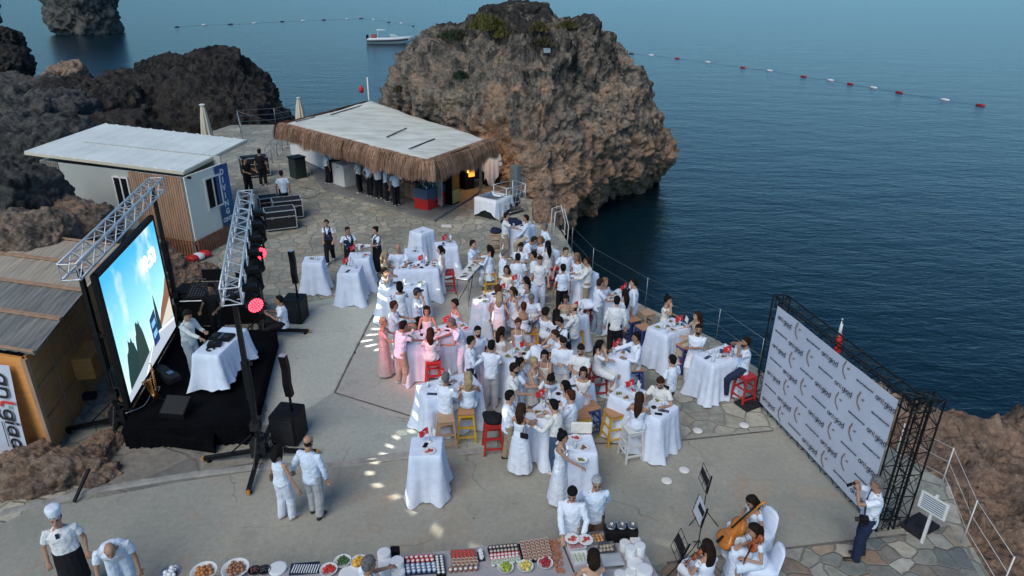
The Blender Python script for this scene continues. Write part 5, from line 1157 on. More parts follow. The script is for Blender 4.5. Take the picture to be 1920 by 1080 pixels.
        mb=MB();mb.rings([el(up(0,0,z),rx+.030,ry+.030,rot) for z,rx,ry in prof if .0<z<.40]);o=mb.build('waistcoat',FB['navy'],t,True);rem(o,.012,2)
        mb=MB();mb.add([up(-.055,.148,.40),up(.055,.148,.40),up(0,.166,.24)],[(0,2,1)]);
        for sd in(-1,1):mb.add([up(sd*.02,.146,.392),up(sd*.075,.125,.41),up(sd*.10,.06,.47),up(sd*.05,.075,.47)],[(0,1,2,3)])
        mb.build('shirt_front',FB['white'],t);MB().ball(up(0,.088,.485),(.035,.014,.014),8,5).build('bow_tie',FB['navy'],t,True)
        for sd in(-1,1):MB().tube([up(sd*.05,.15,.38),up(sd*.095,.10,.455),up(sd*.085,0,.505),up(sd*.08,-.11,.40)],[(.03,.012)]*4,6).build('waistcoat_strap',FB['navy'],t,True)
        mb=MB();mb.rings([el(up(0,0,.06),.19,.145,rot),el(Vector((0,.01,pz-.05)),.20,.155),el(Vector((0,.015,pz-.38)),.205,.16)]);o=mb.build('apron',FB['black'],t,True);rem(o,.014,2,.01)
    elif outfit=='staff':leg_cloth(FB['black'],wide=.01);shirt(sl);o=MB().tube([up(-.12,.12,.02),up(0,.14,.04),up(.12,.12,.02)],.02,6).build('belt_bag',FB['black'],t,True)
    elif outfit=='chef':
        leg_cloth(FB['black']);shirt(sl,low=-.06)
        mb=MB();mb.rings([el(up(0,0,.04),.205,.165,rot),el(Vector((0,.01,pz-.2)),.215,.18),el(Vector((0,.02,pz-.62)),.23,.20)]);o=mb.build('apron',FB['black'],t,True);rem(o,.012,2,.012)
        MB().rings([[hp(r*math.cos(2*PI*q/24)*(1+.03*math.sin(q*4)),-.012+r*1.08*math.sin(2*PI*q/24)*(1+.03*math.sin(q*4)),z) for q in range(24)] for z,r in((.045,.086),(.09,.088),(.13,.10),(.21,.112),(.235,.10),(.24,.05))]).build('chef_hat',FB['white'],t,True)
        MB().box(tuple(up(.03,.135,.42)),(.05,.02,.09)).build('scarf',FB['navy'],t)
    # shoes
    if outfit not in('longdress',) or not f:
        for F_ in ank:
            MB().tube([F_+Vector((0,-.075,-.045)),F_+Vector((0,-.02,-.045)),F_+Vector((0,.07,-.05)),F_+Vector((0,.165,-.065)),F_+Vector((0,.19,-.07))],[(.03,.035),(.041,.045),(.046,.040),(.042,.026),(.02,.015)],10).build('shoe',M_shoeb if shoes=='dark' else M_shoe,t,True)
    for pr_ in props:
        if pr_=='cap':
            MB().rings([[hp(r*math.cos(2*PI*q/16),-.008+r*1.15*math.sin(2*PI*q/16),z) for q in range(16)] for z,r in((.035,.087),(.08,.086),(.115,.068),(.135,.03))]).build('cap',FB['navy'],t,True);MB().rings([[hp(x,y,.045+.004*(y-.1)) for x,y in((-.07,.08),(.07,.08),(.06,.15),(0,.175),(-.06,.15))],[hp(x,y,.055) for x,y in((-.07,.08),(.07,.08),(.06,.15),(0,.175),(-.06,.15))]]).build('cap_peak',FB['navy'],t)
        if pr_=='glasses':
            g_=MB()
            for sd in(-1,1):g_.tube([hp(sd*.033+.020*math.cos(a),.102,.004+.015*math.sin(a)) for a in [2*PI*q/10 for q in range(11)]],.003,4);g_.tube([hp(sd*.054,.10,.006),hp(sd*.078,.0,.008)],.0025,4)
            g_.tube([hp(-.014,.102,.006),hp(.014,.102,.006)],.003,4);g_.build('glasses',M_black,t)
        if pr_=='phone':o=MB().box((0,0,0),(.075,.01,.15)).build('phone',M_black,None,bevel=.003);W_=t.matrix_basis@((wr[0]+wr[1])/2+Vector((0,.10,.02)));o.location=W_;o.rotation_euler=(.9,0,fr);tag(o,'dark phone held by the '+label.split(' with ')[0],'phone')
        if pr_=='bag':
            b_=MB().box(tuple(up(-.21,.02,.02)),(.07,.22,.15)).build('handbag',FB['brown'],t,bevel=.015)
        if pr_=='shoulderbag':
            b_=MB().box(tuple(up(.13,-.14,.14)),(.18,.05,.13)).build('handbag',FB['black'],t,bevel=.02);MB().tube([up(.17,-.14,.2),up(.13,-.08,.50),up(.10,-.14,.22)],.010,5).build('bag_strap',FB['black'],t)
        if pr_=='suspenders':
            for sd in(-1,1):MB().tube([up(sd*.08,.11,.1),up(sd*.09,.13,.34),up(sd*.095,.03,.492),up(sd*.06,-.115,.36),up(sd*.03,-.12,.1)],[(.018,.006)]*5,6).build('suspender',FB['black'],t)
        if pr_=='camerabag':
            MB().box(tuple(up(-.18,.13,.05)),(.12,.14,.13)).build('camera',M_black,t,bevel=.02);MB().tube([up(-.18,.13,.1),up(-.10,.15,.35),up(.06,.06,.505),up(.09,-.07,.46),up(-.08,-.145,.22),up(-.17,0,.08)],[(.016,.006)]*6,6).build('camera_strap',FB['navy'],t)
            MB().tube([up(-.18,.18,.05),up(-.18,.26,.03)],.04,10).build('lens',M_dark,t)
        if pr_=='scarf':MB().tube([hp(.0,-.09,-.12),hp(.07,-.02,-.11),hp(.03,.07,-.13),hp(-.06,.03,-.12)],.02,6).build('scarf',FB['white'],t,True)
    WR[t.name]=[t.matrix_basis@w for w in wr]
    return t


# ---------------- cloth covered tables ----------------
TZ=1.08
def table_frame(nl,nr,fr,z=TZ):
    a=G(*nl,z);b=G(*nr,z);c=G(*fr,z);u=(b-a);L=u.length;u.normalize();v=Vector((-u.y,u.x,0));w=(c-b).dot(v)
    if w<0:v=-v;w=-w
    return a,u,v,L,max(.45,w)
TABS={}
def cloth_table(key,nl,nr,fr,label,seed=0,z=TZ,base=0,flare=.17,ragged=0,minw=.55,maxl=9):
    a,u,v,L,w=table_frame(nl,nr,fr,z);L=min(maxl,max(minw,L));w=min(maxl,max(minw,w));rn_=random.Random(seed*7+1);c0=a+u*L/2+v*w/2;c0.z=base
    H=z-base;per=2*(L+w);n=int(per/.045);ph=[rn_.uniform(0,6.28) for _ in range(4)];k1=rn_.uniform(13,17)
    def pt(s):
        s=s%per
        if s<L:return Vector((s-L/2,-w/2)),Vector((0,-1)),s,min(s,L-s)
        s-=L
        if s<w:return Vector((L/2,s-w/2)),Vector((1,0)),s,min(s,w-s)
        s-=w
        if s<L:return Vector((L/2-s,w/2)),Vector((0,1)),s,min(s,L-s)
        s-=L;return Vector((-L/2,w/2-s)),Vector((-1,0)),s,min(s,w-s)
    rings=[];P0=[pt(per*i/n) for i in range(n)]
    rings.append([Vector((p.x*.9,p.y*.9,H+.001)) for p,_,_,_ in P0]);rings.append([Vector((p.x-d.x*.004,p.y-d.y*.004,H+.001)) for p,d,_,_ in P0]);rings.append([Vector((p.x+d.x*.006,p.y+d.y*.006,H-.012)) for p,d,_,_ in P0])
    for t in(.12,.3,.5,.7,.88,1.0):
        row=[]
        for i,(p,d,s,e) in enumerate(P0):
            q=per*i/n;cor=max(0,1-e/.22);cd=Vector((1 if p.x>0 else -1,1 if p.y>0 else -1)).normalized()
            f=.5+.5*math.sin(q*k1+ph[0]+.9*math.sin(q*2.1+ph[1]));f=f*f
            off=.012+flare*.45*t+flare*.38*t*t*f+.02*t*math.sin(q*31+ph[2])
            dd=d*(1-cor*.5)+cd*cor*.75
            zz=H*(1-t) ;zz=max(zz,.012+.03*(1-f)*(t==1))+ragged*t*(.5+.5*math.sin(q*1.7+ph[3]))
            row.append(Vector((p.x+dd.x*off*(1+.8*cor*t),p.y+dd.y*off*(1+.8*cor*t),zz)))
        rings.append(row)
    mb=MB();mb.rings(rings[::-1],cap=False)
    mb.f=[f[::-1] for f in mb.f];mb.f.append(tuple((len(rings)-1)*n+j for j in range(n))[::-1]);mb.m.append(0)
    o=mb.build('cloth_covered_table',M_cloth,smooth=True);o.location=c0;o.rotation_euler=(0,0,math.atan2(u.y,u.x))
    tag(o,label,'table');TABS[key]=(c0+ZV*H,u,v,L,w,label);return o
for i,(k,nl,nr,fr,l) in enumerate([
 ('T1',(767,856),(827,855),(827,818),'square white cloth table standing alone in front of the crowd'),
 ('T2',(1067,852),(1114,850),(1103,814),'white cloth table beside the woman in the halter dress'),
 ('T3',(799,750),(904,723),(886,695),'white cloth table with a couple seated at its near side'),
 ('T4',(985,776),(1024,793),(1076,704),'long white cloth table with red flags crowded in the middle front'),
 ('T5a',(1142,739),(1183,757),(1213,733),'white cloth table behind the yellow stool with an orange seat'),
 ('T5b',(1196,768),(1229,784),(1262,757),'white cloth table between the white stool and the man in ivory'),
 ('T6',(1138,668),(1165,674),(1181,652),'small white cloth table between the woman with very long black hair and a seated man'),
 ('T7',(1214,613),(1250,631),(1287,607),'long pale cloth table at the sea railing with a woman in a topknot'),
 ('T8',(1301,664),(1337,687),(1388,660),'white cloth table nearest the press wall'),
 ('T9',(1129,560),(1155,568),(1178,546),'white cloth table at the railing between standing men'),
 ('T10',(1063,512),(1086,524),(1103,503),'white cloth table under the man in the cream shirt at the sea edge'),
 ('T11',(1000,467),(1020,478),(1034,463),'white cloth table near the rope ladder'),
 ('T12',(949,427),(975,434),(990,418),'farthest white cloth table with dark bags at the foot of the huge rock'),
 ('T13',(768,433),(789,440),(817,432),'empty tall white cloth table farthest from the stage'),
 ('T14',(820,466),(859,463),(850,451),'white cloth table with a flag right of the empty tall one'),
 ('T15',(738,508),(822,505),(812,488),'long white cloth table with a heavy bald man behind it'),
 ('T16',(709,544),(800,541),(790,527),'white cloth table in front of the woman with black curls'),
 ('T17',(765,480),(785,478),(776,464),'small white cloth table directly behind the heavy bald man'),
 ('T18',(632,513),(672,513),(671,497),'nearer of the two white cloth tables by the waiters, catching light spots'),
 ('T19',(652,487),(692,486),(688,472),'white cloth table right in front of the waiters with trays'),
 ('T20',(566,494),(603,493),(597,480),'white cloth table half hidden by the far loudspeaker column'),
 ('T21',(762,648),(887,619),(868,600),'long white cloth table lit pink by the red stage light'),
 ('T22',(886,560),(908,571),(945,535),'white cloth table left of the woman with pale pink hair'),
 ('T23',(960,545),(1006,543),(994,528),'white cloth table behind the woman with a black ponytail'),
 ('T25',(930,668),(958,683),(990,651),'white cloth table in the middle of the crowd with a bent grey man'),
 ('T26',(1050,590),(1068,598),(1083,582),'small white cloth table before the balding man in a white shirt')]):
    cloth_table(k,nl,nr,fr,l,i,maxl=2.5)
# bare folding table
a,u,v,L,w=table_frame((854,521),(877,524),(905,490),.98)
ft=empty('folding_table',a+u*L/2+v*w/2-ZV*.98,math.atan2(u.y,u.x),'bare white folding table on thin metal legs among the cloth tables','table')
MB().box((0,0,.96),(L,w,.035)).build('table_top',M_white,ft,bevel=.006);MB().box((0,0,.935),(L+.02,w+.02,.02)).build('edge_rim',M_dark,ft)
for sx in(-1,1):
    for sy in(-1,1):MB().tube([(sx*L*.45,sy*w*.44,.93),(sx*L*.45,sy*w*.44,0)],.015,6).build('leg',M_metal,ft)
MB().tube([(-L*.45,-w*.44,.12),(L*.1,w*.2,.75)],.012,5).build('brace',M_dark,ft);MB().tube([(L*.45,-w*.44,.12),(0,w*.2,.75)],.012,5).build('brace',M_dark,ft)
TABS['T28']=(a+u*L/2+v*w/2,u,v,L,w,'bare white folding table')
P=G(985,592,1.02);rt=empty('round_table',(P.x,P.y,0),0,'small round white table with red legs beside the bare-backed woman','table')
MB().lathe((0,0,0),[(.36,.98),(.38,.985),(.38,1.01),(.36,1.015),(.02,1.016)],28).build('table_top',M_white,rt,True);MB().lathe((0,0,0),[(.385,.975),(.385,.99)],28).build('rim',M_dark,rt)
for k in range(4):a=k*PI/2+.5;MB().bar((.3*math.cos(a),.3*math.sin(a),0),(.25*math.cos(a),.25*math.sin(a),.975),.035).build('leg',M_red,rt)
TABS['R1']=(Vector((P.x,P.y,1.016)),Vector((1,0,0)),Vector((0,1,0)),.5,.5,'small round white table')
# ---------------- stools ----------------
SCOL=dict(red=(.42,.025,.02),blue=(.025,.05,.20),yellow=(.62,.36,.025),natural=(.45,.28,.17),white=(.62,.63,.62))
M_seat=mat('worn_orange_wood',(.42,.215,.11),.6,.2,7,.1,30,stretch=(1,6,1));PROT={}
def stool_proto(c):
    m=mat('painted_wood_'+c,SCOL[c],.5,.12,9,.1,30);t=empty('bar_stool',(0,0,0),0,None,'stool')
    h=.76;MB().box((0,0,h-.015),(.36,.36,.035)).build('seat',m if c in('red','white','natural') else M_seat,t,bevel=.008)
    ap=MB();B=.20;Tp=.145
    def lp(sx,sy,z):k=B+(Tp-B)*z/h;return Vector((sx*k,sy*k,z))
    for sx in(-1,1):
        for sy in(-1,1):MB().bar(lp(sx,sy,0),lp(sx,sy,h-.03),.042,.042,up=Vector((0,1,0))).build('leg',m,t)
    for z in(.16,.40):
        for s in(-1,1):
            MB().bar(lp(-1,s,z),lp(1,s,z),.028,.035).build('stretcher',m,t);MB().bar(lp(s,-1,z+.05),lp(s,1,z+.05),.028,.035).build('stretcher',m,t)
    for s in(-1,1):ap.bar(lp(-1,s,h-.07),lp(1,s,h-.07),.025,.06).bar(lp(s,-1,h-.07),lp(s,1,h-.07),.025,.06)
    ap.build('apron_rail',m,t);return t
for i,(x,y,c,rz,l) in enumerate([(836,782,'natural',.2,'natural wood stool under the seated man at the near side of his table'),(874,768,'yellow',.1,'yellow stool under the blonde woman in a long dress'),(924,789,'red',.15,'red stool with a black jacket on it beside the crowd'),
 (1107,760,'blue',.4,'blue stool with an orange seat beside the yellow stool'),(1152,772,'yellow',.35,'yellow stool with an orange seat standing free in front'),(1187,802,'white',.3,'white stool under the woman in a strap top'),(1089,776,'yellow',.3,'yellow stool behind the man with reddish brown hair'),
 (1122,690,'red',.2,'red stool under the woman with very long black hair'),(1191,688,'blue',.1,'blue stool under the man in beige trousers at the small table'),(1400,702,'red',.5,'red stool nearest the press wall'),(1283,645,'blue',.6,'blue stool with orange seat between the two railing tables'),
 (1299,650,'red',.6,'red stool pushed next to the blue stool by the railing tables'),(1186,597,'blue',.5,'blue stool with orange seat behind the man in black trousers'),(1213,585,'natural',.5,'pale wooden stool at the sea railing'),(1208,612,'blue',.5,'low blue stool in front of the pale wooden stool'),
 (1103,567,'red',.3,'red stool left of the man in light jeans'),(1080,617,'yellow',.2,'yellow stool under the balding man'),(920,509,'yellow',.1,'yellow stool beyond the woman in a cream wrap blouse'),(929,437,'natural',.1,'natural wood stool with a black coat near the farthest table'),
 (841,508,'red',.2,'red stool behind the woman in the white jumpsuit'),(812,674,'red',.2,'red stool under the woman in a ruffled dress'),(1036,499,'red',.3,'red stool between the sea edge tables'),(768,610,'natural',.2,'natural wood stool behind the man in pink light'),
 (995,617,'yellow',.2,'yellow stool under the bare-backed woman'),(1060,507,'red',.3,'red stool behind the woman in black trousers'),(905,640,'red',.6,'red stool half hidden beside the bearded man')]):
    if c not in PROT:PROT[c]=stool_proto(c);o=PROT[c]
    else:o=copy_tree(PROT[c])
    p=G(x,y,.76);o.location=(p.x,p.y,0);o.rotation_euler=(0,0,rz);tag(o,l,'stool','bar stools around the tables')
def garment(P,r,m,label,seed):
    mb=MB();rr=[]
    for z,k in((0,1.0),(.05,1.12),(.10,.95),(.15,.6),(.17,.2)):rr.append([Vector((r*k*math.cos(a)*(1+.2*math.sin(3*a+seed)),r*k*math.sin(a)*(1+.2*math.cos(2*a+seed)),z+.015*math.sin(5*a+seed))) for a in [2*PI*q/18 for q in range(18)]])
    mb.rings(rr);o=mb.build('folded_jacket',m,smooth=True);o.location=P;return tag(o,label,'jacket')
garment(G(924,787,.765),.22,FB['black'],'black jacket heaped on the red stool',1);garment(G(929,435,.765),.2,FB['navy'],'dark coat lying on the natural wood stool',2)
garment(G(962,418,1.09),.28,FB['navy'],'dark blue bag heap on the farthest cloth table',3);garment(G(951,418,1.09),.2,FB['black'],'black bag beside the dark blue heap on the farthest cloth table',4)
garment(G(1098,573,.9),.26,FB['white'],'white jacket bundle beside the balding man',5)
# ---------------- things on the tables ----------------
M_plate=mat('white_porcelain',(.70,.72,.74),.25);M_food=mat('dark_food',(.06,.035,.025),.7,.6,30,col2=(.28,.16,.07));M_food2=mat('green_food',(.05,.11,.03),.7,.6,30,col2=(.30,.26,.08));M_foodr=mat('red_food',(.45,.05,.04),.6,.5,30)
M_wine=mat('dark_drink',(.03,.008,.01),.15)
def mk_plate(f):
    t=empty('plate',(0,0,0));MB().lathe((0,0,0),[(.06,0),(.11,.012),(.125,.02),(.12,.022),(.06,.010),(.01,.008)],20).build('dish',M_plate,t,True)
    mb=MB();rn_=random.Random(f)
    for k in range(7):mb.ball((rn_.uniform(-.05,.05),rn_.uniform(-.05,.05),.02),(rn_.uniform(.02,.04),rn_.uniform(.015,.03),.014),7,5)
    mb.build('food',(M_food,M_food2,M_foodr)[f%3],t,True);return t
def mk_glass(k):
    t=empty('glass',(0,0,0));MB().lathe((0,0,0),[(.028,0),(.034,.002),(.038,.12),(.035,.12),(.031,.006),(.005,.006)],12).build('tumbler',M_glassw,t,True);MB().lathe((0,0,0),[(.028,.008),(.033,.075),(.005,.076)],12).build('drink',M_wine if k else mat('amber_drink',(.35,.2,.06),.15),t,True);return t
def mk_dish():
    t=empty('ashtray',(0,0,0));MB().lathe((0,0,0),[(.05,0),(.055,.03),(.045,.03),(.04,.01),(.005,.01)],14).build('bowl',M_dark,t,True);MB().lathe((0,0,0),[(.075,-.002),(.08,.004),(.05,.004)],16).build('saucer',M_plate,t,True);return t
def mk_cutl():
    t=empty('cutlery',(0,0,0));MB().bar((-.02,-.1,.006),(-.02,.1,.006),.014,.003).build('knife',M_metal,t);MB().bar((.02,-.1,.006),(.02,.05,.006),.008,.004).box((.02,.08,.006),(.024,.05,.003)).build('fork',M_metal,t);MB().box((0,0,.002),(.09,.22,.003)).build('napkin',FB['navy'],t);return t
def mk_phone():
    return MB().box((0,0,.006),(.078,.155,.009)).build('phone',M_black,None,bevel=.003)
def mk_flag(c=0):
    t=empty('table_flag',(0,0,0));MB().lathe((0,0,0),[(.045,0),(.045,.02),(.012,.03)],12).build('stand',M_white,t,True)
    MB().tube([(0,0,.02),(-.03,0,.36)],.005,5).build('stick',M_metal,t);MB().tube([(0,0,.02),(.05,0,.34)],.005,5).build('stick',M_metal,t)
    def fl(name,m,x0,s,w):
        mb=MB()
        for i in range(7):
            for j in range(2):mb.v.append((x0+s*(i/6)*w*.75-(0 if j else s*.02),.03*math.sin(i*1.1),(.35 if j else .20)-.09*(i/6)))
        mb.f=[(2*i,2*i+1,2*i+3,2*i+2) for i in range(6)];mb.m=[0]*6;return mb.build(name,m,t,True)
    f=fl('red_flag',M_red,-.03,-1,.24);mb=MB()
    for yy in(-1,1):
        cx,cz=-.10,.225;A=[];
        for q in range(13):a=R(40+q*280/12);A.append((cx+.038*math.cos(a),.03*math.sin(2.9)+yy*.012-.0,cz+.038*math.sin(a)))
        for q in range(13):a=R(320-q*280/12+0);A.append((cx+.012+.028*math.cos(a),yy*.012+.03*math.sin(2.9),cz+.028*math.sin(a)))
        mb.add(A,[(q,q+1,24-q,25-q) for q in range(12)]);mb.add([(cx-.02+.045+.014*math.cos(a)*r_,yy*.012+.007,cz+.014*math.sin(a)*r_) for q in range(10) for a,r_ in[(q*PI/5,1 if q%2 else .4)]],[tuple(range(10))])
    mb.build('crescent_and_star',M_wink,t);fl('white_flag',M_plate,.05,1,.12);return t
PRO={}
def place(kind,mk,P,rz,label,cat,group):
    if kind not in PRO:PRO[kind]=mk();o=PRO[kind]
    else:o=copy_tree(PRO[kind])
    o.location=P;o.rotation_euler=(0,0,rz);return tag(o,label,cat,group)
rt_=random.Random(11)
SHORT=dict(T1='white cloth table alone in front',T2='table beside the woman in halter dress',T3='table of the seated couple',T4='long flagged table in the middle front',T5a='table behind the free yellow stool',T5b='table beside the white stool',T6='small table by the very long-haired woman',T7='railing table of the woman in topknot',T8='table nearest the press wall',T9='railing table between standing men',T10='sea edge table of the cream-shirted man',T11='table near the rope ladder',T12='farthest table with dark bags',T13='tall table farthest from the stage',T14='flag table right of the tall table',T15='long table of the heavy bald man',T16='table before the black-curled woman',T17='small table behind the heavy bald man',T18='light-spotted table near the waiters',T19='table right before the waiters',T20='table behind the far loudspeaker',T21='pink lit long table',T22='table left of the pink-haired woman',T23='table behind the black-ponytailed woman',T25='middle table of the bent grey man',T26='small table of the balding man',T28='bare folding table',R1='small round table')
dens=dict(T1=2,T2=3,T3=7,T4=16,T5a=4,T5b=9,T6=6,T7=15,T8=12,T9=9,T10=9,T11=9,T12=5,T13=1,T14=3,T15=17,T16=7,T17=2,T18=2,T19=2,T20=2,T21=17,T22=14,T23=12,T25=12,T26=8,T28=7,R1=3)
flags=dict(T1=(.1,.2),T3=(0,.25),T4=(-.3,-.2),T5a=(.2,.1),T6=(-.1,.1),T7=(.35,.25),T8=(.38,.1),T9=(.2,.3),T14=(.1,.1),T15=(.18,0),T18=(-.05,.2),T19=(-.15,.2),T21=(.25,.1),T22=(.25,.2),T23=(-.2,.1),T25=(.2,.3),T26=(0,.3))
kinds=['plate_dark','glass','plate_green','cutlery','ashtray','glass_amber','phone','plate_red']
for k,(c,u,v,L,w,lb) in TABS.items():
    short=SHORT[k];used=[]
    for i in range(dens.get(k,6)):
        for _ in range(30):
            p=c+u*rt_.uniform(-L/2+.12,L/2-.12)+v*rt_.uniform(-w/2+.12,w/2-.12)
            if all((p-q).length>.17 for q in used):break
        else:continue
        used.append(p);kd=rt_.choices(kinds,[5,5,3,3,3,2,2 if L>1 else .5,1.5])[0];p=p+ZV*.004;rz=rt_.uniform(0,6.28)
        nm={'plate_dark':('plate of dark leftovers','plate',lambda:mk_plate(0)),'plate_green':('plate of green and yellow food','plate',lambda:mk_plate(1)),'plate_red':('plate of red fruit','plate',lambda:mk_plate(2)),'glass':('glass of dark drink','glass',lambda:mk_glass(1)),'glass_amber':('glass of amber drink','glass',lambda:mk_glass(0)),'cutlery':('navy napkin with cutlery','cutlery',mk_cutl),'ashtray':('dark ashtray on a saucer','ashtray',mk_dish),'phone':('black phone lying','phone',mk_phone)}[kd]
        place(kd,nm[2],p,rz,'%s on the %s'%(nm[0],short),nm[1],'%s on the %s'%(nm[1]+'s',short))
    if k in flags:
        a,b=flags[k];place('flag',mk_flag,c+u*a*L+v*b*w+ZV*.004,math.atan2(u.y,u.x)*0+rt_.uniform(-.4,.4),'small red and white flag pair on the %s'%short,'flag',None)
for o in []:
    if not o.parent and 'label' in o and len(o['label'].split())>16:o['label']=' '.join(o['label'].split()[:16])
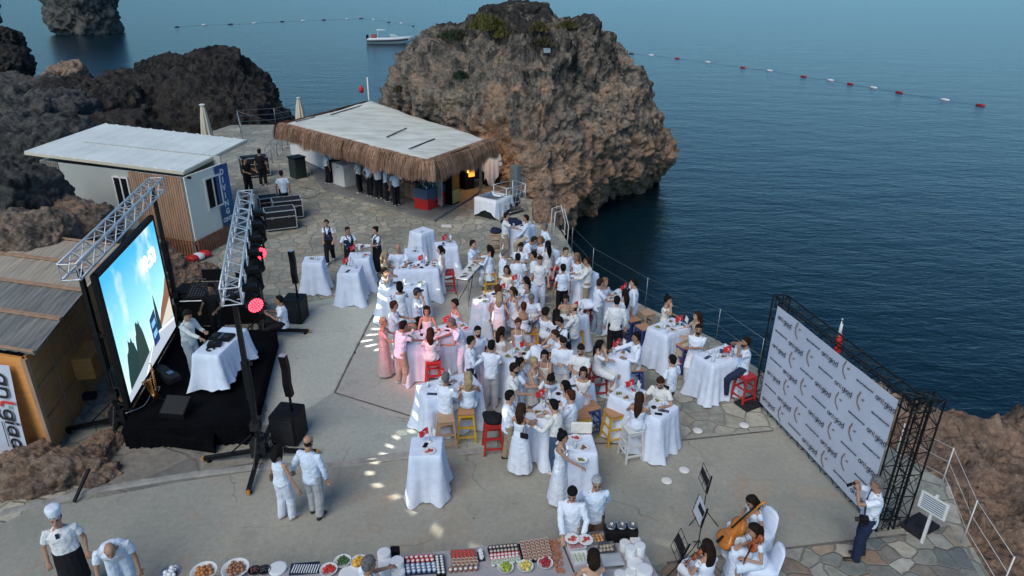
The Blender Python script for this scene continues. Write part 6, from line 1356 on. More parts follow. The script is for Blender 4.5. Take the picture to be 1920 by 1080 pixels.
# ---------------- the guests ----------------
p=person
D=dict
GU=[
# far right cluster
(950,404,0,D(pose='stand',arms='reach',bottom='sand',hair='dark',label='man in white tee and beige trousers standing left of the farthest table')),
(986,409,180,D(pose='sit',arms='lap',bottom='beige',sleeve='long',hair='dark',label='man in white shirt seated right of the farthest table')),
(1021,424,205,D(arms='pocket',hair='grey',label='grey-haired man in white shirt standing by the rope ladder')),
(1027,458,115,D(sex='f',outfit='dress',hair='black',hs='xlong',label='woman with very long straight black hair seen from behind near the ladder',cat='woman')),
(1002,450,-5,D(arms='table',lean=28,hair='brown',label='man with brown hair bending over the table near the ladder')),
(1013,449,225,D(sex='f',outfit='dress',hair='light',hs='mid',arms='table',label='woman with light brown hair behind the table near the ladder',cat='woman')),
(977,462,-85,D(arms='phone',beard=True,hair='dark',headpitch=25,label='bearded man looking down, behind the pale blue lit man')),
(971,482,95,D(hair='black',arms='down',label='man seen from behind with a pale blue lit tee')),
(1000,478,178,D(hair='black',bottom='grey',label='man in profile facing left behind the man in an all white suit')),
(1013,487,-82,D(outfit='shirt',arms='down',hair='dark',headpitch=20,label='man in all white clothes with hands low walking toward the viewer')),
(917,466,150,D(sex='f',outfit='dress',sleeve='long',hair='black',hs='long',arms='reach',label='woman with wavy black hair leaning over the folding table',cat='woman')),
(887,457,-20,D(pose='sit',hair='dark',arms='table',label='man seated at the far end of the folding table')),
(946,474,15,D(hair='grey',arms='down',label='grey-haired man in white tee left of the man with pale blue light on his back')),
(950,505,-105,D(sex='f',outfit='dress',top='cream',sleeve='cap',hair='brown',hs='long',arms='table',label='woman in a cream wrap blouse with long brown hair facing the viewer',cat='woman')),
(1061,471,-70,D(arms='wide',hair='brown',label='man in white tee with outstretched arm at the sea edge')),
(1056,502,95,D(sex='f',outfit='blouse',bottom='black',hair='black',hs='bun',label='woman in black trousers and white top seen from behind',cat='woman')),
(1101,489,172,D(outfit='shirt',top='ivory',sleeve='long',bottom='sand',hair='dark',arms='table',build=1.12,label='big man in cream shirt and beige trousers at the sea edge')),
(1081,481,215,D(sex='f',outfit='dress',hair='light',hs='long',label='woman with light hair behind the sea edge table',cat='woman')),
# middle cluster
(934,541,100,D(sex='f',outfit='dress',hair='reddish',hs='long',label='woman with dark red hair just behind the pale pink haired woman',cat='woman')),
(937,555,80,D(sex='f',outfit='shortskirt',top='white',sleeve='none',hair='blonde',hs='long',arms='hip',label='woman with pale pink blonde hair in a short white skirt',cat='woman')),
(961,546,-150,D(sex='f',outfit='dress',sleeve='none',hair='brown',hs='mid',arms='one',label='woman in a sleeveless white dress with chin length brown hair',cat='woman')),
(986,526,150,D(sex='f',pose='sit',outfit='topless_back',hair='black',hs='tail',label='woman with a black ponytail and a bare upper back',cat='woman')),
(996,559,-100,D(pose='sit',hair='grey',arms='table',lean=16,headpitch=25,label='man with short grey hair looking down at the small round table')),
(982,574,88,D(sex='f',pose='sit',outfit='topless_back',hair='reddish',hs='short',skin=2,label='bare-backed woman with short reddish hair',cat='woman')),
(1061,560,-95,D(sex='f',pose='sit',outfit='dress',top='beige',sleeve='none',hair='dark',hs='mid',arms='table',headpitch=15,label='woman in a beige top with a dark bob behind the small table',cat='woman')),
(1076,577,165,D(pose='sit',outfit='shirt',sleeve='long',hair='dark',hs='bald',arms='table',build=1.12,label='balding man in white shirt seated on the yellow stool')),
(1024,584,40,D(sex='f',pose='sit',outfit='dress',hair='dark',hs='curly',label='woman with dark curly hair left of the waiter with a round tray',cat='woman')),
(1043,587,80,D(sex='f',outfit='dress',hair='black',hs='long',label='woman with black hair seen from behind next to the waiter',cat='woman')),
(1048,602,200,D(outfit='waiter',hair='dark',lean=14,arms='serve',headpitch=20,label='waiter bending with a round tray in the middle of the crowd',cat='waiter')),
(972,606,-80,D(sex='f',outfit='dress',sleeve='none',hair='reddish',hs='bun',arms='lap',label='woman in a white tank dress with tied reddish hair facing the viewer',cat='woman')),
# centre left
(896,621,-70,D(hair='black',beard=True,label='bearded man in a white tee facing the viewer left of the crowd')),
(884,639,0,D(outfit='shirt',sleeve='long',bottom='navy',hair='black',arms='phone',label='man in long sleeved white shirt and navy trousers facing right')),
(941,621,35,D(sex='f',outfit='dress',sleeve='cap',hair='dark',hs='long',label='woman with long dark hair in a ruffled white blouse facing right',cat='woman')),
(922,647,75,D(bottom='lightgrey',hair='black',arms='phone',label='man in white tee and light grey trousers seen from behind')),
(965,690,-8,D(hair='dark',beard=True,arms='table',build=1.1,label='bearded stout man in white tee facing right at the flagged table')),
(976,680,5,D(hair='black',arms='table',label='younger man just behind the bearded stout man')),
(1002,679,-30,D(sex='f',outfit='dress',top='ivory',sleeve='none',hair='blonde',hs='bun',arms='table',label='blonde woman with a bun in an ivory sleeveless dress',cat='woman')),
(1021,666,-95,D(sex='f',outfit='dress',top='cream',sleeve='none',hair='black',hs='mid',arms='lap',label='black haired woman in cream sleeveless top facing the viewer',cat='woman')),
(989,637,140,D(outfit='shirt',hair='silver',lean=38,arms='table',label='silver-haired man bent over the middle table')),
(1056,641,-100,D(outfit='shirt',sleeve='long',hair='dark',arms='phone',build=1.15,headpitch=28,label='big man in a striped pale shirt looking at his hands')),
(1040,627,195,D(outfit='shirt',hair='brown',arms='table',lean=14,label='man with brown hair leaning left behind the striped shirt man')),
(1089,655,-110,D(outfit='shirt',hair='dark',beard=True,arms='phone',headpitch=22,label='bearded man in white shirt right of the striped shirt man')),
(1094,698,-100,D(sex='f',outfit='dress',top='ivory',sleeve='cap',hair='dark',hs='long',arms='cross',label='woman with long dark hair and folded arms facing the viewer',cat='woman')),
(1033,711,-90,D(sex='f',outfit='dress',hair='black',hs='mid',lean=30,arms='table',headpitch=25,label='black haired woman bending over the flagged table',cat='woman')),
(1059,723,178,D(sex='f',pose='sit',outfit='dress',hair='black',hs='xlong',label='woman with long black hair seated at the flagged table facing left',cat='woman')),
(1069,741,155,D(pose='sit',hair='reddish',arms='table',label='man with reddish brown hair seated on a yellow stool seen from behind')),
(1037,759,150,D(outfit='shirt',top='ivory',bottom='jeans',sleeve='long',hair='black',arms='table',lean=6,label='man in cream shirt and jeans leaning on the near end of the flagged table')),
(957,742,8,D(bottom='sand',hair='black',arms='table',shoes='dark',label='man in white tee and beige trousers at the left of the flagged table')),
(978,766,70,D(sex='f',outfit='longdress',sleeve='none',hair='brown',hs='long',arms='table',props=('shoulderbag',),label='woman in a long white dress with a black shoulder bag',cat='woman')),
(1056,819,-15,D(sex='f',outfit='longdress',sleeve='none',hair='black',hs='topbun',arms='serve',skin=1,near=True,label='woman in a long halter dress with a black topknot holding a plate',cat='woman')),
# pink group
(749,535,110,D(sex='f',outfit='dress',hair='black',hs='mid',arms='table',label='woman with black curls in white seen from behind at the left table',cat='woman')),
(783,548,5,D(bottom='black',hair='dark',arms='chin',props=('cap',),label='man in a dark cap holding his chin')),
(739,572,10,D(outfit='shirt',hair='reddish',arms='table',label='man in white shirt in pink light behind the woman in pink')),
(719,603,5,D(sex='f',outfit='longdress',top='pink',hair='blonde',hs='short',arms='table',label='woman in a long pink dress with short fair hair at the left end',cat='woman')),
(757,610,35,D(bottom='beige',hair='black',arms='reach',lean=8,label='man in white tee and beige trousers reaching across the pink lit table')),
(800,582,-80,D(sex='f',pose='sit',outfit='dress',sleeve='none',hair='dark',hs='long',arms='table',label='woman with long dark hair facing the viewer in red light',cat='woman')),
(852,569,-140,D(sex='f',pose='sit',outfit='dress',sleeve='none',hair='dark',hs='curly',arms='wide',label='woman with dark curly hair in pink light at the far side',cat='woman')),
(846,605,195,D(outfit='shirt',hair='grey',lean=18,arms='table',label='grey-haired man leaning left over the pink lit table')),
(807,623,92,D(sex='f',pose='sit',outfit='dress',hair='brown',hs='long',arms='table',label='woman in a ruffled white dress on the red stool seen from behind',cat='woman')),
(836,708,62,D(pose='sit',outfit='shirt',bottom='lightgrey',hair='grey',arms='reachl',label='man with shaved grey hair seated on the natural stool seen from behind')),
(878,706,90,D(sex='f',pose='sit',outfit='longdress',sleeve='none',hair='blonde',hs='long',arms='table',label='woman with long ash blonde hair in a long white dress',cat='woman')),
# waiters and far left guests
(612,418,-85,D(sex='f',pose='walk',outfit='waiter',hair='brown',hs='bun',arms='serve',h=1.6,label='waitress walking alone toward the tables',cat='waiter')),
(652,432,-55,D(outfit='waiter',hair='dark',arms='tray',h=1.66,label='waiter with a tray on the left of the waiting pair',cat='waiter')),
(703,431,-140,D(sex='f',outfit='waiter',hair='dark',hs='bun',arms='tray',h=1.66,label='waitress with a tray on the right of the waiting pair',cat='waiter')),
(746,465,-80,D(pose='sit',hair='grey',hs='bald',build=1.3,arms='table',label='heavy bald man in a white tee behind the long table')),
(722,478,20,D(sex='f',pose='sit',outfit='dress',top='beige',hair='blonde',hs='long',label='blonde woman in beige beside the heavy bald man',cat='woman')),
(722,509,-20,D(pose='sit',hair='brown',arms='face',label='man with hands near his face at the left corner table')),
(825,468,195,D(sex='f',outfit='blouse',sleeve='none',hair='black',hs='mid',arms='one',label='woman in a white jumpsuit with black hair standing by the red stool',cat='woman')),
# right side
(1126,530,15,D(bottom='lightjeans',hair='brown',arms='table',label='man in white tee and light jeans at the railing table')),
(1135,528,-60,D(sex='f',outfit='dress',hair='light',hs='mid',label='light haired woman hidden behind the man in light jeans',cat='woman')),
(1157,563,82,D(outfit='shirt',sleeve='long',bottom='black',hair='black',label='man in white shirt and black trousers seen from behind')),
(1172,549,110,D(sex='f',outfit='dress',hair='dark',hs='xlong',label='woman with long dark hair between the two standing men at the railing',cat='woman')),
(1188,530,172,D(outfit='shirt',sleeve='long',hair='black',label='man in an untucked white shirt standing at the sea railing')),
(1126,646,-8,D(sex='f',pose='sit',outfit='dress',hair='black',hs='xlong',arms='chin',label='woman with very long black hair on a red stool at the small table',cat='woman')),
(1193,632,188,D(pose='sit',outfit='shirt',sleeve='long',bottom='beige',hair='black',arms='reach',label='man in white shirt and beige trousers on a blue stool')),
(1253,562,-35,D(sex='f',pose='sit',outfit='dress',top='cream',sleeve='cap',hair='black',hs='topbun',arms='chin',label='woman with a black topknot and cream blouse at the railing table',cat='woman')),
(1307,592,190,D(sex='f',pose='sit',outfit='dress',top='beige',hair='brown',hs='xlong',arms='table',label='woman with long brown hair seated at the sea side of the railing table',cat='woman')),
(1310,617,-105,D(pose='sit',hair='dark',beard=True,arms='cross',label='bearded man in white tee with folded arms between the railing tables')),
(1398,641,182,D(pose='sit',bottom='navy',hair='dark',beard=True,arms='face',label='man in white tee and navy trousers on the red stool nearest the press wall')),
(1260,674,125,D(outfit='shirt',bottom='black',hair='black',props=('suspenders',),sex='m',h=1.66,label='waiter with black suspenders seen from behind',cat='waiter')),
(1238,717,-120,D(pose='sit',outfit='shirt',top='ivory',hair='brown',beard=True,arms='table',lean=12,headpitch=20,label='bearded man in ivory shirt leaning on the table near the floor lamps')),
(1199,745,72,D(sex='f',pose='sit',outfit='dress',sleeve='none',hair='brown',hs='xlong',arms='table',near=True,label='woman with long straight brown hair in a strap top on the white stool',cat='woman')),
# front
(1073,925,-98,D(outfit='shirt',sleeve='long',bottom='beige',hair='black',beard=True,arms='serve',near=True,headpitch=28,label='bearded man in white shirt holding two plates at the buffet')),
(1119,905,-88,D(outfit='shirt',sleeve='long',bottom='brown',hair='silver',arms='back',near=True,props=('glasses',),headpitch=15,label='silver-haired man with glasses and brown trousers at the buffet')),
(1113,1042,92,D(sex='f',outfit='dress',sleeve='none',hair='dark',hs='mid',arms='serve',near=True,label='woman with dark hair seen from behind at the bottom of the buffet',cat='woman')),
(522,846,58,D(sex='f',outfit='blouse',sleeve='none',hair='black',hs='mid',arms='holdr',near=True,props=('bag',),label='woman in long white with a brown handbag holding hands with a bald man',cat='woman')),
(578,828,75,D(outfit='shirt',sleeve='long',bottom='lightgrey',hair='brown',hs='bald',arms='hold',near=True,shoes='dark',h=1.80,label='bald man in white shirt holding a woman by the hand near the loudspeaker')),
(1644,906,165,D(outfit='tee',bottom='navy',hair='grey',arms='camera',near=True,shoes='dark',h=1.8,props=('camerabag','phone'),headpitch=8,label='man with a camera bag photographing with a phone at the press wall')),
(692,1056,40,D(outfit='shirt',hair='grey',arms='table',near=True,label='grey-haired man behind plate stacks at the bottom edge')),
(104,973,-62,D(outfit='chef',hair='dark',arms='down',near=True,h=1.72,build=1.1,label='chef with a tall white hat and long black apron',cat='chef')),
(206,1032,-60,D(outfit='tee',hair='grey',hs='bald',lean=42,arms='bend',near=True,build=1.15,shoes='dark',label='bald man in white tee bending forward next to the chef')),
# staff at the back
(395,540,-90,D(top='black',bottom='black',outfit='tee',hair='black',hs='short',arms='table',skin=3,label='technician in a black tee behind the mixing desk')),
(527,325,110,D(pose='walk',bottom='black',outfit='tee',hair='dark',label='man in white tee and black trousers walking away past the flight cases')),
(486,284,95,D(top='black',bottom='black',outfit='tee',hair='black',label='man in black standing behind the cabin banner')),
(459,300,-30,D(top='black',bottom='black',outfit='tee',hair='black',arms='table',skin=2,label='man in black half hidden behind the blue diving banner')),
]
for x,y,f,k in GU:person(x,y,f,skin=k.pop('skin',random.Random(x*y).choice((0,1,1,2))),**k)
for i,(x,y,f,l) in enumerate([(675,362,170,'leftmost'),(695,368,60,'second from the left'),(711,372,100,'third from the left'),(727,378,20,'fourth from the left'),(744,386,120,'rightmost'),(616,345,30,'lone')]):
    g=G(x,y,.1);person(x,y,f,outfit='staff',hair=('dark','black','brown')[i%3],arms=('phone','back','table','down','hip','down')[i],z0=.1,at=(g.x,g.y),h=1.68,skin=i%3,label=('%s bar worker in white top and black trousers under the straw fringe'%l) if i<5 else 'lone bar worker in black trousers left of the white fridge',cat='bar worker')
person(523,562,200,pose='sit',outfit='tee',hair='black',arms='lap',bottom='black',skin=2,seat=.45,label='technician in white tee crouching by the far loudspeaker')
person(352,590,-20,outfit='shirt',top='ivory',sleeve='long',bottom='lightgrey',hair='dark',arms='reach',z0=.45,near=True,headpitch=22,lean=8,label='dj in a cream sweater playing at the cloth covered console')
# held trays and plates
def heldthing(person_label,kind,label,off=(0,0,0),cat='tray',both=False):
    for o in list(COL.objects):
        if not o.parent and o.get('label')==person_label:
            w=WR[o.name];q=(w[0]+w[1])/2 if both else w[1];fr=o.rotation_euler.z;d=Matrix.Rotation(fr,3,'Z')@Vector(off)
            P=q+d
            if kind=='tray':
                t=empty('tray',P,0,label,cat);MB().lathe((0,0,0),[(.005,.0),(.17,.0),(.185,.018),(.178,.018),(.165,.008),(.005,.008)],26).build('tray_plate',M_plate,t,True);MB().lathe((0,0,0),[(.186,.010),(.19,.022),(.184,.024)],26,cap=False).build('tray_rim',M_dark,t,True)
            else:
                t=mk_plate(kind);t.location=P;tag(t,label,'plate')
heldthing('waiter bending with a round tray in the middle of the crowd','tray','round tray with leftovers held by the waiter in the crowd',(.0,.2,.04))
heldthing('waiter with a tray on the left of the waiting pair','tray','round white tray of the waiter on the left of the pair',(.0,.16,.03))
heldthing('waitress with a tray on the right of the waiting pair','tray','round white tray of the waitress on the right of the pair',(.0,.16,.03))
heldthing('bearded man in white shirt holding two plates at the buffet',2,'plate with a watermelon slice in the bearded man\'s near hand',(-.05,.12,.04));heldthing('bearded man in white shirt holding two plates at the buffet',5,'second plate with watermelon slightly right of the first',(.17,.14,.05))
heldthing('woman in a long halter dress with a black topknot holding a plate',1,'plate of green and yellow food held by the woman in the halter dress',(.05,.12,.05))
# ---------------- stage gear ----------------
cloth_table('DJ',(360,664),(408,668),(427,613),'console table under a big draped white sheet on the stage',33,z=1.40,base=.45,flare=.20,ragged=.2)
c,u,v,L,w,_=TABS['DJ'];rzd=math.atan2(u.y,u.x)
t=empty('dj_console',c+v*.12-u*.02+ZV*.01,rzd,'black dj controller on the draped console table','controller');MB().box((0,0,.035),(.52,.34,.06)).build('body',M_black,t,bevel=.008)
for sx in(-1,1):MB().lathe((sx*.15,0,.066),[(.10,0),(.10,.012),(.02,.016)],20).build('jog_wheel',M_dark,t,True)
for k in range(5):MB().box((0,-.12+k*.05,.07),(.06,.02,.012)).build('slider',M_metal,t)
t=empty('turntable',c-v*.25+ZV*.01,rzd+.3,'small black player on the near part of the console table','player');MB().box((0,0,.04),(.3,.22,.07)).build('body',M_black,t,bevel=.01);MB().lathe((0,0,.076),[(.08,0),(.08,.01)],18).build('platter',M_dark,t)
o=MB().tube([(.08*math.cos(a),.08*math.sin(a),.02+.0*a) for a in [2*PI*q/14 for q in range(13)]],.018,6).build('headphones',M_black,smooth=True);o.location=c-v*.45+ZV*.01;tag(o,'black headphones on the corner of the console table','headphones')
t=empty('microphone_stand',G(404,632,.45),0,'microphone stand beside the console table','stand');MB().tube([(0,0,0),(0,0,1.35),(-.25,-.1,1.6)],.012,6).build('pole',M_black,t);MB().lathe((0,0,0),[(.15,0),(.15,.02),(.02,.03)],14).build('foot',M_black,t)
# mixing desk
P=G(425,598);md=empty('mixing_desk',P,.12,'long black mixing desk on road cases behind the stage','mixing desk')
MB().box((0,0,.40),(2.1,.8,.8)).build('road_case',M_black,md,bevel=.02);MB().rings([[Vector((x,y,z)) for x,y,z in((-.9,-.35,.84),(.9,-.35,.84),(.9,.35,1.0),(-.9,.35,1.0))],[Vector((x,y,z+.07)) for x,y,z in((-.9,-.35,.84),(.9,-.35,.84),(.9,.35,1.0),(-.9,.35,1.0))]]).build('mixer',M_dark,md)
kn_=MB()
for i in range(22):
    for j in range(6):kn_.box((-.82+i*.078,-.28+j*.1,.918+(.16*(.07+j*.1)/.7)),(.02,.03,.02))
kn_.build('faders',M_metal,md);MB().box((-.3,.42,1.25),(.6,.04,.36)).build('screen',M_black,md);MB().box((.55,.42,1.2),(.42,.04,.28)).build('screen',M_black,md)
MB().tube([(-1.05,-.42,.82),(1.05,-.42,.82)],.015,6).tube([(-1.05,.42,.82),(1.05,.42,.82)],.015,6).build('case_edge',M_alu,md)
P=G(372,590);t=empty('equipment_rack',P,.1,'black equipment rack between the screen tower and the mixing desk','rack');MB().box((0,0,.45),(.9,.7,.9)).build('case',M_black,t,bevel=.02)
for k in range(5):MB().box((0,-.355,.16+k*.15),(.78,.012,.12)).build('rack_unit',M_dark,t)
MB().tube([(-.4,-.1,.9),(-.4,-.1,1.25),(.45,-.1,1.2),(.45,-.1,.9)],.012,6).build('top_rail',M_metal,t)
def blob(name,px,z,d,rz,m,label,cat,bev=.02):
    o=MB().box((0,0,d[2]/2),d).build(name,m,bevel=bev);o.location=G(*px,z);o.rotation_euler=(0,0,rz);return tag(o,label,cat)
wm=empty('stage_monitor',G(332,775,.45),-.1,'black wedge monitor lying on the front of the stage','monitor');MB().rings([[Vector((x,-.2,z)) for x,z in((-.28,0),(.28,0),(.28,.12),(-.28,.12))],[Vector((x,.2,z)) for x,z in((-.28,0),(.28,0),(.28,.34),(-.28,.34))]]).build('cabinet',M_black,wm);MB().rings([[Vector((x,-.19,z)) for x,z in((-.25,.125),(.25,.125),(.25,.13),(-.25,.13))],[Vector((x,.18,z)) for x,z in((-.25,.325),(.25,.325),(.25,.33),(-.25,.33))]]).build('grille',M_dark,wm)
M_brass=mat('brass',(.75,.38,.14),.25,metal=.95)
sx_=empty('saxophone',G(296,752,.45),-.6,'brass saxophone standing on the stage floor','saxophone')
MB().tube([(0,0,.98),(.06,0,1.02),(.09,0,.95),(.08,0,.75),(.05,0,.35),(.02,0,.16),(-.05,-.02,.10),(-.12,-.03,.18),(-.15,-.04,.38),(-.19,-.05,.50)],[.008,.01,.013,.02,.032,.042,.048,.055,.075,.115],14,cap=False).build('body',M_brass,sx_,True)
kk=MB()
for k in range(9):kk.ball((.09,-.03,.35+.06*k),(.018,.012,.018),8,5)
kk.tube([(.1,-.02,.3),(.11,-.02,.85)],.006,5);kk.build('keys',M_brass,sx_,True);MB().tube([(0,0,0),(.02,0,.3)],.012,6).tube([(-.2,.15,0),(0,0,.1),(.2,.15,0)],.01,5).tube([(0,-.2,0),(0,0,.1)],.01,5).build('stand',M_black,sx_)
gb_=empty('guitar_bag',G(312,705,.45),.9,'dark instrument bag resting on the stage below the screen','bag');MB().rings([[Vector((x*w_,y,z_+.12*x*0)) for x,z_ in((-1,0),(1,0),(.8,.16),(-.8,.16))] for y,w_ in((-.5,.17),(-.3,.2),(0,.15),(.2,.18),(.45,.08),(.75,.06))]).build('bag',M_dark,gb_,bevel=.03);MB().box((.02,-.2,.17),(.12,.16,.01)).build('blue_patch',mat('blue_patch',(.12,.2,.35),.6),gb_)
def cable(pts,label,r=.012,m=None,cat='cable'):
    P=[G(*p,z) for p,z in pts];Q=[]
    for i in range(len(P)-1):
        for k in range(6):
            g=[P[max(0,i-1)],P[i],P[i+1],P[min(len(P)-1,i+2)]];Q.append(cr(*g,k/6))
    Q.append(P[-1]);return tag(MB().tube(Q,r,6).build('cable',m or M_black,smooth=True),label,cat)
cable([((478,600),.02),((470,625),.02),((485,640),.02),((500,632),.02),((490,622),.02),((476,634),.02),((500,648),.02),((515,640),.02)],'coiled black cable on the floor beside the far lighting tower')
cable([((470,560),.02),((478,580),.02),((462,600),.02),((475,618),.02)],'black cable running from the mixing desk to the tower')
cable([((500,380),.02),((540,365),.02),((575,372),.02),((600,360),.02),((560,350),.02)],'thin black cable loose on the flagstones behind the flight cases',.008)
cable([((235,775),.47),((270,760),.47),((285,735),.47),((300,725),.47),((290,745),.47)],'thin pale cable curling over the stage next to the saxophone',.006,M_alu)
cable([((515,830),.02),((505,845),.02),((490,835),.02),((480,850),.02),((505,822),.02)],'black cable loop under the near lighting tower')
for px,m,l in(((385,482),M_red,'red plastic bag beside the cabin steps'),((373,487),M_clothb,'white plastic bag between the two red bags'),((362,491),M_red,'red plastic bag nearest the lighting truss')):
    o=MB().ball((0,0,.13),(.24,.2,.14),10,7).build('plastic_bag',m,smooth=True);o.location=G(*px);tag(o,l,'bag')
# ---------------- music stands, chairs, strings ----------------
def music_stand(px,rz,label,sheet,h=1.15,tilt=.5):
    t=empty('music_stand',G(*px),rz,label,'music stand')
    MB().tube([(0,0,.15),(0,0,h)],.010,6).build('pole',M_black,t)
    for k in range(3):a=k*2.09+.4;MB().tube([(0,0,.35),(.12*math.cos(a),.12*math.sin(a),.18),(.32*math.cos(a),.32*math.sin(a),0)],.009,5).build('leg',M_black,t)
    M=Matrix.Rotation(-tilt,3,'X');o=Vector((0,0,h));T_=lambda x,y:o+M@Vector((x,0,y))
    d=MB()
    for x in(-.24,-.12,0,.12,.24):d.bar(T_(x,0),T_(x,.32),.008)
    for y in(0,.16,.32):d.bar(T_(-.24,y),T_(.24,y),.008)
    d.bar(T_(-.25,-.01)+M@Vector((0,-.03,0)),T_(.25,-.01)+M@Vector((0,-.03,0)),.03);d.build('desk',M_black,t)
    if sheet:
        s=MB();nn=M@Vector((0,-.012,0));s.add([T_(x,y)+nn for x,y in((-.23,.01),(.23,.01),(.23,.31),(-.23,.31))],[(0,1,2,3)]);s.build('sheet_music',M_plate,t)
        s=MB();nn=M@Vector((0,-.016,0));s.add([T_(x,y)+nn for x,y in((-.02,.02),(.12,.02),(.12,.24),(-.02,.24))],[(0,1,2,3)]);s.build('tablet',M_dark,t)
    else:
        s=MB();nn=M@Vector((0,-.012,0));s.add([T_(x,y)+nn for x,y in((-.11,.0),(.11,.0),(.11,.33),(-.11,.33))],[(0,1,2,3)]);s.build('folder',M_dark,t)
    return t
music_stand((1316,975),1.15,'black music stand with a dark folder farthest from the players',False,.85)
music_stand((1306,1040),1.1,'black music stand with white sheets in front of the violinists',True,.85)
music_stand((1274,1078),1.0,'bare black music stand at the lower left of the violinist with long hair',False,.5)
def covered_chair(P,rz,label):
    t=empty('covered_chair',P,rz,label,'chair')                      # sitter looks along +y
    n=28;rr=[]
    for z,k,b in((.02,1.12,.02),(.2,1.06,.012),(.42,1.0,0),(.46,.96,0)):rr.append([Vector((.24*k*max(-1,min(1,1.25*math.cos(a)))+b*math.sin(9*a),.24*k*max(-1,min(1,1.25*math.sin(a)))+b*math.cos(9*a),z)) for a in [2*PI*q/n for q in range(n)]])
    MB().rings(rr).build('seat_cover',M_cloth,t,True);rr=[]
    for z,w_,o in((.3,.24,-.22),(.5,.225,-.23),(.68,.21,-.26),(.80,.17,-.29),(.84,.08,-.30)):rr.append([Vector((w_*math.cos(a),o+.035*math.sin(a)-.06*abs(math.cos(a))**2*0,z)) for a in [2*PI*q/16 for q in range(16)]])
    MB().rings(rr).build('back_cover',M_cloth,t,True);return t
M_viol=mat('violin_varnish',(.30,.075,.02),.25,.3,9);M_cel=mat('cello_varnish',(.55,.19,.03),.22,.35,6)
def violin(O,dirv,upv,s,label,name='violin',m=None):
    "body from O along dirv; scroll at the end; s = body length"
    d=dirv.normalized();x,y=frame(d,upv);t=empty(name,O,0,label,name);m=m or M_viol
    pr=((0,.12),(.04,.24),(.12,.31),(.22,.325),(.34,.27),(.42,.185),(.5,.165),(.58,.18),(.66,.245),(.76,.265),(.86,.245),(.95,.17),(1,.07));th=.09
    rr=[]
    for q,w_ in pr:rr.append([d*(q*s)+x*(a*w_*s)+y*(b*th*s) for a,b in((-1,-.8),(-.6,-1.05),(.6,-1.05),(1,-.8),(1,.8),(.6,1.1),(-.6,1.1),(-1,.8))])
    MB().rings(rr).build('body',m,t,True)
    MB().tube([d*(s*.62)+y*(s*.14),d*(s*1.62)+y*(s*.10)],[(.035*s,.02*s),(.028*s,.02*s)],6).build('fingerboard',M_black,t);MB().tube([d*(s*.98)+y*(.03*s),d*(s*1.62)+y*(.03*s),d*(s*1.74),d*(s*1.78)-y*(.06*s)],[.035*s,.03*s,.035*s,.03*s],8).build('neck',m,t,True)
    MB().bar(d*(s*.38)+y*(.10*s)-x*.10*s,d*(s*.38)+y*(.10*s)+x*.10*s,.01*s,.13*s,up=y).build('bridge',M_slat,t);MB().tube([d*(s*.02)+y*(s*.13),d*(s*.28)+y*(s*.14)],[.045*s,.03*s],6).build('tailpiece',M_black,t)
    for k in(-1,1):MB().tube([d*(s*1.66)+x*k*.09*s,d*(s*1.66)-x*k*.02*s],.012*s,5).build('peg',M_black,t)
    if name=='cello':MB().tube([Vector((0,0,0)),d*(-.25*s)],.006,5).build('endpin',M_metal,t)
    return t
def bow(a,b,label):
    t=empty('bow',a,0,label,'bow');MB().tube([Vector((0,0,0)),(b-a)],.005,5).build('stick',M_black,t);MB().tube([Vector((0,0,-.025)),(b-a)+Vector((0,0,-.015))],.0025,4).build('hair_ribbon',M_plate,t);return t
MU=[(1409,940,200,'cello','cellist in a long white dress with loose dark hair bent over an orange cello'),(1413,993,178,'violin','violinist in a ruffled white dress with dark ponytail facing left'),(1326,1024,112,'violin2','violinist with long straight dark hair seen from behind')]
AT=dict(cello=((.34,.40,.80),(-.16,.22,1.22)),violin=((.16,.40,1.06),(-.26,.50,1.10)),violin2=((.22,.34,1.02),(-.30,.46,1.10)))
for x,y,f,k,l in MU:
    g=person(x,y,f,sex='f',pose='sit',seat=.46,outfit='longdress',sleeve='cap',hair='dark',hs={'cello':'long','violin':'tail','violin2':'xlong'}[k],arms_t=AT[k],lean=14 if k!='violin2' else 4,headpitch=18 if k=='cello' else 6,near=True,label=l,cat='musician',skin=1)
    fr=g.rotation_euler.z;b=g.location.copy();Rz=Matrix.Rotation(fr,3,'Z')
    covered_chair(b+Rz@Vector((0,-.03,0)),fr,{'cello':'white covered chair under the cellist','violin':'white covered chair with a high back under the ponytailed violinist','violin2':'white covered chair at the bottom edge under the violinist with straight hair'}[k])
    W0,W1=WR[g.name];sc=g.scale.x
    if k=='cello':
        O=b+Rz@Vector((.05,.66,.30));top=b+Rz@Vector((-.10,.14,1.08));violin(O,top-O,(Rz@Vector((.25,1,.5))),.64,'orange cello leaning on the cellist','cello',M_cel)
        bow(W0+Vector((0,0,0)),W0+Rz@Vector((-.62,.22,.02)),'thin bow in the cellist hand')
    else:
        ch=b+Rz@Vector((-.04,.10,1.13 if k=='violin' else 1.16));violin(ch,(W1-ch)+Vector((0,0,.02)),Vector((0,0,1)),.34,'reddish violin held by the '+('ponytailed violinist' if k=='violin' else 'violinist with straight hair'))
        bow(W0,ch.lerp(W1,.45)+Vector((0,0,.05))+(ch.lerp(W1,.45)-W0)*.45,'violin bow of the '+('ponytailed violinist' if k=='violin' else 'violinist with straight hair'))
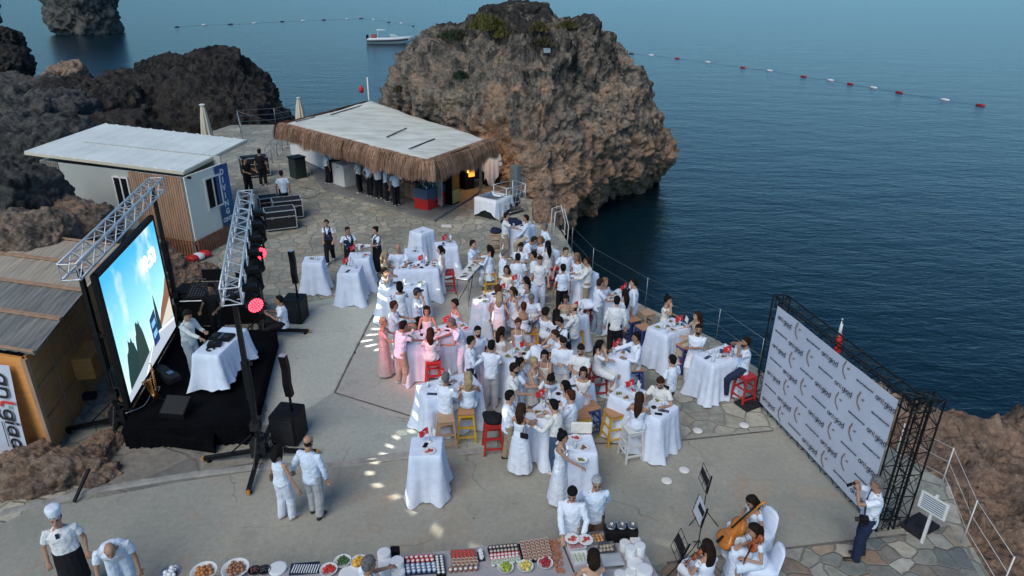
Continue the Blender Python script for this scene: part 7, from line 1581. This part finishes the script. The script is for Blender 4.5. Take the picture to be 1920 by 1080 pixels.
# ---------------- buffet ----------------
BZ=.88
M_bcl=mat('grey_buffet_cloth',(.34,.33,.35),.85,.12,2.5,.4,10)
def slab(px,z,th,m,name,label,cat,bev=.006):
    P=ccw([(q.x,q.y) for q in[G(*p,z) for p in px]]);cx=sum(p[0] for p in P)/len(P);cy=sum(p[1] for p in P)/len(P)
    o=MB().prism([(p[0]-cx,p[1]-cy) for p in P],-th,0).build(name,m,bevel=bev);o.location=(cx,cy,z);return tag(o,label,cat)
a=G(300,1082,BZ);b_=G(1045,1004,BZ);e=G(1182,1000,BZ);g_=G(1255,1100,BZ)
bt_=slab([(280,1092),(760,1040),(1050,1009),(1090,1110),(300,1180)],BZ,.86,M_bcl,'buffet_table','long grey cloth buffet table with cups and bowls along the bottom edge','table',.01)
bt2=slab([(1052,1004),(1186,994),(1252,1110),(1095,1112)],BZ+.012,.86,M_bcl,'buffet_table','grey cloth buffet table with steel trays and plate stacks at bottom right','table',.01)
Mc={k:mat('cup_'+k,c,.5,.1,20) for k,c in dict(red=(.50,.05,.04),blue=(.16,.25,.42),brown=(.30,.12,.07),white=(.70,.72,.72),beige=(.52,.44,.38),green=(.34,.42,.25),black=(.03,.03,.035)).items()}
CP={}
def cup(c,fill,P,label,group):
    k=(c,fill)
    if k not in CP:
        t=empty('dessert_cup',(0,0,0));MB().lathe((0,0,0),[(.020,0),(.030,.045),(.027,.045),(.024,.034),(.003,.034)],12).build('cup',Mc[c],t,True);MB().ball((0,0,.038),(.022,.022,.012),8,5).build('filling',Mc[fill],t,True);CP[k]=t;o=t
    else:o=copy_tree(CP[k])
    o.location=P;o.scale=(1.28,)*3;return tag(o,label,'cup',group)
def cups(q,nx,ny,c,fill,label,tray=M_navy,trl=None,z=BZ+.02,tname='serving_tray'):
    A,B,C_,D_=[G(*p,z) for p in q]                    # near-left near-right far-right far-left
    if trl:
        ex=lambda p,ctr:p+(p-ctr)*.06;ct=(A+B+C_+D_)/4;P=ccw([(ex(p,ct).x-ct.x,ex(p,ct).y-ct.y) for p in(A,B,C_,D_)])
        o=MB().prism(P,-.018,-.002).build(tname,tray,bevel=.003);o.location=(ct.x,ct.y,z);tag(o,trl,'tray')
    for i in range(nx):
        for j in range(ny):
            s=(i+.5)/nx;t_=(j+.5)/ny;p=A.lerp(B,s).lerp(D_.lerp(C_,s),t_);cup(c,fill,p,label,label.split(' standing')[0])
cups([(762,1060),(816,1056),(812,1043),(757,1046)],6,2,'red','white','red cup with white cream standing in the two rows at the left of the cups',trl='navy tray with red cups')
cups([(762,1078),(820,1074),(817,1058),(759,1062)],6,3,'blue','white','pale blue dessert cup standing below the red cups',trl='navy tray with pale blue dessert cups')
cups([(819,1080),(836,1079),(831,1044),(815,1046)],2,7,'black','white','small white topped cup standing in the narrow black box',M_black,'narrow black box of small cups')
cups([(848,1050),(892,1047),(888,1034),(845,1037)],6,3,'brown','red','brown cup with red topping standing in the back rows',M_metal,'steel tray of brown cups')
cups([(848,1064),(898,1061),(893,1049),(847,1052)],6,2,'beige','brown','beige cup with brown filling standing in the middle rows',M_metal,'steel tray of beige cups beside the brown ones')
cups([(838,1078),(897,1073),(897,1063),(842,1067)],6,1,'brown','white','brown cup with white cream standing in the front row')
cups([(897,1052),(910,1050),(905,1033),(895,1035)],1,3,'white','white','white cup standing on the navy stand in the middle',M_navy,'navy stand of three white cups')
cups([(919,1042),(972,1037),(969,1022),(915,1027)],8,2,'black','beige','black cup with pale cream standing in the back of the middle tray',M_black,'black tray of black and red cups')
cups([(919,1054),(973,1048),(972,1038),(918,1043)],8,2,'red','white','red cup standing in front of the black cups',M_black)
cups([(921,1064),(976,1056),(974,1046),(920,1055)],6,2,'white','green','white cup with dark filling standing in front of the red cups',M_black)
cups([(982,1055),(1036,1048),(1028,1012),(973,1020)],6,6,'beige','brown','beige cup standing in the big block of rows',M_black,'black tray carrying the big block of beige cups')
cr_=MB();rb2=random.Random(9)
for i in range(130):
    s,t_=rb2.random(),rb2.random();p=G(1031+17*s+10*t_,1012+62*t_,BZ+.02);cr_.box(tuple(p+ZV*rb2.uniform(0,.02)),(.03,.02,.015),rb2.uniform(0,3))
tag(cr_.build('snack_pile',mat('crisp_snack',(.42,.17,.09),.7,.5,30)),'strip of small brown snacks on the buffet between cups and trays','snacks',kind='stuff')
def bowl(px,r,content,label,m=None,k=9,z=BZ+.005,ball=.35):
    t=empty('bowl',G(*px,z),0,label,'bowl');MB().lathe((0,0,0),[(r*.45,0),(r*.85,r*.32),(r,r*.5),(r*.94,r*.5),(r*.78,r*.3),(.01,r*.12)],24).build('bowl_shell',m or M_plate,t,True)
    f=MB();rn_=random.Random(int(px[0]))
    for i in range(k):
        a=i*2.4;q=r*.62*math.sqrt((i+.3)/k);f.ball((q*math.cos(a),q*math.sin(a),r*.38+r*.18*(1-q/r)+rn_.uniform(0,.01)),r*ball*(.6+.5*rn_.random())*.75,9,6)
    f.build('contents',content,t,True);return t
mk=lambda n,c:mat(n,c,.35,.3,14)
bowl((948,1068),.13,mk('green_apple',(.30,.38,.03)),'bowl of green apples on the buffet',k=12);bowl((985,1066),.13,mk('yellow_fruit',(.62,.50,.10)),'bowl of yellow fruit on the buffet',k=12);bowl((1022,1060),.13,mk('red_apple',(.32,.015,.03)),'bowl of red apples on the buffet',k=12)
bowl((617,1073),.14,mk('red_salad',(.55,.03,.02)),'bowl of red salad left of the grey-haired man',k=22,ball=.22);bowl((643,1057),.14,mk('green_salad',(.05,.12,.03)),'bowl of green salad left of the grey-haired man',k=22,ball=.22);bowl((674,1058),.14,mk('orange_dip',(.68,.36,.03)),'bowl of orange dip next to the grey-haired man',k=8,ball=.5)
bowl((478,1073),.10,mk('dark_berries',(.10,.03,.03)),'small dark bowl of reddish sauce',m=M_dark,k=10);bowl((496,1072),.10,mk('dark_olives',(.02,.02,.025)),'small dark bowl of olives',m=M_dark,k=10)
bowl((443,1074),.21,mk('baked_dish',(.28,.12,.06)),'large white dish with brown food near the bottom edge',k=16,ball=.25);bowl((384,1079),.20,mk('orange_dish',(.40,.16,.05)),'white dish with orange food at the left of the buffet',k=14,ball=.25);bowl((322,1080),.16,M_plate,'steel bowl of cutlery wraps at the left end of the buffet',m=M_metal,k=8)
def stack(px,r,h,label,z=BZ+.005):
    mb=MB();n=max(2,int(h/.022));pr=[(.6*r,0)]
    for i in range(n):pr+=[(r,.008+i*.022),(r,.016+i*.022),(r*.96,.019+i*.022)]
    pr+=[(r*.7,n*.022+.0),(.01,n*.022-.004)];o=mb.lathe((0,0,0),pr,28).build('plate_stack',M_plate,smooth=True);o.location=G(*px,z);return tag(o,label,'plates')
for px,r,h,l in [((521,1068),.14,.05,'white plate stack left of the navy cutlery tray'),((656,1079),.17,.03,'large white plate below the salad bowls'),((722,1060),.105,.30,'tall white plate stack right behind the grey-haired man'),((724,1073),.11,.22,'white plate stack in front of the tall one at the grey-haired man'),((746,1070),.105,.22,'white plate stack beside the red cups'),((747,1080),.11,.12,'white plate stack at the bottom edge below the red cups'),
 ((1171,1030),.09,.16,'small plate stack left of the rear right stacks'),((1190,1022),.09,.14,'rearmost small plate stack on the right buffet'),((1181,1046),.09,.22,'tall small plate stack in the middle of the right stacks'),((1198,1041),.09,.22,'tall small plate stack at the right table edge'),
 ((1190,1062),.13,.10,'wide plate stack behind the lowest wide stack'),((1207,1078),.13,.14,'wide plate stack nearest the lower right table corner'),((1162,1080),.09,.08,'short plate stack at the bottom edge left of its twin'),((1181,1078),.09,.08,'short plate stack at the bottom edge beside the wide stack')]:stack(px,r,h,l)
def tray(px,rows,m,content,label,z=BZ+.02,cover=False):
    A,B,C_,D_=[G(*p,z) for p in px];ct=(A+B+C_+D_)/4;P=ccw([(p.x-ct.x,p.y-ct.y) for p in(A,B,C_,D_)]);t=empty('food_tray',ct,0,label,'tray')
    sh=lambda k,zz:[Vector((p[0]*k,p[1]*k,zz)) for p in P]
    MB().rings([sh(.86,0),sh(.94,.06),sh(1,.065),sh(1,.072),sh(.92,.07),sh(.86,.03)]).build('tray_shell',m,t);
    f=MB();nx,ny=rows
    for i in range(nx):
        for j in range(ny):
            s=.12+.76*(i+.5)/nx;q=.12+.76*(j+.5)/ny;p=A.lerp(B,s).lerp(D_.lerp(C_,s),q)-ct;f.ball((p.x,p.y,.045),((B-A).length*.36/nx,(D_-A).length*.38/ny,.02),8,5)
    f.build('food',content,t,True)
    if cover:MB().rings([sh(.97,.075),sh(.95,.085),sh(.5,.10)]).build('film_cover',mat('cling_film',(.45,.47,.48),.2),t)
tray([(1065,1037),(1100,1033),(1092,1009),(1060,1012)],(4,4),M_plate,mk('pink_slices',(.42,.16,.20)),'white tray of pink slices at the left of the right buffet')
tray([(1075,1062),(1103,1058),(1099,1037),(1068,1041)],(3,3),M_plate,mk('pale_green_food',(.45,.50,.38)),'white tray of pale green food below the pink one')
tray([(1112,1024),(1137,1020),(1130,1001),(1103,1004)],(3,3),M_metal,mk('fried_pastry',(.55,.26,.09)),'steel tray of orange pastry at the back of the right buffet')
tray([(1118,1042),(1157,1038),(1149,1020),(1121,1024)],(4,2),M_metal,mk('pale_pastry',(.42,.36,.28)),'steel tray of pale pastry behind the dark haired woman',cover=False)
tray([(1130,1070),(1172,1066),(1161,1043),(1124,1046)],(3,2),M_metal,mk('beige_food',(.40,.33,.26)),'covered steel tray right of the dark haired woman',cover=True)
slab([(1054,1012),(1098,1008),(1122,1068),(1080,1074)],BZ+.02,.012,M_bcl,'serving_board','grey board under the white trays','board',.003)
# cutlery box
P=G(1163,1010,BZ+.012);cb_=empty('cutlery_stand',P,.03,'black cutlery box with three steel cups at the back of the right buffet','cutlery box');MB().box((0,0,.12),(.54,.2,.24)).build('box',M_black,cb_,bevel=.01)
for k in(-1,0,1):
    MB().lathe((k*.175,0,.24),[(.07,0),(.078,.05),(.07,.05),(.06,.01)],16).build('steel_cup',M_metal,cb_,True);cu=MB()
    for q in range(9):a=q*.7;cu.tube([(k*.175+.03*math.cos(a),.03*math.sin(a),.25),(k*.175+.06*math.cos(a),.05*math.sin(a),.35)],.006,4)
    cu.build('cutlery',M_metal,cb_)
slab([(541,1078),(598,1074),(600,1052),(546,1056)],BZ+.02,.02,M_navy,'cutlery_tray','navy tray full of white napkin wraps on the buffet','tray')
nw=MB()
for i in range(11):p=G(549+i*4.6,1067,BZ+.03);nw.bar(p+Vector((0,-.07,0)),p+Vector((.01,.08,.01)),.016,.014)
tag(nw.build('napkin_rolls',M_plate),'row of white napkin rolls on the navy tray','napkins')
blob('cutlery_box',(741,1042),BZ+.005,(.15,.12,.16),0,M_black,'black cutlery holder behind the plate stacks','cutlery box')
# handbag chair back at T2, small things
o=MB().box((0,0,.13),(.42,.05,.26)).build('gift_bag',FB['cream'],bevel=.02);o.location=G(1090,812,1.09);tag(o,'cream clutch bag standing at the back of the table by the halter dress woman','bag')
# ---------------- patterned beams of the moving heads ----------------
def gobo(src,dst,ang,e,kind,col=(1,.97,.85),soft=.02):
    l=bpy.data.lights.new('moving_head_beam','SPOT');l.energy=e;l.color=col;l.spot_size=R(ang);l.spot_blend=.1;l.shadow_soft_size=soft;l.use_nodes=True
    N=l.node_tree.nodes;L=l.node_tree.links;em=N['Emission'];tc=N.new('ShaderNodeTexCoord');s=N.new('ShaderNodeSeparateXYZ');L.new(tc.outputs['Normal'],s.inputs[0])
    x=mth(N,L,'DIVIDE',s.outputs[0],s.outputs[2]);y=mth(N,L,'DIVIDE',s.outputs[1],s.outputs[2])
    k=math.tan(R(ang/2));r=mth(N,L,'DIVIDE',mth(N,L,'SQRT',mth(N,L,'ADD',mth(N,L,'MULTIPLY',x,x),mth(N,L,'MULTIPLY',y,y))),k)
    a=mth(N,L,'ARCTAN2',y,x)
    def sm(v,a_,b_):
        q=N.new('ShaderNodeMapRange');q.interpolation_type='SMOOTHSTEP';q.inputs[1].default_value=a_;q.inputs[2].default_value=b_;L.new(v,q.inputs[0]);return q.outputs[0]
    if kind=='rays':
        wv=mth(N,L,'SINE',mth(N,L,'MULTIPLY',a,24));wv2=mth(N,L,'SINE',mth(N,L,'ADD',mth(N,L,'MULTIPLY',a,7),1.0))
        m1=sm(wv,.35,.75);rr_=mth(N,L,'ADD',r,mth(N,L,'MULTIPLY',wv2,.05));m2=sm(rr_,.68,.76);m3=mth(N,L,'SUBTRACT',1.0,sm(rr_,.86,.94))
        f=mth(N,L,'MULTIPLY',mth(N,L,'MULTIPLY',m1,m2),m3)
    elif kind=='dots':
        wv=mth(N,L,'SINE',mth(N,L,'MULTIPLY',a,24));wv2=mth(N,L,'SINE',mth(N,L,'MULTIPLY',a,5));m1=sm(wv,.2,.85)
        rr_=mth(N,L,'ADD',r,mth(N,L,'MULTIPLY',wv2,.07));m2=sm(rr_,.74,.82);m3=mth(N,L,'SUBTRACT',1.0,sm(rr_,.82,.93))
        f=mth(N,L,'MULTIPLY',mth(N,L,'MULTIPLY',m1,m2),m3)
    else:f=mth(N,L,'SUBTRACT',1.0,sm(r,.85,.98))
    L.new(f,em.inputs['Strength'])
    o=bpy.data.objects.new('moving_head_beam',l);COL.objects.link(o);o.location=src;o.rotation_euler=(dst-src).to_track_quat('-Z','Y').to_euler();return o
d=(NB-NA);H_=lambda t_:NA+d*t_+ZV*3.35+Vector((.42,-.02,0))
gobo(H_(.74),G(800,612,.2),40,1500,'rays');gobo(H_(.22),G(870,885,0),38,1500,'dots');gobo(H_(.40),G(753,812,0),2.6,420,'spot');gobo(H_(.90),G(745,520,1),22,700,'rays')
for o in COL.objects:
    if not o.parent and 'label' in o and len(o['label'].split())>16:o['label']=' '.join(o['label'].split()[:16])
